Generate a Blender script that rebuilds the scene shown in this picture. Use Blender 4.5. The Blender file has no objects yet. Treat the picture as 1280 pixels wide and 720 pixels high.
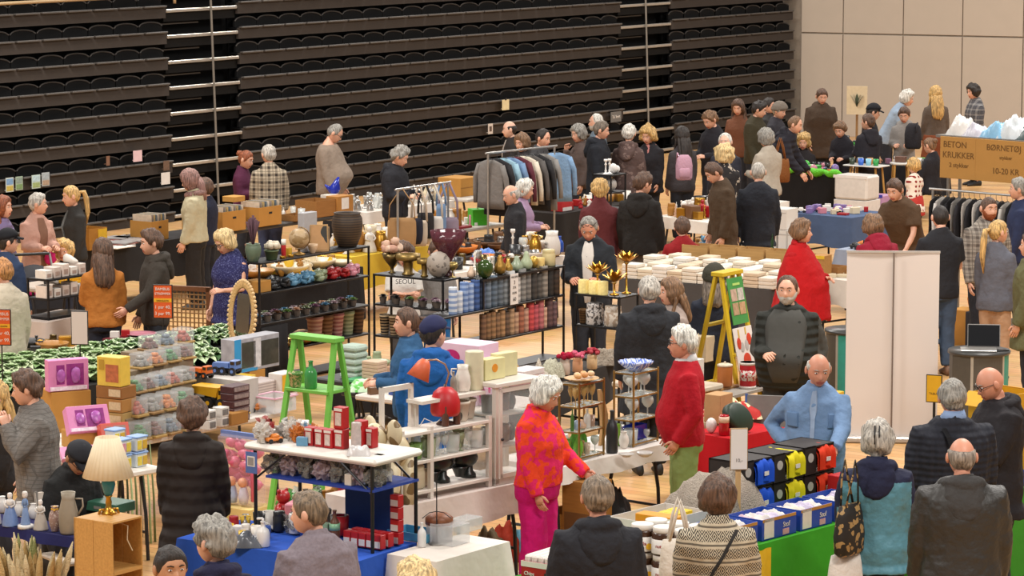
import bpy, math, random
from math import sin, cos, pi, radians as R, sqrt, exp, atan2
from mathutils import Vector as V, Matrix as MX, noise as NZ
random.seed(7)
C = bpy.context.scene.collection
F, EYE, TILT = 4000.0, 5.42, math.atan(534/4000)
def at(px, py, z=0.0):
 """point of the horizontal plane at height z seen at a photo pixel"""
 if isinstance(z, tuple):            # (surface, lift): stands above that spot of the surface, lifted
  p = at(px, py, z[0]); p.z += z[1]; return p
 x, u = (px-640)/F, -(py-360)/F
 d = V((x, cos(TILT)+u*sin(TILT), -sin(TILT)+u*cos(TILT)))
 t = (z-EYE)/d.z
 return V((0, 0, EYE)) + d*t
def sc(px, py, z=0.0):
 """pixels per metre there"""
 p = at(px, py, z)
 return F/(p.y*cos(TILT)+(EYE-p.z)*sin(TILT))
ANG_A = atan2(4000, 2835)          # the direction of the grandstand
ANG_B = ANG_A-pi/2
UA = V((cos(ANG_A), sin(ANG_A), 0)); UB = V((cos(ANG_B), sin(ANG_B), 0))
def lin(c): return c/12.92 if c <= .04045 else ((c+.055)/1.055)**2.4
def col(h):
 h = h.lstrip('#'); return tuple(lin(int(h[i:i+2], 16)/255) for i in (0, 2, 4))
_m = {}
def mat(h, rough=.65, metal=0, var=.13, scale=18, bump=0, bscale=30, pat=None, h2=None, trans=0, alpha=1, emit=0, ps=1.0, sheen=0):
 key = (h, rough, metal, var, scale, bump, bscale, pat, h2, trans, alpha, emit, ps)
 if key in _m: return _m[key]
 m = bpy.data.materials.new('m_'+h.strip('#')+('_'+pat if pat else '')); m.use_nodes = True
 nt = m.node_tree; N = nt.nodes; L = nt.links
 b = N['Principled BSDF']; b.inputs['Roughness'].default_value = rough; b.inputs['Metallic'].default_value = metal
 if rough > .62: b.inputs['Specular IOR Level'].default_value = .25
 c = col(h)
 if trans: b.inputs['Transmission Weight'].default_value = trans
 if alpha < 1: b.inputs['Alpha'].default_value = alpha
 tc = N.new('ShaderNodeTexCoord')
 def math_(op, a, bb=None, cc=None):
  n = N.new('ShaderNodeMath'); n.operation = op
  for i, q in enumerate((a, bb, cc)):
   if q is None: continue
   if isinstance(q, (int, float)): n.inputs[i].default_value = q
   else: L.new(q, n.inputs[i])
  return n.outputs[0]
 def mix(fac, a, bb):
  n = N.new('ShaderNodeMix'); n.data_type = 'RGBA'
  for i, q in ((0, fac), (6, a), (7, bb)):
   if isinstance(q, (int, float)): n.inputs[i].default_value = q
   elif isinstance(q, tuple): n.inputs[i].default_value = (*q, 1)
   else: L.new(q, n.inputs[i])
  return n.outputs[2]
 nz = N.new('ShaderNodeTexNoise'); nz.inputs['Scale'].default_value = scale; nz.inputs['Detail'].default_value = 3
 L.new(tc.outputs['Object'], nz.inputs['Vector'])
 lo = tuple(x*(1-var) for x in c); hi = tuple(min(1, x*(1+var)) for x in c)
 base = mix(nz.outputs['Fac'], lo, hi)
 bumpsrc = None
 if pat:
  c2 = col(h2) if h2 else tuple(x*.4 for x in c)
  sp = N.new('ShaderNodeSeparateXYZ'); L.new(tc.outputs['Object'], sp.inputs[0])
  X, Y, Z = sp.outputs
  def band(co, period, duty, ph=0.0):
   f = math_('FRACT', math_('ADD', math_('DIVIDE', co, period), ph)); return math_('LESS_THAN', f, duty)
  if pat == 'plaid':
   a = band(X, .085*ps, .35); bz = band(Z, .085*ps, .35); d = math_('MULTIPLY', math_('ADD', a, bz), .5)
   base = mix(d, base, c2)
   a2 = band(X, .085*ps, .08, .4); b2 = band(Z, .085*ps, .08, .4)
   base = mix(math_('MULTIPLY', math_('MAXIMUM', a2, b2), .6), base, tuple(x*.5 for x in c2))
  elif pat == 'grid':
   a = band(X, .03*ps, .18); bz = band(Z, .03*ps, .18); base = mix(math_('MULTIPLY', math_('MAXIMUM', a, bz), .45), base, c2)
  elif pat == 'polka':
   fx = math_('SUBTRACT', math_('FRACT', math_('DIVIDE', math_('ADD', X, Y), .07*ps)), .5)
   fz = math_('SUBTRACT', math_('FRACT', math_('DIVIDE', Z, .07*ps)), .5)
   r2 = math_('ADD', math_('MULTIPLY', fx, fx), math_('MULTIPLY', fz, fz)); base = mix(math_('LESS_THAN', r2, .07), base, c2)
  elif pat == 'nordic':
   tri = math_('ABSOLUTE', math_('SUBTRACT', math_('FRACT', math_('DIVIDE', X, .05*ps)), .5))
   zz = math_('FRACT', math_('DIVIDE', Z, .105*ps)); zc = math_('ABSOLUTE', math_('SUBTRACT', zz, .5))
   dia = math_('ADD', math_('MULTIPLY', tri, .75), zc)
   ringm = math_('FRACT', math_('MULTIPLY', dia, 5.2)); f1 = math_('LESS_THAN', ringm, .5)
   inb = math_('LESS_THAN', zc, .30); f1 = math_('MULTIPLY', f1, inb)
   line = math_('GREATER_THAN', zc, .44); base = mix(math_('MAXIMUM', f1, math_('MULTIPLY', line, .8)), base, c2)
  elif pat in ('leopard', 'floral', 'marble', 'spots'):
   vo = N.new('ShaderNodeTexVoronoi'); vo.inputs['Scale'].default_value = {'leopard': 26, 'floral': 14, 'marble': 9, 'spots': 22}[pat]/ps
   wv = N.new('ShaderNodeTexNoise'); wv.inputs['Scale'].default_value = 14/ps; L.new(tc.outputs['Object'], wv.inputs['Vector'])
   mv = N.new('ShaderNodeMix'); mv.data_type = 'VECTOR'; mv.inputs[0].default_value = .12
   L.new(tc.outputs['Object'], mv.inputs[4]); L.new(wv.outputs['Color'], mv.inputs[5]); L.new(mv.outputs[1], vo.inputs['Vector'])
   if pat == 'marble': base = mix(math_('GREATER_THAN', wv.outputs['Fac'], .52), base, c2)
   else: base = mix(math_('LESS_THAN', vo.outputs['Distance'], {'leopard': .42, 'floral': .33, 'spots': .3}[pat]), base, c2)
  elif pat == 'stripe': base = mix(band(Z, .06*ps, .5), base, c2)
  elif pat == 'xstripe': base = mix(band(math_('ADD', X, Y), .03*ps, .5), base, c2)
  elif pat == 'quilt':
   w = math_('SINE', math_('MULTIPLY', Z, 2*pi/(.06*ps))); bumpsrc = w
  elif pat == 'diamond':
   w = math_('MULTIPLY', math_('SINE', math_('MULTIPLY', math_('ADD', X, Z), 2*pi/.09)), math_('SINE', math_('MULTIPLY', math_('SUBTRACT', X, Z), 2*pi/.09))); bumpsrc = w
  elif pat == 'wood':
   mp = N.new('ShaderNodeMapping'); mp.inputs['Scale'].default_value = (2, 22, 22) if ps > 0 else (22, 22, 2)
   L.new(tc.outputs['Object'], mp.inputs[0]); wn = N.new('ShaderNodeTexNoise'); wn.inputs['Scale'].default_value = 2.5; wn.inputs['Detail'].default_value = 5; L.new(mp.outputs[0], wn.inputs['Vector'])
   base = mix(wn.outputs['Fac'], tuple(x*.72 for x in c), c2 if h2 else tuple(min(1, x*1.15) for x in c))
  elif pat == 'hair':
   mp = N.new('ShaderNodeMapping'); mp.inputs['Scale'].default_value = (75, 75, 9); L.new(tc.outputs['Object'], mp.inputs[0]); wn = N.new('ShaderNodeTexNoise'); wn.inputs['Scale'].default_value = 1; wn.inputs['Detail'].default_value = 3; L.new(mp.outputs[0], wn.inputs['Vector'])
   rp = N.new('ShaderNodeMapRange'); rp.inputs[1].default_value = .32; rp.inputs[2].default_value = .68; L.new(wn.outputs['Fac'], rp.inputs[0])
   base = mix(rp.outputs[0], tuple(x*.38 for x in c), tuple(min(1, x*1.45) for x in c)); bumpsrc = wn.outputs['Fac']
  elif pat == 'two':      # lower part h2 below ps
   base = mix(math_('LESS_THAN', Z, ps), base, c2)
 L.new(base, b.inputs['Base Color'])
 if emit: L.new(base, b.inputs['Emission Color']); b.inputs['Emission Strength'].default_value = emit
 if bump or bumpsrc:
  bm = N.new('ShaderNodeBump'); bm.inputs['Strength'].default_value = bump or .8; bm.inputs['Distance'].default_value = .02
  if bumpsrc: L.new(bumpsrc, bm.inputs['Height'])
  else:
   bn = N.new('ShaderNodeTexNoise'); bn.inputs['Scale'].default_value = bscale; bn.inputs['Detail'].default_value = 2
   L.new(tc.outputs['Object'], bn.inputs['Vector']); L.new(bn.outputs['Fac'], bm.inputs['Height'])
  L.new(bm.outputs[0], b.inputs['Normal'])
 _m[key] = m
 return m
def glass(h='e8f0ee', alpha=.28, rough=.08): return mat(h, rough, 0, .03, 4, alpha=alpha)
class MB:
 def __init__(s): s.v = []; s.f = []; s.m = []; s.mi = 0
 def use(s, i): s.mi = i; return s
 def add(s, vs, fs, M=None):
  o = len(s.v)
  s.v += [tuple(M @ V(p)) if M is not None else tuple(p) for p in vs]
  s.f += [tuple(i+o for i in f) for f in fs]; s.m += [s.mi]*len(fs); return s
 def box(s, c, size, rz=0, M=None, taper=1.0, bev=0.0):
  x, y, z = (q/2 for q in size); t = taper; b = min(bev, x*.9, y*.9, z*.9)
  if b <= 0:
   vs = [(-x, -y, -z), (x, -y, -z), (x, y, -z), (-x, y, -z), (-x*t, -y*t, z), (x*t, -y*t, z), (x*t, y*t, z), (-x*t, y*t, z)]
   fs = [(0, 3, 2, 1), (4, 5, 6, 7), (0, 1, 5, 4), (1, 2, 6, 5), (2, 3, 7, 6), (3, 0, 4, 7)]
  else:
   vs = []; fs = []
   lv = [(-z, x-b, y-b), (-z+b, x, y), (z-b, x*t, y*t), (z, x*t-b, y*t-b)]
   for (zz, xx, yy) in lv:
    q = b*.999 if abs(xx-x) < 1e-9 or abs(xx-x*t) < 1e-9 else 0
    vs += [(-xx+q, -yy, zz), (xx-q, -yy, zz), (xx, -yy+q, zz), (xx, yy-q, zz), (xx-q, yy, zz), (-xx+q, yy, zz), (-xx, yy-q, zz), (-xx, -yy+q, zz)]
   for k in range(3):
    for i in range(8): fs.append((k*8+i, k*8+(i+1) % 8, k*8+8+(i+1) % 8, k*8+8+i))
   fs.append(tuple(range(7, -1, -1))); fs.append(tuple(range(24, 32)))
  T = MX.Translation(c) @ MX.Rotation(rz, 4, 'Z')
  return s.add(vs, fs, (M @ T) if M is not None else T)
 def lathe(s, prof, n=14, M=None, wob=None, sx=1, sy=1):
  vs = []; fs = []
  for (r, z) in prof:
   for i in range(n):
    a = 2*pi*i/n; rr = r*(wob(a, z) if wob else 1); vs.append((rr*cos(a)*sx, rr*sin(a)*sy, z))
  k = len(prof)
  for j in range(k-1):
   for i in range(n): fs.append((j*n+i, j*n+(i+1) % n, j*n+n+(i+1) % n, j*n+n+i))
  if prof[0][0] > 1e-5: fs.append(tuple(range(n-1, -1, -1)))
  if prof[-1][0] > 1e-5: fs.append(tuple(range((k-1)*n, k*n)))
  return s.add(vs, fs, M)
 def loft(s, rings, cap=True, M=None, closed=True):
  n = len(rings[0]); vs = [p for r in rings for p in r]; fs = []
  for j in range(len(rings)-1):
   for i in range(n if closed else n-1): fs.append((j*n+i, j*n+(i+1) % n, j*n+n+(i+1) % n, j*n+n+i))
  if cap: fs.append(tuple(range(n-1, -1, -1))); fs.append(tuple(range((len(rings)-1)*n, len(rings)*n)))
  return s.add(vs, fs, M)
 def tube(s, pts, rad, n=8, flat=1.0, cap=True, M=None):
  pts = [V(p) for p in pts]; rad = rad if isinstance(rad, (list, tuple)) else [rad]*len(pts)
  t0 = (pts[1]-pts[0]).normalized(); up = V((0, 0, 1)) if abs(t0.z) < .9 else V((0, 1, 0))
  nx = t0.cross(up).normalized(); rings = []
  for i, p in enumerate(pts):
   t = (pts[min(i+1, len(pts)-1)]-pts[max(i-1, 0)]).normalized()
   nx = (nx-t*nx.dot(t)).normalized(); ny = t.cross(nx)
   rings.append([tuple(p+nx*(rad[i]*cos(2*pi*k/n))+ny*(rad[i]*flat*sin(2*pi*k/n))) for k in range(n)])
  return s.loft(rings, cap, M)
 def ball(s, c, r, n=12, m=8, M=None, rough=0, seed=0):
  rx, ry, rz = r if isinstance(r, (tuple, list)) else (r, r, r); vs = [(c[0], c[1], c[2]-rz)]; fs = []
  for j in range(1, m):
   e = -pi/2+pi*j/m
   for i in range(n):
    a = 2*pi*i/n; d = V((cos(a)*cos(e), sin(a)*cos(e), sin(e))); q = 1+(rough*NZ.noise(d*2.3+V((seed, seed*.7, 1))) if rough else 0)
    vs.append((c[0]+rx*d.x*q, c[1]+ry*d.y*q, c[2]+rz*d.z*q))
  vs.append((c[0], c[1], c[2]+rz))
  for i in range(n): fs.append((0, 1+(i+1) % n, 1+i))
  for j in range(m-2):
   for i in range(n): fs.append((1+j*n+i, 1+j*n+(i+1) % n, 1+j*n+n+(i+1) % n, 1+j*n+n+i))
  b = 1+(m-2)*n
  for i in range(n): fs.append((b+i, b+(i+1) % n, len(vs)-1))
  return s.add(vs, fs, M)
 def grid(s, fn, nu, nv, M=None):
  vs = [fn(i/nu, j/nv) for j in range(nv+1) for i in range(nu+1)]; w = nu+1
  return s.add(vs, [(j*w+i, j*w+i+1, j*w+w+i+1, j*w+w+i) for j in range(nv) for i in range(nu)], M)
 def build(s, name, mats, parent=None, smooth=False, loc=None, rz=0):
  me = bpy.data.meshes.new(name); me.from_pydata(s.v, [], s.f); me.validate()
  mats = mats if isinstance(mats, (list, tuple)) else [mats]
  for m in mats: me.materials.append(m)
  if len(mats) > 1 and len(me.polygons) == len(s.m): me.polygons.foreach_set('material_index', s.m)
  if smooth: me.polygons.foreach_set('use_smooth', [True]*len(me.polygons))
  me.update()
  o = bpy.data.objects.new(name, me); C.objects.link(o)
  if parent is not None: o.parent = parent
  if loc is not None: o.location = loc
  o.rotation_euler.z = rz
  return o
def tag(o, label=None, cat=None, group=None, kind=None):
 if label: o['label'] = label
 if cat: o['category'] = cat
 if group: o['group'] = group
 if kind: o['kind'] = kind
 return o
def thing(name, label, cat, loc=(0, 0, 0), rz=0, group=None):
 o = bpy.data.objects.new(name, None); C.objects.link(o); o.location = loc; o.rotation_euler.z = rz; o.empty_display_size = .1
 return tag(o, label, cat, group)
_kids = {}
def dup(root, loc, rz=0, label=None, group=None, s=None, mats=None):
 if root.name not in _kids:
  _kids[root.name] = [(k, list(k.children)) for k in root.children]
 r = root.copy(); C.objects.link(r); r.location = loc; r.rotation_euler = (0, 0, rz)
 if s: r.scale = s if isinstance(s, (tuple, list)) else (s, s, s)
 if label: r['label'] = label
 if group: r['group'] = group
 for k, g in _kids[root.name]:
  c = k.copy(); C.objects.link(c); c.parent = r
  for q in g:
   d = q.copy(); C.objects.link(d); d.parent = c
 return r
def text(s, size, m, parent, M, name='lettering', depth=.002, align='CENTER', bold=0.0):
 """flat lettering standing in its local XZ plane (facing -Y), placed by matrix M"""
 cu = bpy.data.curves.new(name, 'FONT'); cu.body = s; cu.size = size; cu.align_x = align; cu.extrude = depth; cu.offset = bold
 tmp = bpy.data.objects.new(name, cu); C.objects.link(tmp)
 dg = bpy.context.evaluated_depsgraph_get(); me = bpy.data.meshes.new_from_object(tmp.evaluated_get(dg)); bpy.data.objects.remove(tmp)
 me.transform(M @ MX.Rotation(pi/2, 4, 'X')); me.materials.clear(); me.materials.append(m)
 o = bpy.data.objects.new(name, me); C.objects.link(o); o.parent = parent
 return o
_batch = []
def remesh(o, vox, smooth=4, wr=0.0, wscale=.14, post=None, fine=0.0):
 m = o.modifiers.new('r', 'REMESH'); m.mode = 'VOXEL'; m.voxel_size = vox; m.use_smooth_shade = True
 if smooth: q = o.modifiers.new('s', 'SMOOTH'); q.iterations = smooth; q.factor = .5
 for st, ss, nm in ((wr, wscale, 'wrinkle'), (fine, .03, 'fine')):
  if st:
   k = nm+str(ss); tx = bpy.data.textures.get(k)
   if tx is None: tx = bpy.data.textures.new(k, 'CLOUDS'); tx.noise_scale = ss; tx.noise_depth = 2
   d = o.modifiers.new('d', 'DISPLACE'); d.texture = tx; d.strength = st; d.mid_level = .5; d.texture_coords = 'LOCAL'
 _batch.append((o, post))
def flush():
 dg = bpy.context.evaluated_depsgraph_get(); out = []
 for o, post in _batch: out.append((o, post, bpy.data.meshes.new_from_object(o.evaluated_get(dg))))
 for o, post, me in out:
  old = o.data; me.name = old.name
  me.materials.clear()
  for m in old.materials: me.materials.append(m)
  o.modifiers.clear(); o.data = me; bpy.data.meshes.remove(old)
  if post: me.polygons.foreach_set('material_index', [post(p.center) for p in me.polygons])
 _batch.clear()
import bmesh
POSE = dict(down=(6, 9, 14, 4), bent=(12, 10, 80, 25), reach=(48, 8, 22, 8), low=(28, 8, 28, 10), pocket=(-10, 17, 42, 16), cross=(22, 6, 98, 62),
   chin=(40, 4, 128, 25), hip=(-18, 38, 78, 55), phone=(25, 6, 105, 30), out=(30, 45, 30, -10), fwd=(70, 8, 15, 8), lap=(20, 12, 62, 30), back=(-25, 10, 10, 0))
SKIN = dict(l='dba58a', p='e3b39a', r='cf8f74', t='b98562', d='8f5f45')
HAIRC = dict(grey='8f8a82', white='d5d0c6', lgrey='b3aca2', dark='2b221d', brown='5a4030', lbrown='7d5d42', blond='c7a063', lblond='d8bb86', ginger='b07a48', red='8a4b2c', dgrey='6f6255')
_AZ = [pi*(1 if t >= 0 else -1)*abs(t)**1.3 for t in [(-17+i)/17.0 for i in range(34)]]
_EL = [-pi/2+pi*j/26 for j in range(27)]
def head_pt(az, el, off=0.0, fem=False):
 d = V((sin(az)*cos(el), -cos(az)*cos(el), sin(el))); x, y, z = .076*d.x, .096*d.y, .118*d.z
 if z < 0:
  t = -z/.118; x *= 1-(.30 if fem else .22)*t**1.4
  if y > 0: y *= 1-.5*t
  else: y *= 1+.22*t
 if y < -.078: y = -.078+(y+.078)*.55
 if d.y < 0:
  w = exp(-(x/.0135)**2); pz = max(0, min(1, (.012-z)/.045)) if z > -.034 else max(0, 1-(-.034-z)/.012)
  y -= .026*w*pz
  y += .010*exp(-((abs(x)-.032)/.016)**2-((z-.010)/.013)**2)
  y -= .006*exp(-((z-.034)/.011)**2-(x/.055)**2)
  y -= .007*exp(-((z+.066)/.011)**2-(x/.024)**2)
  y -= .010*exp(-((z+.100)/.016)**2-(x/.026)**2)
 p = V((x, y, z))
 if off: p += d*off
 return p
def _line(tab, a):
 for (a0, v0), (a1, v1) in zip(tab, tab[1:]):
  if a <= a1: return v0+(v1-v0)*(a-a0)/(a1-a0)
 return tab[-1][1]
HL = {'n': [(0, .066), (35, .06), (55, .035), (72, -.012), (84, -.018), (92, .012), (108, -.03), (130, -.065), (180, -.085)],
      'recede': [(0, .098), (35, .094), (55, .06), (72, -.008), (84, -.015), (92, .012), (108, -.03), (130, -.065), (180, -.08)],
      'bald': [(0, .3), (50, .3), (66, .05), (74, .0), (92, .012), (108, -.03), (130, -.065), (180, -.08)],
      'long': [(0, .066), (30, .06), (48, .03), (60, -.06), (80, -.11), (180, -.118)],
      'bob': [(0, .06), (30, .055), (48, .02), (60, -.05), (80, -.07), (110, -.09), (180, -.1)],
      'wrap': [(0, .06), (30, .05), (45, .0), (58, -.08), (70, -.12), (180, -.12)],
      'cap': [(0, .046), (60, .042), (90, .03), (180, .0)], 'beanie': [(0, .036), (60, .02), (90, -.01), (180, -.04)],
      'kid': [(0, .062), (40, .05), (60, .02), (80, -.03), (110, -.05), (180, -.08)]}
STY = dict(short=('n', .016, .006), buzz=('n', .005, .001), thick=('n', .026, .011), fluffy=('n', .034, .015), curly=('bob', .042, .016), bob=('bob', .028, .010), recede=('recede', .012, .003), bald=('bald', .009, .003),
           long=('long', .022, .005), tail=('n', .012, .003), bun=('n', .012, .003), wrap=('wrap', .03, .004), cap=('cap', .030, 0), beanie=('beanie', .034, .003), kid=('kid', .026, .01))
def shell(mb, sty, T, seed=0, nz=None):
 hl, th, no = STY[sty]; tab = HL[hl]; rows = []
 for e in _EL:
  row = []
  for a in _AZ:
   p = head_pt(a, e); z = .118*sin(e); ad = abs(math.degrees(a)); d = z-_line(tab, ad)
   if sty == 'bald' and z > .052-.02*(ad > 140): d = min(d, .052-z)
   k = max(-.4, min(1, d/.022)); t = th*k*(1.15 if z > .05 else 1)
   if k > 0 and no: t += no*k*(NZ.noise(V((p.x*55+seed, p.y*55, p.z*16)))*1.6+NZ.noise(V((p.x*24+seed, p.y*24, p.z*20)))*1.6)
   row.append(tuple(T @ head_pt(a, e, t)))
  rows.append(row)
 mb.loft(rows)
def hand(mb, w, d, palm, side, curl, s):
 """five-fingered hand from the wrist w along d; palm = direction the palm faces"""
 d = d.normalized(); palm = (palm-d*palm.dot(d)).normalized(); ac = d.cross(palm)*side      # ac points to the thumb side
 mb.loft([[tuple(w+d*t*s+ac*(hw*cos(q)*s)+palm*(hh*sin(q)*s)) for q in [2*pi*k/8 for k in range(8)]] for t, hw, hh in ((-.03, .024, .018), (.01, .03, .017), (.05, .041, .015), (.088, .04, .012))])
 for k, (o, ln) in enumerate(((.030, .072), (.010, .08), (-.010, .075), (-.029, .058))):
  p = w+(d*.080+ac*o)*s; pts = [p]; a = curl*.45+.1
  for seg in (.45, .32, .23):
   dd = d*cos(a)+palm*sin(a); p = p+dd*(ln*seg*s); pts.append(p); a += curl*.55
  mb.tube(pts, [.0095*s, .009*s, .008*s, .006*s], 6)
 p = w+(d*.02+ac*.028)*s; dd = (d*.75+ac*.62+palm*.3).normalized(); p2 = p+dd*.038*s; d3 = (d*.92+ac*.2+palm*(.25+.3*curl)).normalized()
 mb.tube([p-ac*.01*s, p2, p2+d3*.028*s, p2+d3*.048*s], [.0125*s, .011*s, .0095*s, .007*s], 6)
TORSO = {'m': [(.78, .165, .112, .004), (.88, .176, .122, .006), (1.0, .166, .115, 0), (1.14, .176, .12, -.004), (1.27, .192, .126, 0), (1.37, .186, .112, .008), (1.43, .142, .092, .014), (1.475, .10, .076, .016), (1.515, .064, .064, .008)],
         'f': [(.78, .172, .115, .008), (.88, .184, .126, .008), (1.0, .155, .108, 0), (1.12, .152, .108, -.004), (1.25, .17, .132, -.014), (1.36, .164, .108, .006), (1.425, .122, .085, .012), (1.47, .088, .068, .014), (1.515, .056, .058, .006)]}
HOLD = {}
def person(px, py, h, f, label, top='3a3a3a', bot='2a2c33', hair=('short', 'brown'), skin='l', sex='m', bw=1.0, belly=0.0, lean=0.0, yaw=0.0, pitch=0.0, tilt=0.0,
           al='down', ar='down', hem=.80, thick=.024, collar='stand', hood=None, sleeve='long', inner=None, inner_w=.05, glasses=False, beard=None, hat=None,
           sit=None, step=0.0, topk=None, botk=None, shoes='22201f', post=None, mats2=(), scarf=None, skirt=None, wide=1.0, up=0.0, cuff=None, zipper=None, group=None, pockets=None, feet=True, shirt_collar=None, cape=None, clip=False, strap=None):
 topk = dict(topk or {}); botk = dict(botk or {}); k = sc(px, py, min(h, 1.6)); vox = max(.0105, min(.022, 1.9/k))
 hs = .80+.20*(h/1.75); u = (h-.233*hs)/1.517 if not sit else .96; tz = 0.0
 if sit: u = sit[1] if isinstance(sit, tuple) else .97; tz = (sit[0] if isinstance(sit, tuple) else .50)-.90*u+.08
 HZ = .92*u+tz; la = R(lean)
 def full(p): q = V((p[0], p[1], p[2]-HZ)); return V((q.x, q.y*cos(la)-q.z*sin(la), q.z*cos(la)+q.y*sin(la)+HZ))
 def bend(p):
  t = max(0, min(1, (p[2]-HZ+.06)/.16)); q = full(p); return V(p).lerp(q, t)
 tb = TORSO[sex]
 def ringz(z, t, n=16, zz=None, belly_=True, flare=0.0):
  zu = z
  for (a, b) in zip(tb, tb[1:]):
   if zu <= b[0]: break
  q = max(0, min(1, (zu-a[0])/(b[0]-a[0]))); rx, ry, yo = (a[i]+(b[i]-a[i])*q for i in (1, 2, 3))
  bl = belly*exp(-((zu-1.04)/.15)**2) if belly_ else 0
  w = bw if zu < 1.42 else 1+(bw-1)*.4
  rx = rx*w*u+t+bl*.35; ry = ry*(1+(w-1)*1.1)*u+t+bl*.5; yo = yo*u-bl*.5
  return [V((rx*(abs(cos(x))**.85)*(1 if cos(x) >= 0 else -1), yo+ry*(abs(sin(x))**.9)*(1 if sin(x) >= 0 else -1), (zz if zz is not None else zu)*u+tz)) for x in [2*pi*i/n for i in range(n)]]
 def torso_rings(t, z0, z1, tt=None):
  zs = []
  z = z0
  if z0 < .78:
   nlow = max(2, int((.78-z0)/.1)+1)
   for i in range(nlow):
    zz = z0+(.78-z0)*i/nlow; rr = ringz(.8, t+.02+.035*(.78-zz)/.3, zz=zz); zs.append(rr)
   z = .78
  m = max(2, int((z1-z)/.06)+1)
  for i in range(m+1): zs.append(ringz(z+(z1-z)*i/m, t))
  return [[tuple(bend(p)) for p in r] for r in zs]
 # joints
 J = {}
 for sd, pose in ((-1, al), (1, ar)):        # -1 = own left when facing -Y is +X; keep sd as the sign of local x
  a, b, fl, inw = POSE[pose] if isinstance(pose, str) else pose
  a, b, fl, inw = R(a), R(b), R(fl), R(inw)
  S = V((sd*(.168 if sex == 'm' else .148)*bw*u, .012*u, 1.378*u+tz))
  d1 = V((sd*sin(b), -sin(a)*cos(b), -cos(a)*cos(b))); b2 = b*.5-inw
  d2 = V((sd*sin(b2), -sin(a+fl)*cos(b2), -cos(a+fl)*cos(b2)))
  E = S+d1*.285*u; W = E+d2*.25*u
  J[sd] = (S, E, W, d1, d2)
 def arm_pts(sd): S, E, W, d1, d2 = J[sd]; return S, E, W, d1, d2
 root = thing('person', label, 'person', group=group)
 def legs(mb, t, zlow, flare=1.0, pel=True):
  for sd in (-1, 1):
   st = step*sd
   Hp = V((sd*.085*u*bw, .006, .86*u+tz))
   if sit: K = Hp+V((sd*.05, -.42*u, .0)); A = V((K.x, K.y-.0+.04, .09))
   else: K = V((sd*.09*u, -.012-st*.5-(.06 if st > 0 else 0), .48*u)); A = V((sd*.088*u, .02-st, .085*u))
   r0, r1, r2 = .092*u*(1+(bw-1)*.8)+t, (.062*u+t)*(1+(flare-1)*.6), (.044*u+t)*flare
   end = K.lerp(A, zlow) if zlow < 1 else A+(A-K).normalized()*.03
   mb.tube([Hp+V((0, 0, .04)), Hp.lerp(K, .35), K, K.lerp(end, .5), end], [r0*.95, r0*.95, r1, (r1+r2)*.5+.006, r2], 10)
   J['k', sd] = K; J['a', sd] = A
  if pel: mb.loft([[tuple(bend(p)) for p in ringz(zz, t)] for zz in (.79, .84, .9, .97, 1.0)])
 # body -------------------------------------------------------------------------------------------------
 sk = mat(SKIN.get(skin, skin), .5, 0, .07, 30)
 b = MB(); bt = -.014
 b.loft(torso_rings(bt, .80, 1.50)); legs(b, -.012, 1)
 for sd in (-1, 1):
  S, E, W, d1, d2 = arm_pts(sd); c = V((sd*.09, .012, 1.35*u+tz))
  b.tube([full(p) for p in (c, S, S.lerp(E, .5), E, E.lerp(W, .4), W)], [.05*u, .05*u, .043*u, .037*u, .038*u, .027*u], 8)
 nk = full(V((0, .016*u, 1.44*u+tz))); NB = V((0, .0, 1.517*u+tz))
 yw, pt = R(yaw), R(pitch)
 HT = MX.Translation(full(NB)) @ MX.Rotation(yw, 4, 'Z') @ MX.Rotation(R(lean)*.55+pt, 4, 'X') @ MX.Rotation(R(tilt), 4, 'Y') @ MX.Translation(V((0, -.018*hs, .115*hs))) @ MX.Diagonal((hs*1.12, hs*1.07, hs*1.04, 1))
 hb = HT @ V((0, .025, -.06)); b.tube([nk, nk.lerp(hb, .5), hb], [.055*u*(1.08 if sex == 'm' else .9), .052*u*(1.05 if sex == 'm' else .86), .05*u], 10)
 bo = b.build('body', [sk, mat('a8584c', .5), mat('e8e2da', .35), mat('241a15', .4), mat(HAIRC.get(hair[1], hair[1]), .8)], root)
 # head and hands, welded into the same mesh after remeshing
 hm = MB(); rows = [[tuple(HT @ head_pt(a, e, fem=sex == 'f')) for a in _AZ] for e in _EL]; n0 = len(hm.f); hm.loft(rows)
 nA = len(_AZ)
 for j in range(26):
  for i in range(nA):
   p = head_pt((_AZ[i]+_AZ[(i+1) % nA])/2 if i < nA-1 else pi, (_EL[j]+_EL[j+1])/2)
   if -.075 < p.z < -.058 and abs(p.x) < .024 and p.y < 0: hm.m[n0+j*nA+i] = 1
 for sd in (-1, 1):
  hm.use(2).ball((sd*.031, -.0785, .010), (.0115, .0075, .005), 8, 5, HT); hm.use(3).ball((sd*.031, -.0845, .010), (.0056, .004, .0052), 8, 5, HT)
  hm.use(4).tube([HT @ V((sd*x, y, z)) for x, y, z in ((.014, -.090, .030), (.03, -.089, .036), (.047, -.076, .032))], [.003*hs, .0042*hs, .002*hs], 5)
  hm.use(0).ball((sd*.081, .008, .0), (.013, .021, .033), 8, 6, HT)
  S, E, W, d1, d2 = arm_pts(sd); rot = full(W+d2)-full(W); pose = al if sd < 0 else ar
  inward = V((-sd, -.2, .0)) if pose in ('down', 'pocket', 'back', 'low') else V((-sd*.6, 0, -.8))
  hand(hm, full(W), rot, inward, -sd*1.0, .75 if pose in ('bent', 'phone', 'cross', 'lap', 'chin') else .45, u)
 J['head'] = HT; J['full'] = full
 HOLD[bo.name] = hm
 remesh(bo, max(.014, vox*1.25), 3)
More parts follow.
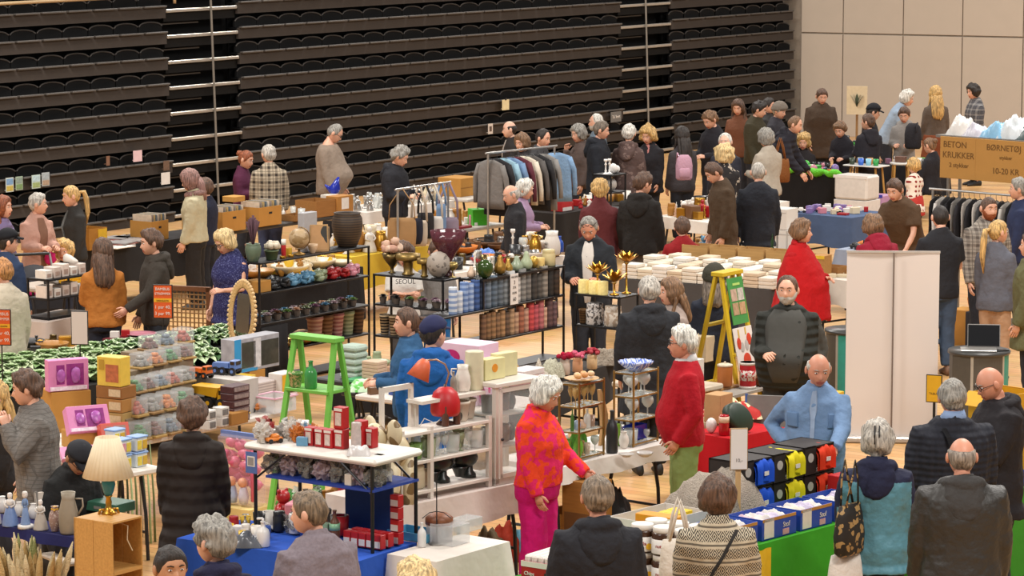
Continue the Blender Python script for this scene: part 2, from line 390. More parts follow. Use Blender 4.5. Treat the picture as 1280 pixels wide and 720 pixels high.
 # clothing ------------------------------------------------------------------------------------------------
 tm = mat(top, **{**dict(rough=.85, bump=.35, bscale=28), **topk}); gname = 'coat' if hem < .7 else ('jacket' if thick > .022 else 'sweater')
 g = MB(); z1 = {'stand': 1.50, 'crew': 1.475, 'high': 1.525, 'v': 1.46}[collar]; g.loft(torso_rings(thick, hem, z1))
 for sd in (-1, 1):
  S, E, W, d1, d2 = arm_pts(sd); t = thick; c = V((sd*.08, .012, 1.36*u+tz)); ra = (.058*u+t*.9)*(1+(bw-1)*.6)
  if sleeve == 'short': g.tube([full(p) for p in (c, S+V((0, 0, -.012)), S.lerp(E, .45), S.lerp(E, .72))], [ra, ra, ra*.95, ra*.98], 10)
  elif sleeve == 'none': pass
  else: g.tube([full(p) for p in (c, S+V((0, 0, -.012)), S.lerp(E, .5), E, E.lerp(W, .45), W+d2*.015)], [ra, ra, ra*.9, .044*u+t*.85, .041*u+t*.8, .034*u+t*.75], 10)
 if collar in ('stand', 'high'):
  cz = 1.475*u+tz; zz = .045 if collar == 'stand' else .07
  g.loft([[tuple(full(V((r*cos(q)*u, (.012+r*sin(q))*u, cz+z+(.02 if sin(q) > 0 else -.012)*u)))) for q in [2*pi*i/14 for i in range(14)]] for r, z in ((.095, -.03), (.086, .01), (.078, zz))])
 go = g.build(gname, [tm]+list(mats2), root); remesh(go, vox, 4, wr=.018 if thick < .03 else .026, wscale=.11, post=post)
 J['ringz'] = ringz; J['bend'] = bend
 def patch(name, m, a0, a1, z0, z1, off, taper=1.0):
  """a strip of cloth lying on the front of the torso between two angles"""
  q = MB(); rows_o = []; rows_i = []; nn = 8
  for i in range(10):
   z = z0+(z1-z0)*i/9; ro = ringz(z, thick+off, 144); ri = ringz(z, thick-.012, 144); w = (1-taper)*(9-i)/9
   idx = [int(round((54+(a0+(a1-a0)*j/nn)*(1-w))*2)) % 144 for j in range(nn+1)]
   rows_o.append([tuple(bend(ro[x])) for x in idx]); rows_i.append([tuple(bend(ri[x])) for x in idx])
  q.loft([o+list(reversed(i_)) for o, i_ in zip(rows_o, rows_i)])
  return q.build(name, m, root, True)
 if inner:
  patch('shirt', mat(inner, .8), -inner_w*150, inner_w*150, max(hem, .86), 1.475, .004, .45)
 if pockets:
  for a_ in (-8, 8): patch('pocket', mat(pockets, .85), a_-3.2, a_+3.2, 1.20, 1.31, .008)
 if zipper: patch('zip', mat(zipper, .6), -.6, .6, max(hem, .84), 1.46, .012)
 bm_ = mat(bot, **{**dict(rough=.8, bump=.3, bscale=24), **botk})
 if skirt:
  s_ = MB(); zt = skirt
  s_.loft([[tuple(p) for p in ringz(.8, .03+.05*(1-i/6), zz=zt+(.95-zt)*i/6)] for i in range(7)]); so = s_.build('skirt', bm_, root); remesh(so, vox, 3, .02)
  l_ = MB(); legs(l_, -.004, .95, 1, False); lo = l_.build('leggings', mat('2a2628', .8), root); remesh(lo, max(vox, .014), 2)
 else:
  l_ = MB(); legs(l_, .014*wide, .97, 1.15*wide); lo = l_.build('trousers', bm_, root); remesh(lo, max(vox, .012), 3, .018, .1)
 if feet:
  for sd in (-1, 1):
   A = J['a', sd]; s_ = MB(); zb = 0.0
   prof = ((.075, .030, .085), (.045, .036, .105), (.0, .038, .10), (-.05, .040, .075), (-.10, .044, .058), (-.15, .042, .046), (-.185, .026, .036))
   s_.loft([[(A.x+w*u*cos(q)*(1 if sin(q) > -.2 else 1.06), A.y+y*u, max(0.0, hh*u*.5+hh*u*.55*sin(q))) for q in [2*pi*i/10 for i in range(10)]] for y, w, hh in prof])
   s_.build('shoe', mat(shoes, .55), root, True)
 # hair and headgear -----------------------------------------------------------------------------------
 st, hc = hair; hmx = mat(HAIRC.get(hc, hc), .6, pat='hair', bump=.5); hr = MB(); sd_ = px*.37
 if st != 'none':
  shell(hr, st, HT, sd_)
  if st == 'long':
   L = .34 if up == 0 else up
   for i, (xo, yo, w, ln) in enumerate(((0, .085, .07, 1), (-.052, .055, .045, .95), (.052, .055, .045, .97), (-.078, .0, .026, .85), (.078, .0, .026, .85), (-.03, .09, .04, 1.04), (.03, .09, .04, 1.0))):
    p0 = HT @ V((xo*.8, yo*.75, .03)); p1 = HT @ V((xo*1.05, yo*1.05+.012, -.07)); q = full(V((xo*1.25*u, (yo*.6+.085)*u if yo > .02 else -.04, 1.42*u+tz))); e = q+V((xo*.1, .02 if yo > .02 else -.03, -(L*ln-.16)))
    hr.tube([p0, p1, p1.lerp(q, .6), q.lerp(e, .3), q.lerp(e, .7), e], [w*.8, w, w*1.05, w*1.02, w*.8, w*.25], 8, .62)
  if st == 'tail':
   L = up or .30; p0 = HT @ V((0, .095, .035)); p1 = HT @ V((0, .15, .03)); p2 = HT @ V((.0, .165, -.06)); p3 = p2+V((.01, .01, -L*.5)); p4 = p2+V((.0, .0, -L))
   hr.tube([p0, p1, p2, p3, p4], [.022, .034, .042, .036, .008], 9, .8)
  if st == 'bun': hr.ball((0, .105, .055), (.045, .042, .042), 10, 7, HT, .25, sd_)
  if st == 'wrap':
   pts = [full(V((.105*cos(q)*u, (.01+.1*sin(q))*u, (1.46+.02*sin(q))*u+tz))) for q in [2*pi*i/14 for i in range(15)]]; hr.tube(pts, .042, 8)
   hr.tube([HT @ V((0, .09, 0)), HT @ V((0, .1, -.09)), full(V((0, .11*u, 1.38*u+tz)))], [.05, .06, .05], 9)
  hr.build('head_scarf' if st == 'wrap' else 'hair', hmx, root, True)
 if beard:
  q = MB(); rows = []
  for e in _EL:
   row = []
   for a in _AZ:
    p = head_pt(a, e); z = p.z; ad = abs(math.degrees(a)); top_ = _line([(0, -.05), (18, -.042), (30, -.045), (50, -.05), (75, .0), (85, .0), (95, -.2), (180, -.3)], ad)
    m_ = -.012 if abs(z+.066) < .009 and ad < 16 else 0; k_ = max(-.35, min(1, (top_-z)/.012)); t = .011*k_+m_+(.003*NZ.noise(p*120) if k_ > 0 else 0)
    row.append(tuple(HT @ head_pt(a, e, t)))
   rows.append(row)
  q.loft(rows); q.build('beard', mat(HAIRC.get(beard, beard), .8, 0, .3, 60), root, True)
 if hat:
  kind, hcol = hat[0], hat[1]; q = MB()
  if kind == 'cap':
   shell(q, 'cap', HT); rows = []
   for (yy, zz, ww) in ((-.06, .052, .07), (-.10, .05, .068), (-.14, .042, .06), (-.165, .034, .035)):
    rows.append([tuple(HT @ V((ww*x, yy+.02*abs(x)**2, zz+dz-.012*x*x))) for x, dz in ((-1, 0), (-.5, .004), (0, .006), (.5, .004), (1, 0), (.5, -.004), (0, -.003), (-.5, -.004))])
   q.loft(rows); q.ball((0, 0, .132), (.008, .008, .005), 6, 4, HT); q.build('cap', mat(hcol, .8), root, True)
  else:
   shell(q, 'beanie', HT)
   if kind == 'pom': q.ball((0, .01, .16), .035, 10, 7, HT, .3)
   q.build('beanie', mat(hcol, .9, bump=.4, bscale=50), root, True)
 if glasses:
  q = MB(); zo, yo = (.01, 0) if glasses is True else (.085, .03)
  for sd in (-1, 1):
   q.tube([HT @ V((sd*.032+.023*cos(a), -.098+yo+.004*abs(cos(a)), zo+.018*sin(a))) for a in [2*pi*i/12 for i in range(13)]], .0028, 5)
   q.tube([HT @ V((sd*.055, -.094+yo, zo+.004)), HT @ V((sd*.08, -.04+yo, zo+.006)), HT @ V((sd*.082, .02, zo))], .0026, 5)
  q.tube([HT @ V((-.01, -.1+yo, zo+.004)), HT @ V((.01, -.1+yo, zo+.004))], .0026, 5); q.build('glasses', mat('2a2422', .4), root, True)
 if hood:
  q = MB(); pts = []; rr = []
  for i in range(15):
   a = R(-140+280*i/14); kf = (1+cos(a))/2
   pts.append(full(V((.112*sin(a)*u, (.012+.108*cos(a))*u, (1.435+.055*kf)*u+tz)))); rr.append((.026+.028*kf)*u)
  q.tube(pts, rr, 8); q.loft([[tuple(full(V((w*cos(t)*u, (yo+dd*sin(t))*u, zz*u+tz)))) for t in [2*pi*i/12 for i in range(12)]] for zz, w, dd, yo in ((1.25, .03, .02, .165), (1.28, .09, .045, .16), (1.35, .128, .062, .145), (1.42, .135, .062, .125), (1.47, .118, .05, .11), (1.5, .08, .03, .1))])
  ho = q.build('hood', mat(hood if isinstance(hood, str) else top, **{**dict(rough=.85, bump=.35), **(topk if not isinstance(hood, str) else {})}), root); remesh(ho, vox, 3, .022, .09)
 if scarf:
  q = MB(); q.tube([full(V((.085*cos(a)*u, (.012+.085*sin(a))*u, (1.47+.012*sin(a*3))*u+tz))) for a in [2*pi*i/16 for i in range(17)]], .032*u, 8)
  q.tube([full(V((.03*u, -.09*u, 1.45*u+tz))), full(V((.04*u, -.13*u, 1.36*u+tz))), full(V((.04*u, -.145*u, 1.24*u+tz)))], [.03, .034, .028], 8, .5)
  so = q.build('scarf', mat(scarf, .9), root); remesh(so, max(.012, vox), 2, .012, .06)
 if cuff:
  for sd in (-1, 1):
   S, E, W, d1, d2 = arm_pts(sd); q = MB(); q.tube([full(W-d2*.03), full(W+d2*.03)], [.04*u+thick*.6, .036*u+thick*.6], 10); q.build('cuff', mat(cuff, .8), root, True)
 if shirt_collar:
  q = MB(); q.loft([[tuple(full(V((r*cos(t)*u, (.008+r*sin(t))*u, (1.485+z+(.022 if sin(t) > 0 else -.012))*u+tz)))) for t in [2*pi*i/16 for i in range(16)]] for r, z in ((.098, -.03), (.092, .012), (.078, .05), (.070, .03))]); q.build('shirt_collar', mat(shirt_collar, .8), root, True)
 if cape:
  q = MB(); q.loft([[tuple(full(V((rx*cos(t)*u*(1+.09*sin(5*t)*(1.45-z)), (yo+ry*sin(t)*(1+.09*cos(4*t)*(1.45-z)))*u, (z-.10*max(0, cos(2*t+1.2))*(1.45-z))*u)))) for t in [2*pi*i/28 for i in range(28)]] for z, rx, ry, yo in ((.66, .40, .34, -.02), (.85, .37, .32, -.03), (1.05, .34, .29, -.04), (1.22, .30, .24, -.02), (1.36, .25, .17, 0), (1.43, .19, .13, .01), (1.49, .11, .10, .01))]); c_ = q.build('cape', mat(cape, .9, bump=.3), root); remesh(c_, vox, 3, .03, .12)
 if clip: q = MB(); [q.tube([HT @ V((x, .085, .115)), HT @ V((x, .118, .06)), HT @ V((x, .112, .0))], .006, 6) for x in (-.014, .014)]; q.build('hair_clip', mat('17171a', .4), root)
 if strap:
  pts = []
  for i in range(13):
   z = 1.45-.62*i/12; x = .11-.30*i/12; rr = [bend(v) for v in ringz(z, thick+.014, 72)]; pts.append(min((v for v in rr if v.y > -.02), key=lambda v: abs(v.x-x*strap[1])))
  q = MB(); q.tube(pts, strap[2] if len(strap) > 2 else .022, 6, .35); q.build('bag_strap', mat(strap[0], .8), root)
 # place so that the crown of the head meets the photo's pixel
 tp = HT @ V((0, .01, .118+STY.get(st, ('', .016, 0))[1]*.8)); P = at(px, py, tp.z); rz = R(f)
 o = MX.Rotation(rz, 3, 'Z') @ V((tp.x, tp.y, 0)); root.location = (P.x-o.x, P.y-o.y, 0); root.rotation_euler.z = rz
 J['root'] = root; J['u'] = u; J['tz'] = tz; J['arm'] = {sd: [full(q) for q in arm_pts(sd)[:3]] for sd in (-1, 1)}
 J['W'] = lambda p: MX.Translation(root.location) @ MX.Rotation(rz, 4, 'Z') @ V(p)
 return J
def finish_people():
 flush()
 for n, hm in HOLD.items():
  o = bpy.data.objects[n]; t = bpy.data.meshes.new('t'); t.from_pydata(hm.v, [], hm.f); t.polygons.foreach_set('material_index', hm.m); t.polygons.foreach_set('use_smooth', [True]*len(t.polygons))
  bm = bmesh.new(); bm.from_mesh(o.data); bm.from_mesh(t); bm.to_mesh(o.data); bm.free(); bpy.data.meshes.remove(t)
P = person
K = {}
P(2, 244, 1.66, 75, 'person in a lilac padded vest with long reddish hair at the left edge', top='77688a', hair=('long', 'red'), sex='f', thick=.034, topk=dict(pat='quilt', ps=1.3), bot='39383f')
P(8, 287, 1.6, 150, 'person in a black cap and dark blue jacket seen from behind', top='2c3a55', hair=('short', 'dark'), hat=('cap', '17171b'), sex='m', yaw=-40)
P(3, 322, 1.72, 215, 'man with ginger hair and cream sweater seen from behind', top='b9ae9b', hair=('short', 'ginger'), bot='6a5b4c', thick=.028, bw=1.05, yaw=25)
P(46, 241, 1.60, 40, 'grey-haired woman in a pale pink jacket pushing a stroller', top='b98f7f', inner='7d5a48', inner_w=.022, hair=('short', 'lgrey'), sex='f', al='bent', ar='bent', yaw=50, bot='3b2f2c', thick=.032)
P(88, 232, 1.60, 300, 'woman in a black zip jacket with a blond ponytail looking left', top='33312f', hair=('tail', 'blond'), sex='f', zipper='55524d', al='down', ar='down', yaw=-10, pitch=8)
P(80, 299, 1.02, 350, 'curly-haired toddler in a navy jacket below the woman with the ponytail', top='222638', hair=('curly', 'blond'), sex='f', zipper='c7c2bb', bot='2b2e3a')
P(128, 297, 1.66, 195, 'woman in a tan suede jacket with long wavy brown hair seen from behind', top='a9692c', hair=('long', 'brown'), sex='f', bot='22242e', ar='bent', thick=.03, yaw=-15, hem=.84, up=.3)
P(188, 286, 1.73, 290, 'young man in a dark grey hooded sweater looking left', top='3b352f', hood=True, hair=('thick', 'brown'), bot='26282e', al='down', ar='low', pitch=6)
P(257, 222, 1.50, 250, 'person in a navy jacket mostly hidden behind the one in the headscarf', top='26293a', hair=('short', 'brown'), bot='23242a')
P(234, 211, 1.70, 262, 'woman in a dusty pink headscarf, cream jacket and black trousers', top='b9b092', hair=('wrap', '8e6a62'), sex='f', bot='262220', thick=.034, pitch=18, al='down', ar='down', hem=.86, wide=1.25)
P(309, 188, 1.54, 70, 'woman in a plum jacket with tied-back auburn hair', top='4d2038', hair=('bun', 'red'), sex='f', pitch=15, al='bent', ar='bent')
P(336, 181, 1.66, 190, 'man in a black and cream plaid shirt seen from behind', top='ad9f8a', topk=dict(pat='plaid', h2='3a332d', ps=1.15), hair=('short', 'lgrey'), bot='39405a', thick=.026, bw=1.08, yaw=20)
P(424, 156, 1.84, 78, 'large man in a taupe sweater bowing his head over the boxes', top='8a7a6c', hair=('recede', 'grey'), bw=1.22, belly=.15, pitch=32, yaw=5, bot='2c2c30', glasses=True, collar='v', thick=.02)
P(505, 183, 1.72, 62, 'grey-haired person in a black jacket with a red sleeve badge, looking down', top='25252a', hair=('fluffy', 'grey'), pitch=25, al='bent', ar='bent', thick=.036, yaw=15, hood=True)
P(276, 287, 1.64, 322, 'blond woman in a navy star-print top over a white shirt', top='2a2a55', topk=dict(pat='spots', h2='6f73a0', ps=.4), hair=('bob', 'lblond'), sex='f', glasses=True, pitch=25, bw=1.12, sleeve='none', hem=.70, bot='25253a', thick=.03, al='down', ar='bent', yaw=-15)
K['tee'] = P(505, 302, 1.50, 8, 'woman in a white printed T-shirt with folded arms behind the metal shelf', top='d8d2ca', hair=('bob', 'brown'), sex='f', sleeve='short', al='cross', ar='cross', bot='4b4745', pitch=10)
P(548, 300, 1.50, 20, 'person in a grey hooded sweater behind the bowls on the metal shelf', top='8b8784', hood=True, hair=('short', 'brown'), sex='m', bot='2a6fb0', pitch=15)
P(637, 151, 1.64, 275, 'balding dark-haired man in a black suit jacket near the bleacher', top='2f2b2a', hair=('bald', 'dark'), inner='a89d94', inner_w=.02, skin='p', pitch=5)
P(652, 166, 1.66, 315, 'blond woman with a white pom hat behind the clothes rail', top='3a3538', hair=('bob', 'lbrown'), sex='f', pitch=10)
P(680, 161, 1.78, 60, 'dark-haired man looking over the hanging shirts on the rail', top='3b3a3c', hair=('recede', 'dark'), pitch=12)
P(637, 231, 1.55, 285, 'bald old man in black beside the woman in the lilac cardigan', top='2b2a2d', hair=('bald', 'lgrey'), pitch=15)
P(658, 223, 1.52, 80, 'white-haired woman in a lilac cardigan', top='9b819c', hair=('bob', 'white'), sex='f', bot='5a5565', al='bent', ar='bent', pitch=12, bw=1.1, thick=.028)
P(722, 155, 1.66, 300, 'grey-haired woman holding a hand to her face', top='5a4c47', hair=('bob', 'grey'), sex='f', al='chin', ar='down', pitch=12)
P(746, 142, 1.70, 280, 'bearded white-haired man in a pale blue shirt, tallest behind the couple', top='6f7f8d', hair=('recede', 'white'), beard='lgrey')
P(753, 151, 1.80, 80, 'man in a black hooded anorak facing right', top='22242a', hair=('short', 'dgrey'), hood=True, hem=.68, thick=.036, bw=1.05, pitch=10)
P(786, 155, 1.73, 165, 'white-haired woman in a mauve patterned coat seen from behind', top='5b4945', topk=dict(pat='floral', h2='7a6660'), hair=('short', 'white'), sex='f', hood=True, hem=.68, thick=.034)
P(809, 157, 1.58, 330, 'blond woman in a black coat with a pink scarf', top='242226', hair=('curly', 'blond'), sex='f', scarf='b87a74', hem=.7, pitch=15, bw=1.08, thick=.034)
P(853, 158, 1.66, 200, 'person with very long dark curly hair seen from behind', top='3f3a3c', hair=('long', 'dark'), sex='f', up=.42)
P(884, 139, 1.80, 310, 'young man in a black sweater with a reddish fringe', top='232126', hair=('thick', 'lbrown'), pitch=28, al='bent', ar='bent')
P(922, 124, 1.68, 340, 'woman with long straight auburn hair in a rust top', top='6f4632', hair=('long', 'brown'), sex='f', pitch=20, up=.36)
P(960, 122, 1.60, 70, 'dark-haired person half hidden behind the man in the olive jacket', top='32302f', hair=('short', 'dark'))
P(952, 126, 1.76, 55, 'man in an olive jacket with dark hair', top='3c3626', hair=('thick', 'dark'), pitch=18, thick=.034, yaw=20)
P(976, 128, 1.70, 60, 'person in a grey knitted hat by the grey wall corner', top='36343a', hair=('short', 'lgrey'), sex='m', hat=('beanie', '7a7066'), pitch=15)
P(996, 145, 1.78, 70, 'man in a black puffer jacket leaning over the toy table', top='25232a', topk=dict(pat='quilt', ps=1.4), hair=('recede', 'lbrown'), lean=28, al='reach', ar='reach', thick=.042, hood=True)
P(1004, 166, 1.30, 350, 'blond woman sitting behind the bright green garland', top='2a2628', hair=('curly', 'blond'), sex='f', sit=(.36, .87), al='lap', ar='lap', pitch=10)
P(957, 160, 1.70, 215, 'grey-haired woman in a cream sweater with a brown shoulder bag', top='a79c8d', hair=('bob', 'grey'), sex='f', bw=1.1, thick=.026, al='bent', ar='bent', pitch=10)
P(907, 166, 1.62, 340, 'white-haired man behind the curly blond woman', top='2f2f38', hair=('recede', 'white'), skin='p')
P(906, 180, 1.62, 190, 'woman with white-blond curls and a black floral top', top='2a2728', topk=dict(pat='floral', h2='b7aa9b'), hair=('curly', 'lblond'), sex='f', al='bent', ar='bent', yaw=20)
P(886, 204, 1.80, 285, 'man in a long brown suede jacket bending his head', top='4a3a2b', hair=('short', 'brown'), hem=.62, thick=.032, pitch=30, lean=6, bot='2e2a28')
P(948, 203, 1.74, 185, 'old man in a navy jacket seen from behind with close-cropped hair', top='26282f', hair=('buzz', 'lgrey'), bw=1.08, thick=.032, hem=.72)
P(1028, 111, 1.72, 10, 'person in a big brown hooded coat against the grey wall', top='45362a', hair=('short', 'brown'), hood='45362a', hem=.6, thick=.05, bw=1.15, sex='f', pitch=18)
P(1049, 152, 1.40, 330, 'fair-haired boy in a black T-shirt leaning over the toys', top='232127', hair=('kid', 'lbrown'), pitch=18, al='bent', ar='bent', lean=8)
P(1136, 112, 1.76, 75, 'white-haired man in a light blue shirt bending forward', top='93a3b5', hair=('bob', 'white'), lean=28, al='reach', ar='reach')
P(1130, 134, 1.57, 345, 'boy in a grey hooded sweater wearing a backpack', top='8b8580', hair=('short', 'brown'), al='bent', ar='bent', pitch=20, hood=True)
P(1170, 107, 1.70, 190, 'woman with long blond hair and a rust leather skirt', top='5f5248', hair=('long', 'blond'), sex='f', skirt=.45, bot='7d4226', up=.36)
P(1216, 104, 1.70, 290, 'dark-haired woman in a plaid jacket by the grey wall', top='4a4a50', topk=dict(pat='plaid', h2='8f8b88'), hair=('bob', 'dark'), sex='f', pitch=10, thick=.032)
P(1093, 130, 1.60, 90, 'person in a black cap and black jacket', top='242327', hair=('short', 'dark'), hat=('cap', '1d1d22'), pitch=12)
P(1086, 142, 1.58, 200, 'boy in a dark hooded sweater with a red print on the back', top='29272d', hair=('short', 'brown'), hood=True, al='bent', ar='bent', yaw=40)
P(1161, 172, 1.32, 230, 'woman with pinned-up hair sitting in a black top', top='262428', hair=('bun', 'lbrown'), sex='f', sit=(.40, .88), al='lap', ar='lap', pitch=15)
P(1143, 197, 1.06, 200, 'blond toddler in a white dress with red dots', top='e3d6c8', topk=dict(pat='polka', h2='8a2f2a'), hair=('kid', 'blond'), sex='f', hem=.5, thick=.03, skirt=.40, bot='b33a34', sleeve='short', skin='p')
P(750, 223, 1.66, 175, 'short-haired blond woman in a maroon sweater seen from behind', top='5e2a2c', hair=('thick', 'blond'), sex='f', bw=1.12, collar='high', thick=.026)
P(806, 215, 1.76, 165, 'young man in a black hooded jacket with a backpack on one shoulder', top='24211f', hair=('thick', 'brown'), hood=True, yaw=-45, pitch=12, bw=1.05, thick=.034, bot='5a5048')
P(735, 272, 1.80, 350, 'man in a dark jacket with glasses pushed up on his grey hair', top='26292e', inner='cfc8c0', inner_w=.018, hair=('recede', 'grey'), glasses='up', pitch=32, al='bent', ar='bent', bw=1.05, thick=.03, skin='r')
P(853, 271, 1.25, 185, 'person in a red jacket sitting with back turned by the wooden boxes', top='8e1e22', hair=('short', 'brown'), sit=(.45, .9), al='lap', ar='lap', bw=1.05)
P(812, 345, 1.76, 188, 'old man in a black hooded coat seen from behind', top='2a2b2f', hair=('short', 'lgrey'), hood=True, hem=.55, thick=.045, bw=1.12, bot='2a2a2e', yaw=-10)
P(839, 346, 1.64, 285, 'woman with light brown hair beside the old man in the black coat', top='a08f86', hair=('long', 'lbrown'), sex='f', up=.24, pitch=4)
P(893, 331, 1.62, 175, 'person in a dark knitted hat behind the yellow stepladder', top='262a36', hair=('long', 'dgrey'), sex='f', hat=('beanie', '3c3a30'), up=.2, thick=.034)
P(1001, 273, 1.64, 60, 'woman wrapped in a wide red fleece cape', top='a8161a', hair=('bob', 'lbrown'), sex='f', thick=.03, bw=1.05, al='down', ar='bent', yaw=20, bot='8b97a8', cape='ae1519', shirt_collar='ae1519')
P(1117, 224, 1.82, 325, 'man in a brown T-shirt leaning over the table', top='56412f', hair=('short', 'brown'), sleeve='short', lean=28, al='reach', ar='reach', pitch=5, bw=1.08, bot='33343a')
P(1090, 267, 1.68, 200, 'person in a raspberry red jacket bending over the goods', top='8e1b30', hair=('bob', 'lbrown'), sex='f', lean=24, hood=True, al='bent', ar='bent', bw=1.15, thick=.036, bot='2a2523', hem=.74)
P(1176, 257, 1.80, 190, 'man in a black T-shirt and jeans seen from behind', top='26262a', hair=('buzz', 'dark'), sleeve='short', bot='3d4b5f', al='bent', ar='bent', bw=1.05, thick=.022, shoes='6a4a35')
P(1236, 246, 1.80, 15, 'bearded man in a grey plaid shirt', top='9a9186', topk=dict(pat='plaid', h2='5a524c'), hair=('buzz', 'brown'), beard='red', bw=1.08, pitch=5, yaw=10)
P(1247, 275, 1.68, 150, 'woman in a blue-grey jacket with a long blond ponytail', top='5e5f68', hair=('tail', 'blond'), sex='f', bot='b08d70', thick=.03, yaw=-35, up=.36, hem=.78)
P(1275, 222, 1.78, 260, 'man in a dark blue sweater at the right edge', top='2b3350', hair=('short', 'grey'), bot='2c2c33')
P(1290, 290, 1.74, 255, 'person in an olive parka cut off by the right edge', top='5c5a3c', hair=('short', 'brown'), hem=.6, thick=.045, bw=1.15)
def vest(c): return 1 if abs(c.x) > .275 else 0
P(985, 344, 1.80, 350, 'man in a quilted black vest standing with folded hands', top='2a2b27', topk=dict(pat='quilt', ps=1.2, bump=.45), mats2=(mat('454440', .85),), post=vest, inner='454440', inner_w=.062, hair=('recede', 'brown'), beard='lgrey', bw=1.18, belly=.13, al='bent', ar='pocket', thick=.034, bot='2a2927', yaw=-6)
K['red'] = P(855, 407, 1.76, 272, 'white-haired man in a red sweater and green trousers', top='a30f1e', hair=('thick', 'white'), glasses=True, bot='7d8f55', belly=.08, bw=1.1, al='pocket', ar='pocket', shirt_collar='c3bfbd', skin='r', hem=.84, wide=1.15, shoes='5b4636')
K['denim'] = P(1024, 442, 1.74, 345, 'bald man in a faded denim shirt behind the boxes of shirts', top='6d88ab', topk=dict(var=.28, scale=6), hair=('bald', 'lgrey'), bw=1.14, belly=.05, al='hip', ar='reach', yaw=22, pitch=14, inner='7f8da2', inner_w=.006, pockets='5f7a9d', bot='3a4558', skin='r', thick=.022)
K['pink'] = P(689, 471, 1.64, 62, 'woman in an orange and pink sweater and magenta trousers', top='e2411f', topk=dict(pat='marble', h2='d8245c', ps=.9), hair=('bob', 'white'), sex='f', bot='c0106a', wide=1.35, bw=1.14, belly=.03, al='down', ar='low', pitch=22, yaw=5, hem=.90, thick=.028, skin='r')
P(510, 384, 1.68, 278, 'dark-haired woman in a blue jacket with hair tied back, looking left', top='31577c', hair=('tail', 'brown'), sex='f', al='bent', ar='bent', up=.16, thick=.032, bot='25262c')
P(541, 397, 1.78, 172, 'man in a royal blue hooded jacket and navy cap seen from behind', top='1f5a9f', hood=True, hair=('short', 'dark'), hat=('cap', '272a4c'), bw=1.1, thick=.034, yaw=-35, hem=.72, bot='2a2b33')
P(30, 462, 1.70, 285, 'man in a grey checked blazer holding a hand to his chin', top='78736e', topk=dict(pat='grid', h2='4a4643'), hair=('thick', 'brown'), al='pocket', ar='chin', bw=1.2, hem=.70, thick=.032, yaw=-10, pitch=8, lean=4, bot='4a4642')
P(-6, 474, 1.48, 300, 'blond woman in a dark coat behind the man in the blazer', top='2a2727', hair=('long', 'blond'), sex='f', thick=.036)
P(104, 557, 1.28, 35, 'seated person in a black cap looking down behind the table lamp', top='232323', hair=('short', 'dark'), hat=('cap', '26272c'), skin='t', sit=(.43, .93), al='lap', ar='lap', pitch=32, lean=14, glasses=True)
P(240, 497, 1.60, 178, 'woman in a long dark brown puffer coat seen from behind', top='2c2522', topk=dict(pat='quilt', ps=1.5), hair=('thick', 'brown'), sex='f', hem=.42, thick=.05, hood=True, bw=1.1, bot='232022')
P(212, 682, 1.62, 15, 'dark-haired woman in front of the blue table, face towards the camera', top='2e2a2c', hair=('bun', 'dark'), sex='f', skin='t', yaw=12)
P(268, 647, 1.66, 205, 'grey-haired woman in a navy hooded jacket seen from behind', top='23223a', hair=('fluffy', 'grey'), sex='f', hood=True, bw=1.1, thick=.034, yaw=30)
P(385, 613, 1.76, 215, 'man in a heather grey sweater with short grey-brown hair', top='7b7076', topk=dict(var=.25, scale=60), hair=('short', '77644f'), bw=1.15, thick=.03, yaw=38, al='bent', ar='bent', lean=10)
P(520, 698, 1.58, 185, 'pale blond head of hair at the bottom edge by the blue table', top='b0a595', hair=('bob', 'lblond'), sex='f')
P(747, 595, 1.74, 188, 'man in a black hooded jacket with cropped brown-grey hair', top='26262b', hood=True, hair=('short', '7d6c5a'), bw=1.15, thick=.042, hem=.7, bot='28282c', skin='r')
P(897, 594, 1.64, 180, 'woman in a black and cream patterned knit sweater', top='b7aa93', topk=dict(pat='nordic', h2='37322d'), hair=('bob', 'brown'), sex='f', bw=1.22, thick=.034, hem=.78, up=.12, strap=('2a2725', -1, .012))
def teal(c):
 z = c.z; x = abs(c.x)
 return 1 if (z > 1.31 or x > .262 or (z > 1.12 and x > .235)) else 0
P(1097, 525, 1.68, 172, 'grey-blond woman in a teal and navy rain jacket with a hair clip', top='4f8291', mats2=(mat('23253c', .8, bump=.3),), post=teal, hood='23253c', hair=('bob', 'lgrey'), clip=True, sex='f', bw=1.2, thick=.036, hem=.72, bot='23232a', topk=dict(rough=.6))
P(1191, 474, 1.80, 190, 'broad man in a navy quilted jacket with a diagonal bag strap', top='26272f', topk=dict(pat='diamond'), strap=('17171b', 1), shirt_collar='7f93b5', hair=('short', 'grey'), bw=1.3, thick=.036, hem=.68, yaw=-8, bot='2b2b30', skin='r')
P(1232, 458, 1.78, 285, 'bald man in a black hooded jacket and glasses looking left', top='272427', hood=True, hair=('none', 'lgrey'), glasses=True, pitch=22, bw=1.15, thick=.038, hem=.66, al='phone', ar='phone', skin='r')
P(1203, 547, 1.78, 180, 'balding man in a long black raincoat seen from behind', top='2b2825', hood='3d3b3a', hair=('bald', '8f8378'), bw=1.22, thick=.045, hem=.42, bot='2c2c31', skin='r', topk=dict(rough=.55))
finish_people()
text('SEOUL', .07, mat('3a3638', .8), K['tee']['root'], MX.Translation((0, -.185, 1.10)), 'lettering', .001)
def struct(o): o['kind'] = 'structure'; return o
fm = bpy.data.materials.new('oak_floor'); fm.use_nodes = True
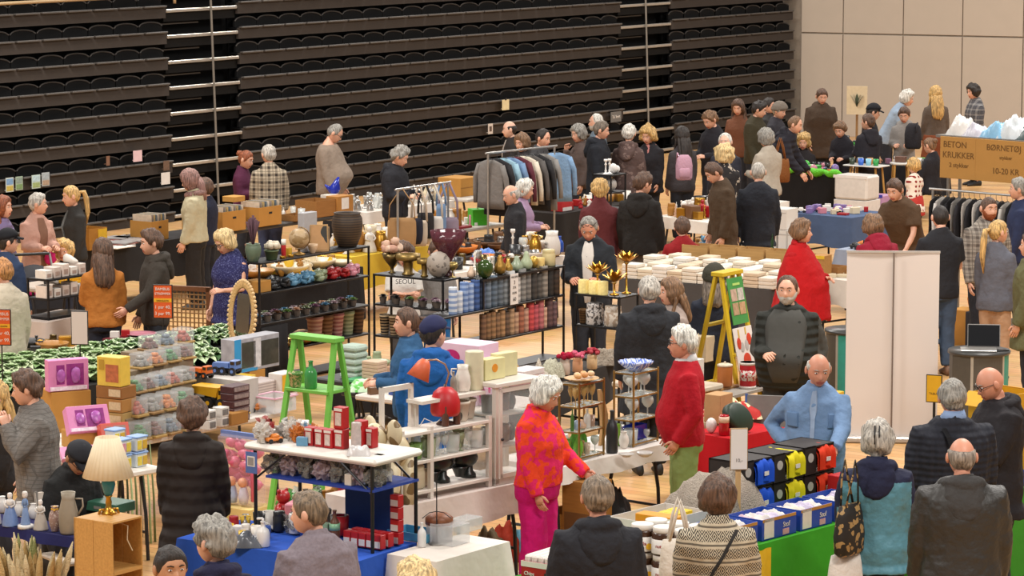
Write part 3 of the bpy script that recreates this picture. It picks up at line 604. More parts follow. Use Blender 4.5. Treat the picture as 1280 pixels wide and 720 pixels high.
def _floor():
 nt = fm.node_tree; N = nt.nodes; L = nt.links; b = N['Principled BSDF']; b.inputs['Roughness'].default_value = .38
 tc = N.new('ShaderNodeTexCoord'); mp = N.new('ShaderNodeMapping'); mp.inputs['Rotation'].default_value = (0, 0, -ANG_B); L.new(tc.outputs['Object'], mp.inputs[0])
 br = N.new('ShaderNodeTexBrick'); br.inputs['Scale'].default_value = 1; br.inputs['Brick Width'].default_value = 1.8; br.inputs['Row Height'].default_value = .13; br.inputs['Mortar Size'].default_value = .004
 br.inputs['Color1'].default_value = (*col('dfb079'), 1); br.inputs['Color2'].default_value = (*col('d0a066'), 1); br.inputs['Mortar'].default_value = (*col('8f6d49'), 1); L.new(mp.outputs[0], br.inputs[0])
 n = N.new('ShaderNodeTexNoise'); n.inputs['Scale'].default_value = 3; L.new(mp.outputs[0], n.inputs['Vector'])
 mx = N.new('ShaderNodeMix'); mx.data_type = 'RGBA'; mx.blend_type = 'MULTIPLY'; mx.inputs[0].default_value = .25; L.new(br.outputs[0], mx.inputs[6]); L.new(n.outputs['Color'], mx.inputs[7]); L.new(mx.outputs[2], b.inputs['Base Color'])
_floor()
fl = MB(); fl.add([(-30, 5, 0), (40, 5, 0), (40, 95, 0), (-30, 95, 0)], [(0, 1, 2, 3)]); struct(fl.build('floor', fm))
SB = 88.8
def base_y(x): return EYE*SB*(3475-x)/3475-174
P0 = at(0, base_y(0)); P1 = at(1000, base_y(1000)); UW = (P1-P0).normalized(); NW = V((-UW.y, UW.x, 0)); AW = atan2(UW.y, UW.x)
def tw(x): return (at(x, base_y(x))-P0).dot(UW)
def onwall(px, py, off=.0):
 """pixel -> (distance along the stand, height) on the stand's front plane shifted off metres out"""
 x, u = (px-640)/F, -(py-360)/F; d = V((x, cos(TILT)+u*sin(TILT), -sin(TILT)+u*cos(TILT))); o = V((0, 0, EYE)); q = P0-NW*off
 t = (q-o).dot(NW)/d.dot(NW); p = o+d*t; return p
WM = lambda u, n, z: P0+UW*u+NW*n+V((0, 0, z))
m_fas = mat('3d3733', .75, 0, .1, 6); m_seat = mat('09090a', .8, 0, .1, 10); m_rim = mat('4a4643', .6); m_lip = mat('4f4a46', .6); m_bar = mat('b9b2a8', .3, .6); m_tan = mat('b39a76', .4, .3)
RISE, NR, ZL0 = .388, 10, .16
def seat_mesh():
 q = MB(); w = .525
 n = 10; fr = []; bk = []
 for i in range(n+1):
  x = -w/2+w*i/n; zt = .085+.06*(1-(2*i/n-1)**2)**.6; fr.append((x, zt))
 for yo, ri in ((.0, 0), (.045, 1)): pass
 q.use(0); rings = []
 for (x, zt) in fr: c = .03*(1-(2*x/w)**2); rings.append([(x, .08+c, -.01), (x, .08+c, zt), (x, .12+c, zt), (x, .12+c, -.01)])
 q.loft(rings)
 q.use(1).tube([(x, .075+.03*(1-(2*x/w)**2), zt) for x, zt in fr], .011, 5)  # lighter tube: light catching the arched top edge, put into the colour
 q.use(2).box((0, -.025, -.012), (w-.03, .07, .028), bev=.006)  # lip painted paler than the seat to look lit
 q.use(0).box((0, .05, -.02), (w-.04, .14, .02))
 o = q.build('seat', [m_seat, m_rim, m_lip]); me = o.data; bpy.data.objects.remove(o); return me
SEAT = seat_mesh()
def stand(x0, x1, label, first=0, pitch=.54):
 t0, t1 = tw(x0), tw(x1); L = t1-t0; g = thing('telescopic_grandstand', label, 'grandstand', WM(t0, 0, 0), AW, 'folded telescopic stands'); ns = int(L/pitch+.3); pt = L/ns; spots = []
 for k in range(NR):
  z = ZL0+RISE*k; q = MB(); n = .015*k
  q.use(0).box((L/2, n+.02, z-.105), (L, .05, .17)); q.use(1).box((L/2, n+.24, z+.05), (L, .03, .36)); q.box((L/2, n+.13, z-.03), (L, .2, .02)); q.build('fascia_panel', [m_fas, m_seat], g)  # near-black backing paints the shade in the recess behind the seats
  for i in range(ns): spots.append((k, pt*(i+.5), n, z))
 spots.sort(key=lambda s: (s[1], s[0]))
 vis = [s for s in spots if EYE-s[3] > 0]
 for i, (k, u, n, z) in enumerate(spots[:100]):
  o = bpy.data.objects.new('seat', SEAT); C.objects.link(o); o.parent = g; o.location = (u, n, z)
 if len(spots) > 100:
  q = MB(); vs = [tuple(v.co) for v in SEAT.vertices]; fs = [tuple(p.vertices) for p in SEAT.polygons]; mi = [p.material_index for p in SEAT.polygons]
  for (k, u, n, z) in spots[100:]:
   a = len(q.v); q.v += [(x+u, y+n, zz+z) for x, y, zz in vs]; q.f += [tuple(i+a for i in f) for f in fs]; q.m += mi
  tag(q.build('seats', [m_seat, m_rim, m_lip], g), kind='stuff')
 return g
stand(-75, 218, 'dark folded seating stand left of the first metal-edged steps')
stand(307, 780, 'long dark folded seating stand between the two flights of steps')
stand(843, 994, 'dark folded seating stand meeting the grey wall')
def steps(x0, x1, xp, label):
 t0, t1 = tw(x0), tw(x1); L = t1-t0; g = thing('aisle_steps', label, 'steps', WM(t0, 0, 0), AW, 'aisle steps')
 for k in range(NR):
  z = ZL0+RISE*k-.085; q = MB(); q.box((L/2, .02+.015*k, z), (L-.02, .06, .05), bev=.008); q.build('step_nosing', m_bar, g)
  q = MB(); q.box((L/2, .07+.015*k, z-.10), (L-.02, .04, .13)); q.box((L/2, .35+.015*k, z+.1), (L-.02, .04, .3)); q.box((L/2, .2+.015*k, z-.03), (L-.02, .3, .02)); q.build('riser', m_seat, g)
  q = MB(); q.box((L*.28, .16+.015*k, z+.185), (L*.52, .02, .02)); q.build('edge_bar', m_rim, g)
 q = MB(); u = tw(xp)-t0; q.tube([(u, -.03, 0), (u, -.03+.015*NR, RISE*NR+.4)], .018, 8); q.build('handrail_post', mat('8c867d', .4, .5), g)
steps(218, 307, 272, 'flight of dark steps with bright metal edges left of the clothes stalls')
steps(780, 843, 810, 'flight of dark steps with metal edges behind the pink-scarf woman')
q = MB(); t0, t1 = tw(-75), tw(217); q.tube([WM(t0, -.08, 3.43), WM(t1, -.08, 3.43)], .025, 8); q.tube([WM(t1, -.08, 3.43), WM(t1, -.08, 3.3)], .025, 8)
tag(q.build('guard_rail', m_tan, None, True), 'tan guard rail along the top of the seating stand', 'rail')
q = MB(); tl, tr = tw(-90), tw(1000); q.box(((tl+tr)/2, .75, 2.2), (tr-tl, .1, 4.4)); o = q.build('wall_back', mat('1d1b1b', .8)); o.location = P0; o.rotation_euler.z = AW; struct(o)
# grey panelled wall
DW = V((.924, -.383, 0)); NWALL = V((.383, .924, 0)); AWL = atan2(DW.y, DW.x)
q = MB(); q.use(0).box((4, .08, 1.9), (9, .1, 3.8)); PW = 1.215
def tr_(x):       # distance along the right wall of a pixel column
 a = (x-640)/F; d = V((a, 1, 0)); # solve P1+DW*t = d*s
 t = (P1.y*d.x-P1.x)/(DW.x-DW.y*d.x); return t
edges = [tr_(x) for x in (1000.5, 1053, 1128, 1202, 1278, 1352, 1430)]
for a, b in zip(edges, edges[1:]):
 for z0, z1 in ((.0, 2.02), (2.05, 3.7)): q.use(1).box(((a+b)/2, .015, (z0+z1)/2), (b-a-.02, .03, z1-z0), bev=.004)
wm = mat('b5a797', .6, 0, .05, 3)
o = q.build('wall_right', [mat('8f8477', .8), wm]); o.location = P1; o.rotation_euler.z = AWL; struct(o)
cd = bpy.data.cameras.new('camera'); cd.sensor_width = 36; cd.lens = 36*F/1280; cd.clip_end = 300; cam = bpy.data.objects.new('camera', cd); C.objects.link(cam)
cam.location = (0, 0, EYE); cam.rotation_euler = (pi/2-TILT, 0, 0); bpy.context.scene.camera = cam
w = bpy.data.worlds.new('hall_air'); bpy.context.scene.world = w; w.use_nodes = True; w.node_tree.nodes['Background'].inputs[0].default_value = (1.0, .965, .93, 1); w.node_tree.nodes['Background'].inputs[1].default_value = .33
for i, (x, y) in enumerate(((-8, 14), (6, 14), (-8, 27), (6, 27), (-6, 40), (9, 40), (0, 54), (14, 54))):
 l = bpy.data.lights.new('hall_lamp', 'AREA'); l.shape = 'RECTANGLE'; l.size = 5; l.size_y = 1.2; l.energy = 1330; l.color = (1, .955, .90); o = bpy.data.objects.new('hall_lamp', l); C.objects.link(o); o.location = (x, y, 10.5)
s = bpy.context.scene; s.view_settings.view_transform = 'Standard'; s.view_settings.look = 'None'; s.view_settings.gamma = 1; s.view_settings.exposure = 0; s.view_settings.use_curve_mapping = False
def pal(h, **k): return mat(h, **k)
BLK = mat('1c1b1d', .5); BLKM = mat('1f1e20', .4, .3); WHT = mat('ddd6cd', .5, 0, .04); CREAM = mat('d3c4a6', .7); CARD = mat('b3813f', .8, 0, .1, 8); CARDD = mat('9a6c36', .8); GOLD = mat('b98a35', .3, .9); BRASS = mat('9c7a45', .35, .85)
SILV = mat('b9b6b2', .25, .9); PLAST = mat('e4e2df', .25, 0, .03, 5, alpha=.5); GREYM = mat('8b8781', .5, .4); CLOTHW = mat('e0d8cf', .9, 0, .06, 5, bump=.3, bscale=9)
def seg(p0, p1, z):
 a, b = at(*p0, z), at(*p1, z); d = b-a; return a, d.length, atan2(d.y, d.x)
class Tab:
 """a table whose front edge runs between two photo pixels at height z"""
 def __init__(s, p0, p1, depth, label, z=.74, top='ddd6cd', cloth=None, clabel=None, drop=.2, legs='26262a', name='folding_table', cat='table', group=None, nmax=1.9):
  s.a, s.L, s.ang = seg(p0, p1, z); s.z = z; s.d = depth; s.rz = s.ang
  t = thing(name, label, cat, (s.a.x, s.a.y, 0), s.ang, group); s.root = t
  q = MB(); q.box((s.L/2, depth/2, z-.025), (s.L, depth, .05), bev=.012); q.build('tabletop', mat(top, .5, 0, .05), t)
  for x in (.1, s.L-.1):
   q = MB(); q.tube([(x, .06, 0), (x, .08, z*.5), (x, .14, z-.05)], .015, 6); q.tube([(x, depth-.06, 0), (x, depth-.08, z*.5), (x, depth-.14, z-.05)], .015, 6); q.tube([(x, .07, .22), (x, depth-.07, .22)], .012, 6)
   q.build('leg', mat(legs, .5, .3), t)
  if cloth:
   s.z = z+.008; n = max(8, int(s.L/.09)); m_ = max(5, int(depth/.12)); q = MB(); e = .012
   per = [(-e+(s.L+2*e)*i/n, -e) for i in range(n)]+[(s.L+e, -e+(depth+2*e)*i/m_) for i in range(m_)]+[(s.L+e-(s.L+2*e)*i/n, depth+e) for i in range(n)]+[(-e, depth+e-(depth+2*e)*i/m_) for i in range(m_)]
   rows = []
   for k in range(6):
    f = k/5; row = []
    for i, (x, y) in enumerate(per):
     w = (.014*sin(i*1.9)+.012*sin(i*.77+2))*f; ox = (-1 if x <= -e+1e-6 else 1 if x >= s.L+e-1e-6 else 0); oy = (-1 if y <= -e+1e-6 else 1 if y >= depth+e-1e-6 else 0)
     row.append((x+ox*(w+.02*f), y+oy*(w+.02*f), z+.006-drop*f*(1+.05*sin(i*.9))))
    rows.append(row)
   q.loft(rows, False); q.add(rows[0], [tuple(range(len(per)))])
   o = q.build('tablecloth', mat(cloth, .9, 0, .1, 6, bump=.3, bscale=10), None, True, (s.a.x, s.a.y, 0), s.ang); tag(o, clabel or label+' cloth', 'tablecloth')
 def p(s, u, v, z=0):
  c, n = cos(s.ang), sin(s.ang); return V((s.a.x+u*c-v*n, s.a.y+u*n+v*c, s.z+z))
PR = dict(vase=[(.55, 0), (.6, .02), (.95, .3), (1, .5), (.85, .72), (.5, .88), (.55, .97), (.62, 1), (.5, .98), (.42, .88), (.1, .86)], urn=[(.55, 0), (.62, .03), (.9, .35), (1, .62), (.95, .85), (.82, .95), (.88, 1), (.76, .98), (.7, .8), (.2, .6)],
          bottle=[(.9, 0), (1, .03), (1, .55), (.8, .68), (.35, .78), (.33, .95), (.4, .96), (.4, 1)], bowl=[(.4, 0), (.45, .08), (.75, .35), (.95, .75), (1, 1), (.93, .98), (.7, .4), (.2, .2)], cup=[(.75, 0), (.85, .05), (1, 1), (.9, .98), (.75, .15), (.1, .12)],
          candle=[(.97, 0), (1, .02), (1, .97), (.95, 1), (.6, .985)], goblet=[(.75, 0), (.72, .03), (.12, .06), (.1, .42), (.5, .5), (.95, .7), (1, .85), (.85, 1), (.8, .99), (.9, .84), (.4, .54), (.05, .52)],
          flute=[(.8, 0), (.75, .02), (.13, .05), (.12, .38), (.6, .5), (1, .75), (.9, 1), (.84, .99), (.9, .75), (.3, .45)], pot=[(.72, 0), (.78, .03), (1, .85), (1.08, .86), (1.08, 1), (.95, 1), (.9, .85), (.1, .82)], plate=[(.5, 0), (.55, .3), (1, .9), (1, 1), (.6, .55), (.1, .45)],
          jar=[(.9, 0), (1, .04), (1, .7), (.9, .78), (.92, .8), (.92, .97), (.85, 1)], pedestal=[(.5, 0), (.5, .06), (.36, .12), (.4, .6), (.5, .68), (.95, .72), (1, .8), (1, 1), (.9, 1), (.88, .86), (.2, .82)],
          candlestick=[(.9, 0), (1, .03), (.6, .08), (.25, .14), (.35, .25), (.2, .32), (.22, .6), (.42, .66), (.2, .72), (.25, .82), (.55, .88), (.55, 1), (.4, 1)], ball=[(.25, 0), (.62, .1), (.95, .35), (1, .52), (.9, .75), (.6, .92), (.2, 1)],
          tulip=[(.35, 0), (.38, .03), (.16, .1), (.18, .3), (.5, .5), (.85, .75), (1, 1), (.95, .98), (.75, .72), (.3, .45)], jug=[(.8, 0), (.9, .05), (1, .3), (.95, .55), (.72, .78), (.66, .84), (.74, 1), (.64, .98), (.55, .8), (.1, .7)], tin=[(.98, 0), (1, .02), (1, .98), (.98, 1)],
          pear=[(.4, 0), (.85, .1), (1, .3), (.85, .5), (.5, .68), (.42, .85), (.3, .96), (.06, 1)], spindle=[(1, 0), (1, .05), (.4, .12), (.7, .25), (.3, .4), (.5, .5), (.25, .6), (.35, .75), (.12, .85), (.05, 1)])
def turn(name, label, cat, prof, px, py, z, w, h, m, group=None, n=16, wob=None, parts=(), loc=None, px_=True, rz=0, **kw):
 """a turned piece standing at a pixel; w and h in photo pixels (or metres with px_=False)"""
 k = sc(px, py, z) if px_ else 1; W, H_ = w/k, h/k; q = MB(); q.lathe([(r*W/2, t*H_) for r, t in PR[prof]], n, None, wob)
 L = loc if loc is not None else at(px, py, z)
 o = q.build(name, m, None, True, L, rz); tag(o, label, cat, group)
 o['_w'] = W; o['_h'] = H_
 for f in parts: f(o, W, H_)
 return o
def p_flowers(hexs, r=.6, n=9, up=1.0, green='4c5a35', name='flowers'):
 def f(o, W, H_):
  q = MB(); rnd = random.Random(len(o.name)+int(W*999)); ms = [mat(h, .8, 0, .2, 20) for h in hexs]+[mat(green, .7)]
  for i in range(n):
   a = rnd.random()*6.28; rr = r*W*rnd.random()**.6; z = H_*up+W*(.28+.35*rnd.random())*(1.1-rr/(r*W+1e-6)*.6); q.use(rnd.randrange(len(hexs))).ball((rr*cos(a), rr*sin(a), z), W*.2*(.8+.5*rnd.random()), 8, 6, None, .5, i)
   q.use(len(hexs)).tube([(0, 0, H_*.8), (rr*cos(a)*.6, rr*sin(a)*.6, z*.85), (rr*cos(a), rr*sin(a), z)], W*.02, 4)
  q.build(name, ms, o, True)
 return f
def p_wick(o, W, H_): q = MB(); q.tube([(0, 0, H_*.97), (W*.03, 0, H_+.012)], .0022, 5); q.build('wick', BLK, o)
def p_handle(m):
 def f(o, W, H_):
  q = MB(); q.tube([(-W*.36, 0, H_*.84), (-W*.7, 0, H_*.84), (-W*.74, 0, H_*.66), (-W*.44, 0, H_*.42)], W*.05, 8); q.build('handle', m, o, True)
 return f
def p_lid(m, t=.12, over=1.04, knob=True):
 def f(o, W, H_):
  q = MB(); q.lathe([(W*.5*over, H_*.99), (W*.5*over, H_*(.99+t*.6)), (W*.3, H_*(.99+t)), (0, H_*(1+t))], 16)
  if knob: q.ball((0, 0, H_*(1.03+t)), W*.08, 8, 6)
  q.build('lid', m, o, True)
 return f
def p_band(m, z0, z1, over=1.015, prof='tin', name='label'):
 def f(o, W, H_):
  q = MB(); q.lathe([(W*.5*over*.99, H_*z0), (W*.5*over, H_*z0), (W*.5*over, H_*z1), (W*.5*over*.99, H_*z1)], 16); q.build(name, m, o, True)
 return f
def carton(name, label, cat, px, py, z, w, d, h, m, rz=ANG_B, open_=False, panels=(), group=None, loc=None, wall=.006, flap=0, txt=None, tape=None, bev=.004, px_=False):
 """a box whose front face's bottom edge centre stands at a pixel. panels: (part name, material, x0, z0, x1, z1, face) in fractions of the face"""
 if loc is None: loc = at(px, py, z)
 if px_: k = sc(px, py, z); w, d, h = w/k, d/k, h/k
 c, s_ = cos(rz), sin(rz); t = thing(name, label, cat, (loc.x-s_*d/2, loc.y+c*d/2, loc.z), rz, group)
 q = MB()
 if open_:
  q.box((0, 0, wall/2), (w, d, wall))
  for x in (-1, 1): q.box((x*(w-wall)/2, 0, h/2), (wall, d, h)); q.box((0, x*(d-wall)/2, h/2), (w-2*wall, wall, h))
  q.build('body', m, t)
  if flap:
   for x in (-1, 1):
    q = MB(); q.box((0, 0, 0), (flap, d, .004), M=MX.Translation((x*(w/2+flap*.35), 0, h-flap*.28)) @ MX.Rotation(x*.75, 4, 'Y')); q.build('flap', m, t)
 else:
  q.box((0, 0, h/2), (w, d, h), bev=bev); q.build('body', m, t)
 for pn in panels:
  nm, pm, x0, z0, x1, z1 = pn[:6]; fc = pn[6] if len(pn) > 6 else 'f'; q = MB()
  if fc == 'f': q.box(((x0+x1-1)*w/2, -d/2-.0015, (z0+z1)*h/2), ((x1-x0)*w, .004, (z1-z0)*h))
  elif fc == 'r': q.box((w/2+.0015, (x0+x1-1)*d/2, (z0+z1)*h/2), (.004, (x1-x0)*d, (z1-z0)*h))
  elif fc == 't': q.box(((x0+x1-1)*w/2, (z0+z1-1)*d/2, h+.0015), ((x1-x0)*w, (z1-z0)*d, .004))
  elif fc == 'fe': q.lathe([(0, -.001), ((x1-x0)*w/2, -.001), ((x1-x0)*w/2, .002), (0, .0025)], 18, MX.Translation(((x0+x1-1)*w/2, -d/2-.001, (z0+z1)*h/2)) @ MX.Scale((z1-z0)*h/((x1-x0)*w), 4, (0, 0, 1)) @ MX.Rotation(pi/2, 4, 'X'))
  q.build(nm, pm, t)
 for (s, size, m_, x, zz, fc) in (txt or ()):
  M = MX.Translation((x*w, -d/2-.004, zz*h)) if fc == 'f' else MX.Translation((w/2+.004, x*d, zz*h)) @ MX.Rotation(pi/2, 4, 'Z'); text(s, size, m_, t, M)
 return t
def lump(q, c, r, seed=0, n=12, m=8, rough=.5): q.ball(c, r, n, m, None, rough, seed)
def heap(name, label, cat, px, py, z, w, d, h, m, n=10, rz=0, seed=1, group=None, ridge=.5):
 """a soft crumpled mound: cloth, bag or bundle"""
 q = MB(); rnd = random.Random(seed); nu, nv = 18, 14
 def fn(u, v):
  x, y = u*2-1, v*2-1; e = max(0, 1-abs(x)**2.6)*max(0, 1-abs(y)**2.6); nz = NZ.noise(V((x*2.2+seed, y*2.2, seed*1.3))); n2 = NZ.noise(V((x*6+seed, y*6, 2)))
  return (x*w/2*(1+.06*n2), y*d/2*(1+.06*nz), max(0, h*(e**.55)*(.78+ridge*nz+.16*n2)))
 q.grid(fn, nu, nv); k = nu+1; nvt = len(q.v)
 q.add([(x, y, -.0) for x, y, zz in (q.v[0], q.v[nu], q.v[nvt-1], q.v[nvt-1-nu])], [(3, 2, 1, 0)])
 o = q.build(name, m, None, True, at(px, py, z), rz); return tag(o, label, cat, group)
def leaf(q, base, dirv, L, w, droop=.4, n=4):
 d = V(dirv).normalized(); s = d.cross(V((0, 0, 1))); s = s.normalized() if s.length > .01 else V((1, 0, 0)); pts = []
 for i in range(n+1):
  t = i/n; c = V(base)+d*L*t+V((0, 0, -droop*L*t*t)); ww = w*sin(pi*min(1, .08+t*.92))**.8*(1-.1*t); up = V((0, 0, .18*ww)); pts.append([tuple(c-s*ww/2+up), tuple(c), tuple(c+s*ww/2+up)])
 vs = [p for r in pts for p in r]; q.add(vs, [(3*i+j, 3*i+j+1, 3*i+j+4, 3*i+j+3) for i in range(n) for j in (0, 1)])
# small goods, one prototype per kind and colour, copied
_pro = {}
def goods_proto(kind, hx, first):
 """returns a root at the origin about 1 unit high"""
 q = MB(); m = mat(hx, .35, .0, .12, 30) if hx != 'glass' else glass('e6ebe8', .35)
 if hx in ('b98a35', '9c7a45', 'b9b6b2', '6d5a36'): m = mat(hx, .3, .85)
 if kind == 'figurine':
  q.lathe([(.26, 0), (.28, .03), (.24, .2), (.14, .5), (.17, .62), (.16, .7), (.06, .78)], 12); q.ball((0, 0, .87), (.10, .1, .125), 10, 7)
  for s in (-1, 1): q.tube([(s*.15, 0, .68), (s*.22, -.06, .52), (s*.08, -.15, .45)], [.05, .045, .035], 6)
  o = q.build(kind, m, None, True)
 elif kind == 'box': q.box((0, 0, .3), (.8, .55, .6), bev=.03); o = q.build('gift_box', m)
 elif kind == 'book': q.box((0, 0, .1), (.75, 1, .2), bev=.01); o = q.build('book', m)
 elif kind == 'toy_car':
  o = thing('toy_car', '', ''); q.box((0, 0, .22), (.95, .42, .2), bev=.06); q.box((-.05, 0, .4), (.5, .38, .2), bev=.06, taper=.8); q.build('body', m, o, True)
  for x in (-.3, .3):
   for y in (-.2, .2): w = MB(); w.lathe([(.06, -.04), (.13, -.04), (.13, .04), (.06, .04)], 10, MX.Translation((x, y, .13)) @ MX.Rotation(pi/2, 4, 'X')); w.build('wheel', BLK, o)
 elif kind == 'soft_toy':
  q.ball((0, 0, .32), (.27, .22, .32)); q.ball((0, -.03, .76), (.22, .2, .21))
  for s in (-1, 1): q.ball((s*.16, 0, .94), (.07, .05, .07), 8, 6); q.tube([(s*.2, -.05, .5), (s*.36, -.18, .36)], [.09, .07], 8); q.tube([(s*.14, -.1, .12), (s*.22, -.34, .08)], [.11, .09], 8)
  o = q.build(kind, m, None, True)
 elif kind == 'bag': q.ball((0, 0, .4), (.45, .35, .42), 20, 14, None, .8, 3); q.ball((.1, .05, .5), (.3, .3, .36), 16, 11, None, 1.1, 8); q.tube([(0, 0, .75), (.03, 0, .86), (-.05, .02, 1)], [.12, .06, .14], 8); o = q.build('plastic_bag', mat(hx, .25, 0, .25, 30, .6, 14, alpha=.62), None, False)
 elif kind == 'succulent':
  q.use(0).lathe([(.22, 0), (.3, .45), (.26, .43)], 10)
  q.use(1)
  for ring_, (nn, L, el) in enumerate(((7, .5, .35), (6, .42, .8), (4, .32, 1.3))):
   for i in range(nn): a = 6.28*i/nn+ring_; leaf(q, (0, 0, .45), (cos(a)*cos(el), sin(a)*cos(el), sin(el)), L, .26, .2, 3)
  o = q.build(kind, [mat('5b5048', .7), m], None, False)
 elif kind == 'yarn':
  for i in range(7): q.ball((.24*cos(i*.9), .2*sin(i*.9), .25+.22*(i % 2)), (.26, .22, .2), 8, 6, None, .8, i)
  o = q.build('yarn_bundle', m, None, True)
 elif kind == 'shoe':
  q.loft([[(.3*w*cos(a)*.6, y, max(0, hh*.5+hh*.5*sin(a))) for a in [2*pi*i/10 for i in range(10)]] for y, w, hh in ((.5, .6, .5), (.3, .8, .6), (.0, .85, .5), (-.3, .9, .32), (-.5, .5, .2))]); o = q.build('shoe_pair' if 0 else 'sneaker', m, None, True)
 elif kind == 'stand_frame': q.box((0, 0, .5), (.7, .05, 1)); q.use(1).box((0, -.03, .5), (.55, .02, .82)); o = q.build('picture_frame', [mat('8a6a3f'), m])
 else:
  pr = PR[kind]; asp = dict(plate=1.0, bowl=1.0, cup=.42, candlestick=.2, bottle=.16, vase=.3, goblet=.24, flute=.14, ball=.45, jar=.33, pot=.45, urn=.38, pedestal=.5, candle=.14, jug=.36, spindle=.2, pear=.38, tulip=.4, tin=.42)[kind]; hh = {'plate': .12, 'bowl': .5}.get(kind, 1); q.lathe([(r*asp, t*hh) for r, t in pr], 12)
  o = q.build({'ball': 'glass_ball', 'tin': 'tin'}.get(kind, kind), m, None, True)
 return o
CN = {'ddd6cd': 'white', 'b98a35': 'gold', '9c7a45': 'brass', 'b9b6b2': 'silver', 'glass': 'clear glass', '6b4a30': 'brown', 'a3702f': 'tan', 'a01c20': 'red', '2f4a8f': 'blue', '2a2a2c': 'black', '6f8f4a': 'green', 'd3c4a6': 'cream', 'c77f8e': 'pink', 'd57b2c': 'orange', '7d6aa0': 'violet',
      'd8b02e': 'yellow', '8b8781': 'grey', '5f8fae': 'light blue', '3fae3a': 'bright green', '8a5f78': 'mauve', '8f9a78': 'sage', 'b5a1a8': 'dusty pink', '6d5a36': 'bronze', 'c9a184': 'peach'}
def good(kind, hx, p, h, rz, where):
 key = (kind, hx); nm = {'box': 'gift box', 'toy_car': 'toy car', 'soft_toy': 'soft toy', 'bag': 'plastic bag', 'stand_frame': 'picture frame', 'shoe': 'sneaker', 'yarn': 'yarn bundle', 'ball': 'ball', 'pedestal': 'pedestal bowl', 'spindle': 'turned ornament', 'tulip': 'flared vase'}.get(kind, kind)
 lab = f'small {CN[hx]} {nm} {where}'; grp = f'{CN[hx]} {nm}s {where}'
 if key not in _pro:
  o = goods_proto(kind, hx, None); _pro[key] = o; o.location = p; o.rotation_euler.z = rz; o.scale = (h, h, h); tag(o, lab, nm, grp)
 else: o = dup(_pro[key], p, rz, lab, grp, h); o['category'] = nm
 return o
def clutter(where, poly, z, n, kinds, cols, h=(.08, .16), seed=1, sep=.09):
 """n single goods scattered over the surface at height z inside a pixel quad (a,b,c,d)"""
 rnd = random.Random(seed); done = []; t = 0
 if isinstance(z, Tab):
  T_ = z; z = T_.z; q = [at(x, y, z)-T_.p(0, 0) for x, y in poly]; us = [a.dot(V((cos(T_.ang), sin(T_.ang), 0))) for a in q]; m_ = min(.09, T_.d*.25); lo, hi = max(m_, min(us)), min(T_.L-m_, max(us))
  if hi-lo < .3: lo, hi = m_, T_.L-m_
  A = [T_.p(lo, m_), T_.p(hi, m_), T_.p(hi, T_.d-m_), T_.p(lo, T_.d-m_)]
 else: A = [at(x, y, z) for x, y in poly]
 while len(done) < n and t < n*30:
  t += 1; u, v = rnd.random(), rnd.random(); p = (A[0]*(1-u)+A[1]*u)*(1-v)+(A[3]*(1-u)+A[2]*u)*v
  if any((p-q).length < sep for q in done): continue
  done.append(p); kd = rnd.choice(kinds); good(kd, rnd.choice(cols), p, rnd.uniform(*h)*({'book': 1.6, 'plate': 1.6, 'bowl': 1.1, 'box': 1.2, 'toy_car': 1.3, 'bag': 1.4}.get(kd, 1)), rnd.uniform(0, 6.28) if kd not in ('figurine', 'soft_toy') else rnd.uniform(-.6, .9), where)
def shelf_unit(label, corner, zt, la, lb, tiers, m=None, name='metal_shelf', post=.018, board=.02, group=None, braces=True, zb=0.0, cat='shelf'):
 """an open rack: near corner pixel at height zt, la metres along A (away right), lb metres along -B (away left)"""
 m = m or BLKM; P = at(*corner, zt); t = thing(name, label, cat, (P.x, P.y, 0), ANG_A, group)    # local x = A, y = -B
 for z in tiers: q = MB(); q.box((la/2, lb/2, z-board/2), (la, lb, board), bev=.003); q.build('shelf', m, t)
 for x in (post/2, la-post/2):
  for y in (post/2, lb-post/2): q = MB(); q.box((x, y, (zb+max(tiers))/2), (post, post, max(tiers)-zb)); q.build('post', m, t)
 return t
def loc_on(t, u, v, z): return t.matrix_basis @ V((u, v, z)) if False else V((t.location.x+u*cos(t.rotation_euler.z)-v*sin(t.rotation_euler.z), t.location.y+u*sin(t.rotation_euler.z)+v*cos(t.rotation_euler.z), z))
RB, RA = ANG_B, ANG_A
def note(px, py, w, h, m, label, name='paper_sheet', cat='paper', group=None, tilt=0, extra=None):
 p = onwall(px, py, .07); k = F/p.y; q = MB(); W, H_ = w/k/.80, h/k; q.box((0, 0, 0), (W, .006, H_), M=MX.Rotation(tilt, 4, 'Y')); q.box((0, .03, -H_/2+.02), (W*.5, .07, .006))
 o = q.build(name, m, None, False, p, AW); tag(o, label, cat, group)
 if extra: extra(o, W, H_)
 return o
def cover(c1, c2):
 def f(o, W, H_): q = MB(); q.box((0, -.005, H_*.22), (W*.86, .004, H_*.42)); q.build('cover_picture', mat(c1, .6, 0, .5, 30), o); q = MB(); q.box((0, -.005, -H_*.25), (W*.86, .004, H_*.36)); q.build('cover_picture', mat(c2, .6, 0, .5, 30), o)
 return f
note(12, 231, 11, 18, mat('c4ccc6'), 'leftmost of four picture leaflets propped on the stand, blue and yellow cover', 'leaflet', 'leaflet', 'leaflets propped on the stand', extra=cover('6f93b8', 'b3a14f'))
note(24, 229, 10, 17, mat('9fb09c'), 'second leaflet from the left on the stand, grey-green cover', 'leaflet', 'leaflet', 'leaflets propped on the stand', extra=cover('7d8f86', '6f8a5c'))
note(45, 227, 12, 17, mat('b9c9c2'), 'third leaflet from the left on the stand, pale blue top and green foot', 'leaflet', 'leaflet', 'leaflets propped on the stand', extra=cover('a9c1c9', '8fa06a'))
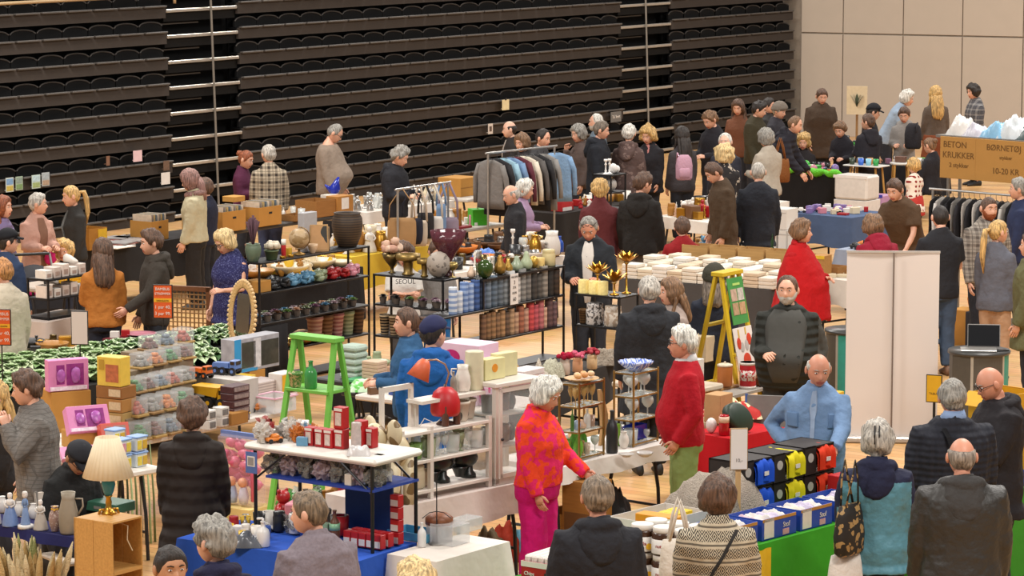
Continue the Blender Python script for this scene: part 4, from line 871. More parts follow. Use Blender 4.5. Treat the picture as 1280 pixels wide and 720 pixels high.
note(57, 224, 11, 17, mat('a9b0b2'), 'rightmost of the four leaflets propped on the stand, grey and brown cover', 'leaflet', 'leaflet', 'leaflets propped on the stand', extra=cover('9aa5ab', 'a08a76'))
note(172, 195, 13, 14, mat('d8b9bd'), 'pink paper note hanging on a dark seat')
note(207, 223, 13, 15, mat('d6d2cd'), 'white paper sheet beside the woman in the headscarf')
note(208, 207, 9, 12, mat('6a5446', var=.5, scale=40), 'small brown picture card above the white sheet', 'picture_card', 'card')
note(135, 201, 5, 12, mat('7a5a48'), 'narrow brown card between two dark seats', 'picture_card', 'card')
note(632, 131, 12, 13, mat('d6c79d'), 'cream paper tag clipped to the seating stand above the suit man', extra=lambda o, W, H_: MB().box((0, -.004, H_*.55), (W*.2, .01, H_*.2)).build('clip', BLK, o))
note(613, 161, 8, 13, mat('c9bfb6'), 'white label with a dark picture beside the balding man', 'price_card', 'card', extra=lambda o, W, H_: MB().box((0, -.005, 0), (W*.5, .003, H_*.5)).build('picture', mat('5a4a42'), o))
def _tk(o, W, H_): text("Ta' kort", H_*.42, WHT, o, MX.Translation((0, -.006, -H_*.12)), 'lettering')
note(770, 146, 19, 13, mat('6b6a68', .5), 'grey sign with white script lettering above the crowd by the steps', 'card_payment_sign', 'sign', extra=_tk)
TA = Tab((-45, 651), (95, 673), .30, 'table with figurines in front of the man in the blazer', cloth='23234f', clabel='navy cloth under the porcelain figurines', drop=.07)
z = TA.z
def lady(px, py, w, h, skirt, top, label, base=False):
 k = sc(px, py, z); W, H_ = w/k, h/k; t = thing('porcelain_figurine', label, 'figurine', at(px, py, z)); b = .1*H_ if base else 0
 if base: q = MB(); q.lathe([(W*.5, 0), (W*.5, b*.9), (W*.42, b)], 16); q.build('base', mat('d9d4cf', .3), t, True)
 W2 = W*(.62 if base else 1)
 q = MB(); q.lathe([(W2*.5, b), (W2*.5, b+H_*.04), (W2*.4, H_*.3), (W2*.22, H_*.58), (W2*.18, H_*.62)], 20, None, lambda a, zz: 1+.05*sin(a*9)*(zz < H_*.4)); q.build('skirt', mat(skirt, .3, 0, .25, 14), t, True)
 q = MB(); q.lathe([(W2*.18, H_*.58), (W2*.24, H_*.7), (W2*.2, H_*.78), (W2*.07, H_*.82)], 14)
 for s in (-1, 1): q.tube([(s*W2*.22, 0, H_*.76), (s*W2*.3, -W2*.12, H_*.64), (s*W2*.08, -W2*.28, H_*.58)], W2*.065, 6)
 q.build('bodice', mat(top, .3), t, True); q = MB(); q.ball((0, 0, H_*.89), (H_*.075, H_*.075, H_*.09), 10, 8); q.ball((0, W2*.03, H_*.93), (H_*.08, H_*.08, H_*.07), 10, 8, None, .3); q.build('head', mat('d8cfc8', .3), t, True)
lady(13, 657, 21, 42, '6f86b4', 'd3cdc8', 'porcelain lady figurine with a pleated blue skirt, leftmost on the navy cloth')
lady(32, 660, 20, 47, '7b93bd', '6e86ad', 'blue porcelain woman figurine on a round white base', True)
lady(51, 662, 19, 38, 'b3aaa0', 'c7c0b8', 'grey-white draped porcelain figurine between the blue woman and the duck bottle')
lady(-8, 655, 20, 46, 'cfc9c2', 'd6d0c8', 'white porcelain figurine cut off by the left edge')
def beak(o, W, H_):
 q = MB(); q.ball((0, 0, H_*.88), (W*.3, W*.28, H_*.13), 10, 7); q.tube([(0, -W*.2, H_*.87), (0, -W*.5, H_*.85)], [W*.12, W*.03], 6); q.build('head', mat('d9a62a', .35), o, True)
turn('decanter', 'colourful painted decanter with a yellow duck head', 'decanter', 'vase', 69, 664, z, 16, 32, mat('9b7f76', .3, pat='floral', h2='c9b8b0', ps=.4), parts=[beak])
turn('stoneware_jug', 'tall grey stoneware jug with a handle beside the wooden crate', 'jug', 'jug', 86, 667, z, 25, 53, mat('8e8270', .55, 0, .2, 12), parts=[p_handle(mat('8e8270', .55))], rz=pi)
for i, (x, y, w, h) in enumerate(((3, 640, 14, 20), (24, 645, 12, 18), (42, 648, 13, 19))):
 turn('porcelain_vase', ['small white porcelain vase behind the leftmost lady figurine', 'small white porcelain vase between the blue figurines', 'small white porcelain vase behind the grey figurine'][i], 'vase', 'vase', x, y, z, w, h, mat('dcd6cf', .3))
carton('cash_box', 'dark green metal box behind the wooden crate', 'box', 122, 640, z, .34, .22, .07, mat('2f5a48', .4), panels=[('handle', GREYM, .4, .3, .6, .6)])
zc = 1.05; cs = []
for k_ in range(3):
 q = MB(); w, d, h = .345, .30, .35; t = thing('wooden_crate', ['bottom crate of the stack under the table lamp', 'middle wooden crate of the stack under the table lamp', 'open pine crate on top of the stack, carrying the table lamp'][k_], 'crate')
 c = at(140, 654, zc); t.location = (c.x, c.y, k_*.35); t.rotation_euler.z = RA; wd = mat('c08a45', .55, 0, .1, 6, pat='wood', h2='d6a45c', ps=1)      # local x = A (open side faces -y)
 d2 = .345
 q.box((.15, d2-.006, h/2), (.30, .012, h)); q.build('back_panel', wd, t)
 for x in (.006, .294):
  for yy in (.086, .259): q = MB(); q.box((x, yy, h/2), (.012, .171, h), bev=.002); q.build('side_board', wd, t)
 for zz in (.006, h-.006): q = MB(); q.box((.15, d2/2, zz), (.276, d2, .012)); q.build('end_board', wd, t)
 q = MB(); q.tube([(.20, .2, h-.03), (.21, .05, h-.06), (.19, .04, .2), (.23, .03, .12)] if k_ == 2 else [(.1, .2, .02), (.2, .2, .02)], .004, 6)
 if k_ == 2: q.build('cord', mat('d9c9a8'), t)
L = at(136, 642, zc); t = thing('table_lamp', 'table lamp with a cream pleated shade and blue ceramic body on the crate', 'lamp', (L.x, L.y, zc))
q = MB(); q.lathe([(.055, 0), (.05, .012), (.03, .03), (.018, .05), (.022, .08), (.016, .11), (.03, .125)], 14)
for i in range(4): a = i*pi/2+.4; q.tube([(.03*cos(a), .03*sin(a), .03), (.06*cos(a), .06*sin(a), .03), (.068*cos(a), .068*sin(a), 0)], .01, 6)
q.build('base', GOLD, t, True); q = MB(); q.lathe([(.02, .12), (.035, .15), (.048, .2), (.042, .235), (.025, .245)], 16); q.build('ceramic_body', mat('2c7f96', .25), t, True)
q = MB(); q.lathe([(.022, .243), (.01, .255), (.008, .33)], 10); q.build('stem', GOLD, t, True)
q = MB(); q.lathe([(.172, .255), (.080, .525), (.078, .525), (.169, .257)], 90, None, lambda a, zz: 1+.018*sin(a*30)); q.build('lamp_shade', mat('e2d2b3', .8, 0, .04), t, True)
# dried grass
t = thing('dried_grass_bunch', 'bundle of dried pampas plumes in a basket at the lower left corner', 'dried grass'); L = at(38, 712, .55); t.location = (L.x, L.y, 0)
q = MB(); q.lathe([(.2, 0), (.26, .3), (.25, .3), (.19, .02)], 16); q.build('basket', mat('8a6a44', .8, bump=.5), t, True); rnd = random.Random(3)
for i in range(44):
 a = rnd.random()*6.28; r = rnd.random()**.5*.28; zt = .60+.16*rnd.random(); q = MB(); b = V((r*cos(a)*.5, r*sin(a)*.5, .1)); e = V((r*cos(a)*1.2, r*sin(a)*1.2, zt)); d = (e-b)
 q.tube([b, b+d*.55, b+d*.7, b+d*.85, e], [.003, .008, .026, .021, .003], 7, .8); q.build('plume', mat(rnd.choice(['c9ac78', 'b3935f', 'd6c198', '8a8a55', 'c7b58e']), .9, 0, .3, 60, .8, 120), t, True)
# chair of the seated man, backpack
def chair(label, px, py, rz, m, fr, hseat=.45, cat='chair', name='folding_chair', mid=None):
 L = at(px, py, 0); t = thing(name, label, cat, L, rz)
 q = MB(); q.box((0, 0, hseat), (.42, .42, .03), bev=.01); q.build('seat', m, t); q = MB(); q.loft([[(x, y, zz) for x, y in ((-.21, .2+.02*k), (.21, .2+.02*k), (.21, .225+.02*k), (-.21, .225+.02*k))] for k, zz in enumerate((hseat+.15, hseat+.3, hseat+.45))]); q.build('backrest', mid or m, t)
 for x in (-.2, .2):
  q = MB(); q.tube([(x, -.2, 0), (x, -.15, hseat)], .013, 6); q.build('leg', fr, t); q = MB(); q.tube([(x, .24, 0), (x, .2, hseat), (x, .25, hseat+.46)], .013, 6); q.build('leg', fr, t)
 return t
chair('cream folding chair of the seated man in the black cap', 99, 772, R(35), mat('d2c6b8', .6), GREYM)
TB = Tab((112, 599), (202, 583), .5, 'white table with small toy tubs behind the table lamp')
def tub(px, py, zz, label, c1, c2, w=.125, h=.115):
 L = at(px, py, zz); t = thing('plastic_tub', label, 'tub', L, RA, 'clear toy tubs behind the lamp')
 q = MB(); q.box((0, .05, h/2), (w, .1, h), bev=.01, taper=1.05); q.build('body', mat('cfd6da', .2, 0, .05, 5), t); q = MB(); q.box((0, .05, h), (w*1.08, .115, .016), bev=.004); q.build('lid', mat('7f9fd0', .4), t)
 for x, c in ((-.03, c1), (.03, c2)): q = MB(); q.box((x, -.003, h*.48), (.05, .006, h*.62), bev=.002); q.build('label', mat(c, .5, 0, .35, 60), t)
for i, (px, py, dz) in enumerate(((158, 588, 0), (178, 584, 0), (158, 588, .125), (178, 584, .125), (150, 575, 0), (150, 575, .125))):
 tub(px, py, (TB.z, dz), 'clear toy tub with a blue lid, '+['bottom left', 'bottom right', 'top left', 'top right', 'lower rear', 'upper rear'][i]+' of those behind the lamp', ['c98aa0', 'd7c24c'][i % 2], ['d7c24c', 'c9a33c'][i % 2])
clutter('under the lampshade on the white toy table', [(118, 596), (145, 591), (140, 583), (112, 588)], TB, 4, ['box', 'book'], ['7d6aa0', 'c77f8e', 'd8b02e'], seed=4)
TD = Tab((62, 577), (148, 557), .8, 'table with pink doll boxes', drop=.2)
PK = mat('d07fae', .4, 0, .08); PK2 = mat('c66aa4', .4, 0, .1); MAG = mat('8a2f7a', .25, 0, .5, 25); PALE = mat('e3b8cf', .4)
def doll_box(px, py, zz, w, h, label, tilt=0, m=PK, win=MAG, win2=None, acc='e8cfdc'):
 L = at(px, py, zz); t = thing('toy_box', label, 'toy box', L, RA-.5, 'boxed toys'); M = MX.Rotation(-tilt, 4, 'X'); q = MB(); q.box((0, .05, h/2), (w, .1, h), M=M, bev=.004); q.build('body', m, t)
 for nm, mm, x0, x1, z0, z1, dp in (('window', win, .45, .88, .18, .86, .004), ('window', win, .2, .40, .22, .84, .004), ('logo_panel', mat(acc, .4, 0, .4, 40), .04, .96, .02, .15, .006)):
  q = MB(); q.box(((x0+x1-1)*w/2, -.001, (z0+z1)*h/2), ((x1-x0)*w, .006, (z1-z0)*h), M=M, bev=.002); q.build(nm, mm, t)
 q = MB(); q.ball((-.2*w, -.012, h*.5), (.035*w/.3, .01, h*.22), 8, 6, M); q.ball((.17*w, -.012, h*.5), (.12*w, .012, h*.26), 10, 7, M, .4, 3); q.build('toy', mat('a85aa6', .3, 0, .5, 40), t, True)
carton('carton', 'brown carton carrying the pink doll box at the back', 'carton', 90, 540, TD.z, .34, .3, .34, CARD, RA-.5)
carton('carton', 'brown carton under the tilted pink doll box', 'carton', 112, 560, TD.z, .34, .2, .14, CARD, RA-.5)
doll_box(87, 540, (TD.z, .345), .345, .26, 'upright pink doll box at the top left of the toy display', 0)
doll_box(114, 561, (TD.z, .145), .35, .22, 'tilted pink doll box below the upright one', .5, PK)
doll_box(103, 572, TD.z, .33, .13, 'flat pink doll box at the bottom left of the toy display', .9, mat('d993b5', .4))
doll_box(146, 562, (TD.z, .05), .24, .17, 'red and white toy box leaning beside the pink ones', .35, mat('c8513f', .4, 0, .1), mat('8f6a5a', .3, 0, .5, 30), acc='e6ddd2')
carton('carton', 'low brown carton under the red and white toy box', 'carton', 146, 562, TD.z, .22, .12, .045, CARD, RA-.5)
for k_, (h, lab) in enumerate(((.11, 'lowest'), (.11, 'middle'), (.11, 'third'), (.10, 'topmost brown'))):
 carton('shoe_box', lab+' brown box of the stack under the yellow toy box', 'box', 137, 549, (TD.z, sum((.11, .11, .11, .10)[:k_])+k_*.002), .26, .2, h-.002, mat(['d0a93f', 'a98a55', 'a5763f', '8d5f32'][k_], .7), RB+.1, panels=[('label', mat('cbb48c', .6, 0, .3, 50), .5, .2, .95, .8)], group='boxes under the yellow toy box')
carton('toy_box', 'yellow toy box with a picture, on top of the brown stack', 'toy box', 137, 549, (TD.z, .438), .235, .14, .24, mat('d9b746', .5), RB+.1, panels=[('picture', mat('b3643f', .4, 0, .6, 30), .38, .15, .92, .75), ('picture', mat('b08a2f', .4), .1, .55, .32, .9)])
# toy vehicle table
TE = Tab((150, 556), (362, 512), 1.0, 'white table loaded with toy vehicles', )
z = TE.z; rnd = random.Random(5)
def blister(L, rz, w, d, h, toyc, base, label, grp):
 t = thing('toy_pack', label, 'toy pack', L, rz, grp); q = MB(); q.box((0, 0, h*.07), (w, d, h*.14), bev=.004); q.build('card_base', mat(base, .6), t)
 q = MB(); q.box((0, 0, h*.42), (w*.72, d*.42, h*.35), bev=.012); q.box((-.05*w, 0, h*.7), (w*.4, d*.4, h*.25), bev=.012)
 for x in (-.22, .22):
  for y in (-.22, .22): q.lathe([(h*.05, -.012), (h*.16, -.012), (h*.16, .012), (h*.05, .012)], 8, MX.Translation((x*w, y*d, h*.28)) @ MX.Rotation(pi/2, 4, 'X'))
 q.build('toy', mat(toyc, .35, 0, .4, 30), t, True); q = MB(); q.box((0, 0, h*.57), (w*.97, d*.95, h*.86), bev=.012); q.build('clear_cover', glass('dfe3e4', .22), t)
def step_box(x0, y0, x1, y1, h, d, label):
 a, L_, g_ = seg((x0, y0), (x1, y1), TE.z); t = thing('display_step', label, 'display step', (a.x, a.y, TE.z), g_, 'display steps under the toy packs'); q = MB(); q.box((L_/2, d/2, h/2), (L_, d, h), bev=.004); q.build('body', mat('7d6d58', .7), t)
n = 0
for row, (x0, y0, x1, y1, dz, c_) in enumerate(((165, 552, 240, 536, 0, 4), (161, 548, 238, 531, .17, 4), (162, 542, 238, 524, .33, 5), (168, 530, 240, 512, .46, 4), (178, 520, 240, 504, .55, 3))):
 if dz: step_box(x0-3, y0+2, x1+3, y1+2, dz, .2, ['', 'lowest', 'second', 'third', 'topmost'][row]+' display step carrying a row of clear toy packs')
 for i in range(c_):
  f = (i+.5)/c_; L = at(x0+(x1-x0)*f, y0+(y1-y0)*f, z); L.z = z+dz
  blister(L, RA+rnd.uniform(-.06, .06), .15, .16, .155 if row < 2 else .13, ['3f7f4a', 'c8742a', '8b8781', 'a8472f', '5a6a7a', '6a3f3a'][(n*5+row) % 6], ['9a7a45', 'a58448', '8d6a3c'][n % 3], ['bottom', 'second', 'third', 'fourth', 'top'][row]+' row of clear toy packs, '+['first', 'second', 'third', 'fourth', 'fifth'][i]+' from the left', 'clear toy packs'); n += 1
def truck(px, py, zz, s, rz, hx, label, dump=True):
 L = at(px, py, zz); t = thing('toy_truck', label, 'toy truck', L, rz); m = mat(hx, .35, 0, .08)
 q = MB(); q.box((0, 0, .15*s), (.8*s, .22*s, .06*s)); q.build('chassis', BLK, t)
 q = MB(); q.box((.27*s, 0, .30*s), (.22*s, .34*s, .26*s), bev=.02*s, taper=.9); q.build('cab', m, t); q = MB(); q.box((.385*s, 0, .35*s), (.01*s, .26*s, .1*s)); q.box((.27*s, -.165*s, .35*s), (.13*s, .01*s, .09*s)); q.build('window', mat('3a3020', .2), t)
 q = MB(); q.loft([[(-.42*s, -.18*s, .3*s), (.14*s, -.18*s, .24*s), (.14*s, .18*s, .24*s), (-.42*s, .18*s, .3*s)], [(-.5*s, -.22*s, .46*s), (.22*s, -.22*s, .46*s), (.22*s, .22*s, .46*s), (-.5*s, .22*s, .46*s)]] if dump else [[(-.42*s, -.15*s, .2*s), (.14*s, -.15*s, .2*s), (.14*s, .15*s, .2*s), (-.42*s, .15*s, .2*s)], [(-.38*s, -.13*s, .34*s), (.1*s, -.13*s, .34*s), (.1*s, .13*s, .34*s), (-.38*s, .13*s, .34*s)]]); q.build('dump_bed', m, t)
 for x in (-.28, -.05, .27):
  for y in (-.17, .17): q = MB(); q.use(0).lathe([(.05*s, -.04*s), (.115*s, -.04*s), (.115*s, .04*s), (.05*s, .04*s)], 14, MX.Translation((x*s, y*s, .115*s)) @ MX.Rotation(pi/2, 4, 'X')); q.use(1).lathe([(0, -.045*s), (.05*s, -.045*s), (.05*s, .045*s), (0, .045*s)], 10, MX.Translation((x*s, y*s, .115*s)) @ MX.Rotation(pi/2, 4, 'X')); q.build('wheel', [BLK, m], t)
carton('carton', 'brown carton lifting the big yellow toy truck', 'carton', 270, 530, z, .34, .22, .10, CARDD, RB)
truck(269, 524, (z, .102), .40, RB+.1, 'd6a01f', 'big yellow toy dump truck')
carton('carton', 'low display box behind the big yellow toy truck', 'carton', 272, 516, z, .5, .25, .30, mat('b9b2ab', .5), RB)
truck(252, 516, (z, .302), .26, RB, 'd0641f', 'orange toy car on the display box', False)
truck(284, 511, (z, .302), .30, RB+.2, '5b77ae', 'blue toy racing car on the display box', False)
for i in range(5): carton('toy_box', f'{["lowest","second","third","fourth","topmost"][i]} of five dark red boxed toy cars in a stack', 'toy box', 302, 527, (z, i*.062), .22, .14, .060, mat('4a2a2c', .4, 0, .5, 40), RA, panels=[('window', mat('8a7a78', .2, 0, .6, 60), .08, .25, .92, .85)], group='stacked boxed toy cars')
for i, (x, y) in enumerate(((266, 537), (282, 533))):
 for k_ in range(2): carton('toy_box', f'white box with grey pictures, {"left" if i == 0 else "right"} column {"lower" if k_ == 0 else "upper"} at the table edge', 'toy box', x, y, (z, k_*.082), .10, .1, .08, mat('cfcac4', .5), RA, panels=[('picture', mat('6f6c6a', .5, 0, .6, 60), .15, .2, .85, .8)], group='white picture boxes at the table edge')
def open_tub(px, py, zz, w, d, h, label):
 L = at(px, py, zz); t = thing('plastic_tub', label, 'tub', L, RA); q = MB(); m = glass('e0dfe0', .4)
 q.box((0, 0, .006), (w*.9, d*.9, .01));
 for s in (-1, 1): q.box((s*w*.47, 0, h/2), (.008, d*.94, h)); q.box((0, s*d*.47, h/2), (w*.94, .008, h))
 q.build('body', m, t); q = MB()
 for s in (-1, 1): q.box((s*w*.5, 0, h), (.02, d*1.04, .012)); q.box((0, s*d*.5, h), (w*1.04, .02, .012))
 q.build('rim', mat('d9a9b9', .4), t)
open_tub(343, 513, z, .30, .26, .13, 'clear open plastic tub with a pink rim at the right end of the toy table')
carton('toy_box', 'yellow and green toy box behind the clear tub', 'toy box', 312, 498, z, .18, .2, .20, mat('c9a52f', .4), RA, panels=[('label', mat('5fa03a', .4), .1, .05, .9, .4), ('label', mat('d6c23c', .4), .1, .5, .9, .95)])
carton('toy_box', 'long white box with fine print carrying the boxed play figure', 'toy box', 337, 500, z, .30, .22, .17, mat('c9bdb8', .6, pat='stripe', h2='a99c98', ps=.4), RA)
carton('toy_box', 'white and yellow toy tool box with a dark window', 'toy box', 362, 497, z, .22, .15, .22, mat('d3c9c0', .5), RA, panels=[('window', mat('54302f', .3, 0, .4, 40), .3, .2, .9, .7), ('label', mat('d9a41f', .4), .05, .75, .98, .95), ('label', mat('d9a41f', .4), .05, .1, .25, .75)])
carton('toy_box', 'large boxed play figure with a bright blue end and a clear window', 'toy box', 322, 488, (z, .187), .62, .16, .30, mat('9c9aa0', .4, 0, .4, 14), RA, panels=[('end_panel', mat('2f8ec4', .4), 0, 0, .14, 1), ('window', mat('3f4038', .15, 0, .5, 16), .16, .12, .46, .88), ('window', mat('3b3a33', .15, 0, .5, 16), .58, .1, .98, .85), ('figure', mat('c9c6c8', .4, 0, .4, 30), .42, .08, .58, .95), ('frame', mat('3f93c4', .4), .14, .0, .5, .1)])
carton('carton', 'brown carton under the boxed play figure', 'carton', 322, 488, z, .22, .2, .185, CARD, RA)
good('soft_toy', '6f8f4a', at(362, 511, z), .12, -.4, 'by the clear tub on the toy table')
clutter('along the front of the toy vehicle table', [(300, 526), (330, 519), (322, 512), (296, 520)], z, 4, ['toy_car'], ['d57b2c', '2f4a8f', 'a01c20', 'd8b02e'], (.09, .12), 8, .08)
clutter('between the toy packs', [(240, 532), (262, 528), (258, 512), (236, 516)], z, 5, ['toy_car', 'box'], ['8b8781', 'd8b02e', '2a2a2c', 'd57b2c'], (.1, .15), 9, .1)
# pink toy bag hung by the coat woman
carton('carton', 'pale yellow carton carrying the pink toy bag', 'carton', 288, 655, 0, .42, .3, .14, mat('d6bd7c', .7), RB)
L = at(288, 655, 0)+UA*.15; L.z = .142; t = thing('toy_bag', 'clear bag of pink balloons and two dolls beside the long brown coat', 'bag', L, RB); q = MB();
for i in range(16): a = i*.6; q.ball((.15*cos(a*1.7)*(1-.2*(i % 2)), .03*sin(a), .18+.022*i), (.065, .05, .05), 8, 6, None, .3, i)
q.tube([(-.15, -.05, .05), (-.17, -.06, .3), (-.1, -.06, .45)], .03, 8); q.tube([(.17, -.05, .05), (.18, -.06, .3), (.1, -.06, .44)], .025, 8); q.build('balloons', mat('d4607f', .4, 0, .25, 12), t, True)
for x in (-.05, .07):
 q = MB(); q.ball((x, -.07, .20), .042, 10, 8); q.build('doll_head', mat('d99a7a', .5), t, True); q = MB(); q.lathe([(.035, 0), (.045, .06), (.03, .13), (.02, .15)], 12, MX.Translation((x, -.06, .02))); q.build('doll_dress', mat('a9b7d6' if x < 0 else 'c9c3d3', .5), t, True)
q = MB(); q.box((0, 0, .29), (.44, .14, .58), bev=.03); q.build('clear_bag', glass('f0dbe4', .16), t); q = MB(); q.box((0, 0, .58), (.42, .03, .05)); q.build('header_card', mat('5f76b0', .5), t)
# tall garden sticks behind the crate
for i in range(9):
 b = at(150+i*5.5, 668+i*2.2-(i % 3)*4, 0); q = MB(); q.tube([(0, 0, 0), (-.07, .07, .35), (-.15, .12, .78)], [.014, .012, .006], 6, .6)
 tag(q.build('garden_stake', mat(['6f7a4a', 'b9a98c', '4a5a38', 'a8c08a'][i % 4], .6), None, True, b, RB), ['green', 'beige', 'dark green', 'pale green'][i % 4]+' stake leaning behind the wooden crate', 'stake', 'stakes leaning behind the crate: '+['green', 'beige', 'dark green', 'pale green'][i % 4])
TP1 = Tab((-40, 505), (314, 452), .64, 'long black table with the front row of artificial plants', top='232322', cloth='262524', clabel='black cloth under the front row of artificial plants', drop=.5, legs='222222')
TP2 = Tab((12, 475), (328, 427.5), .66, 'long black table with the rear row of artificial plants', top='232322', cloth='262524', clabel='black cloth under the rear row of artificial plants', drop=.5)
def plant(kind):
 q = MB(); rnd = random.Random(kind); c = [('9fb384', '76935c', 'c3d0a5'), ('6f8f55', '3d5c34', 'b9caa0')][kind]; ms = [mat(c[0], .5, 0, .3, 25), mat(c[1], .5, 0, .3, 25), mat(c[2], .5, 0, .2, 25)]
 for rg, (nn, L, el, w) in enumerate(((7, .10, .3, .10), (6, .085, .75, .095), (5, .07, 1.15, .08), (3, .05, 1.45, .06)) if kind == 0 else ((7, .13, .25, .085), (6, .115, .7, .08), (4, .09, 1.2, .065))):
  for i in range(nn): a = 6.28*i/nn+rg*.5; q.use(rnd.choice((0, 0, 1, 2) if kind == 0 else (0, 1, 1, 2))); leaf(q, (0, 0, .05), (cos(a)*cos(el), sin(a)*cos(el), sin(el)), L, w, .5, 4)
 q.use(1).lathe([(.03, 0), (.04, .05), (.02, .06)], 8)
 me = q.build('artificial_plant', ms, None, True); return me
PL = [plant(0), plant(1)]; npl = 0; first = [True, True]
def plants(poly, z, step, kind_fn, lab, seed, jit=.25):
 global npl
 rnd = random.Random(seed); A = poly; U = (A[1]-A[0]).length; W_ = (A[3]-A[0]).length; nu, nv = int(U/step), int(W_/step)
 for j in range(nv):
  for i in range(nu):
   u, v = (i+.5+rnd.uniform(-jit, jit)+.5*(j % 2))/nu, (j+.5+rnd.uniform(-jit, jit))/nv
   if u > 1: continue
   p = (A[0]*(1-u)+A[1]*u)*(1-v)+(A[3]*(1-u)+A[2]*u)*v; p.z = z+.012; k = kind_fn(u, v); s = rnd.uniform(1.05, 1.4); o = PL[k]
   if first[k]: first[k] = False; o.location = p; o.scale = (s, s, s); tag(o, lab[k], 'plant', lab[k])
   else: dup(o, p, rnd.random()*6.28, lab[k], lab[k], s)['category'] = 'plant'
LB = ['pale green artificial cabbage-like plant in the dense field of plants', 'variegated dark and white leaved artificial plant in the field of plants']
def quad(t): return [t.p(.05, .07), t.p(t.L-.05, .07), t.p(t.L-.05, t.d-.05), t.p(.05, t.d-.05)]
plants(quad(TP1), TP1.z, .16, lambda u, v: 0 if u < .7 else 1, LB, 3)
plants(quad(TP2), TP2.z, .16, lambda u, v: 0 if u < .5 else 1, LB, 4)
# price signs on poles
ORG = mat('d4571c', .5, 0, .04); YEL = mat('e0a41c', .5); INK = mat('221f1e', .7)
def price_sign(px, pyb, pyc, w, h, label, fc, blank=False):
 L = at(px, pyb, .75); k = sc(px, pyb, .75); zc = (pyb-pyc)/k; W, H_ = w/k, h/k; t = thing('price_sign', label, 'sign', L, -.12)
 q = MB(); q.tube([(0, 0, 0), (0, 0, zc-H_/2)], .006, 6); q.build('pole', BLKM, t); q = MB(); q.lathe([(.06, 0), (.06, .008), (.02, .014)], 12); q.build('foot', BLKM, t)
 q = MB(); q.box((0, 0, zc), (W, .012, H_), bev=.003); q.build('frame', mat('201c1c', .5), t); q = MB(); q.box((0, -.006, zc), (W*.9, .006, H_*.94)); q.build('card', fc, t)
 if not blank:
  q = MB(); q.box((0, -.0085, zc+.04*H_), (W*.9, .004, H_*.11)); q.build('yellow_band', YEL, t)
  for s, zz, sz, m in (('BAMBUS', .33, .12, WHT), ('STRØMPER', .2, .1, WHT), ('UDEN ELASTIK', .01, .058, INK), ('1 par 40,', -.2, .14, WHT), ('3 par 99,', -.39, .14, WHT)): text(s, H_*sz*.95, m, t, MX.Translation((0, -.0115, zc+zz*H_)), 'lettering', .001)
price_sign(205, 470, 376, 25, 43, 'orange price sign with white lettering in front of the young man in the hooded sweater', ORG)
price_sign(4, 512, 408, 25, 46, 'orange price sign cut off by the left edge in front of the cream sweater', ORG)
price_sign(101, 486, 409, 22, 43, 'blank white sign in a black frame beside the tan suede jacket', mat('cfc6bf', .5, 0, .02), True)
CW = 'ddd6cd'
TF = Tab((16, 453), (106, 434.5), .5, 'market table with a burgundy cloth', cloth='6a2c33', clabel='burgundy cloth on the table behind the artificial plants', drop=.28); TFb = Tab((152, 426), (188, 419), .22, 'small burgundy-covered table between the tan jacket and the young man', cloth='6a2c33', clabel='burgundy cloth between the tan jacket and the young man', drop=.3)
clutter('on the burgundy cloth', [(46, 444), (112, 430), (112, 412), (46, 424)], TF, 22, ['bottle', 'bowl', 'box', 'candlestick', 'jar', 'plate'], ['6b4a30', 'a3702f', 'b98a35', '2a2a2c', 'd3c4a6', '6d5a36'], (.10, .18), 11, .11)
clutter('on the burgundy cloth near the young man', [(148, 424), (178, 418), (176, 408), (146, 414)], TFb, 6, ['plate', 'bowl', 'box'], ['c77f8e', 'a01c20', 'ddd6cd'], (.08, .13), 12, .12)
TF2 = Tab((58, 404), (120, 391), .45, 'table with white boxes behind the burgundy cloth', cloth='b7a79c', clabel='pale cloth under the white boxes', drop=.3)
sh = shelf_unit('black wire rack on the pale cloth, filled with white goods', (60, 350), TF2.z+.42, .62, .3, [TF2.z+.03, TF2.z+.22, TF2.z+.42], name='wire_rack', zb=TF2.z)
for i in range(10):
 u = .06+.125*(i % 5); zz = TF2.z+(.42 if i < 5 else .22); P_ = loc_on(sh, u, .04, zz)
 carton('white_box', ('upper' if i < 5 else 'middle')+' shelf of the wire rack, white box '+['first', 'second', 'third', 'fourth', 'fifth'][i % 5]+' from the left', 'box', 0, 0, 0, .10, .15, .09+.02*(i % 3), mat(['ddd6cd', 'c9b9ae', 'd8c9bd'][i % 3], .5), RA, loc=P_, panels=[('label', mat('a58d80', .5, 0, .5, 60), .2, .2, .8, .6)], group='white boxes on the wire rack')
good('shoe', 'ddd6cd', loc_on(sh, .5, .15, TF2.z+.535), .16, 1.2, 'on top of the white boxes beside the stroller')
t = None
# basket
L = at(82, 372, .90); q = MB(); w, d, h = .26, .2, .14
for s in (-1, 1):
 for k in range(4): q.box((0, s*d/2, .02+.04*k), (w, .006, .022)); q.box((s*w/2, 0, .02+.04*k), (.006, d, .022))
 for k in range(7): q.box((-w/2+w*k/6, s*d/2, h/2), (.012, .007, h))
q.box((0, 0, .004), (w, d, .006))
L = at(82, 356, .92); tb = Tab((44, 360), (112, 350), .4, 'small table with the yellow basket beside the stroller', z=.92, top='b9a99a')
tag(q.build('plastic_basket', mat('d9a41a', .45), None, False, at(84, 353, .925), RB), 'yellow plastic basket beside the stroller', 'basket')
clutter('around the yellow basket', [(46, 357), (108, 349), (100, 346), (46, 353)], .925, 9, ['shoe', 'vase', 'bottle', 'box'], ['ddd6cd', '8b8781', '2a2a2c', 'b9b6b2'], (.1, .16), 13, .1)
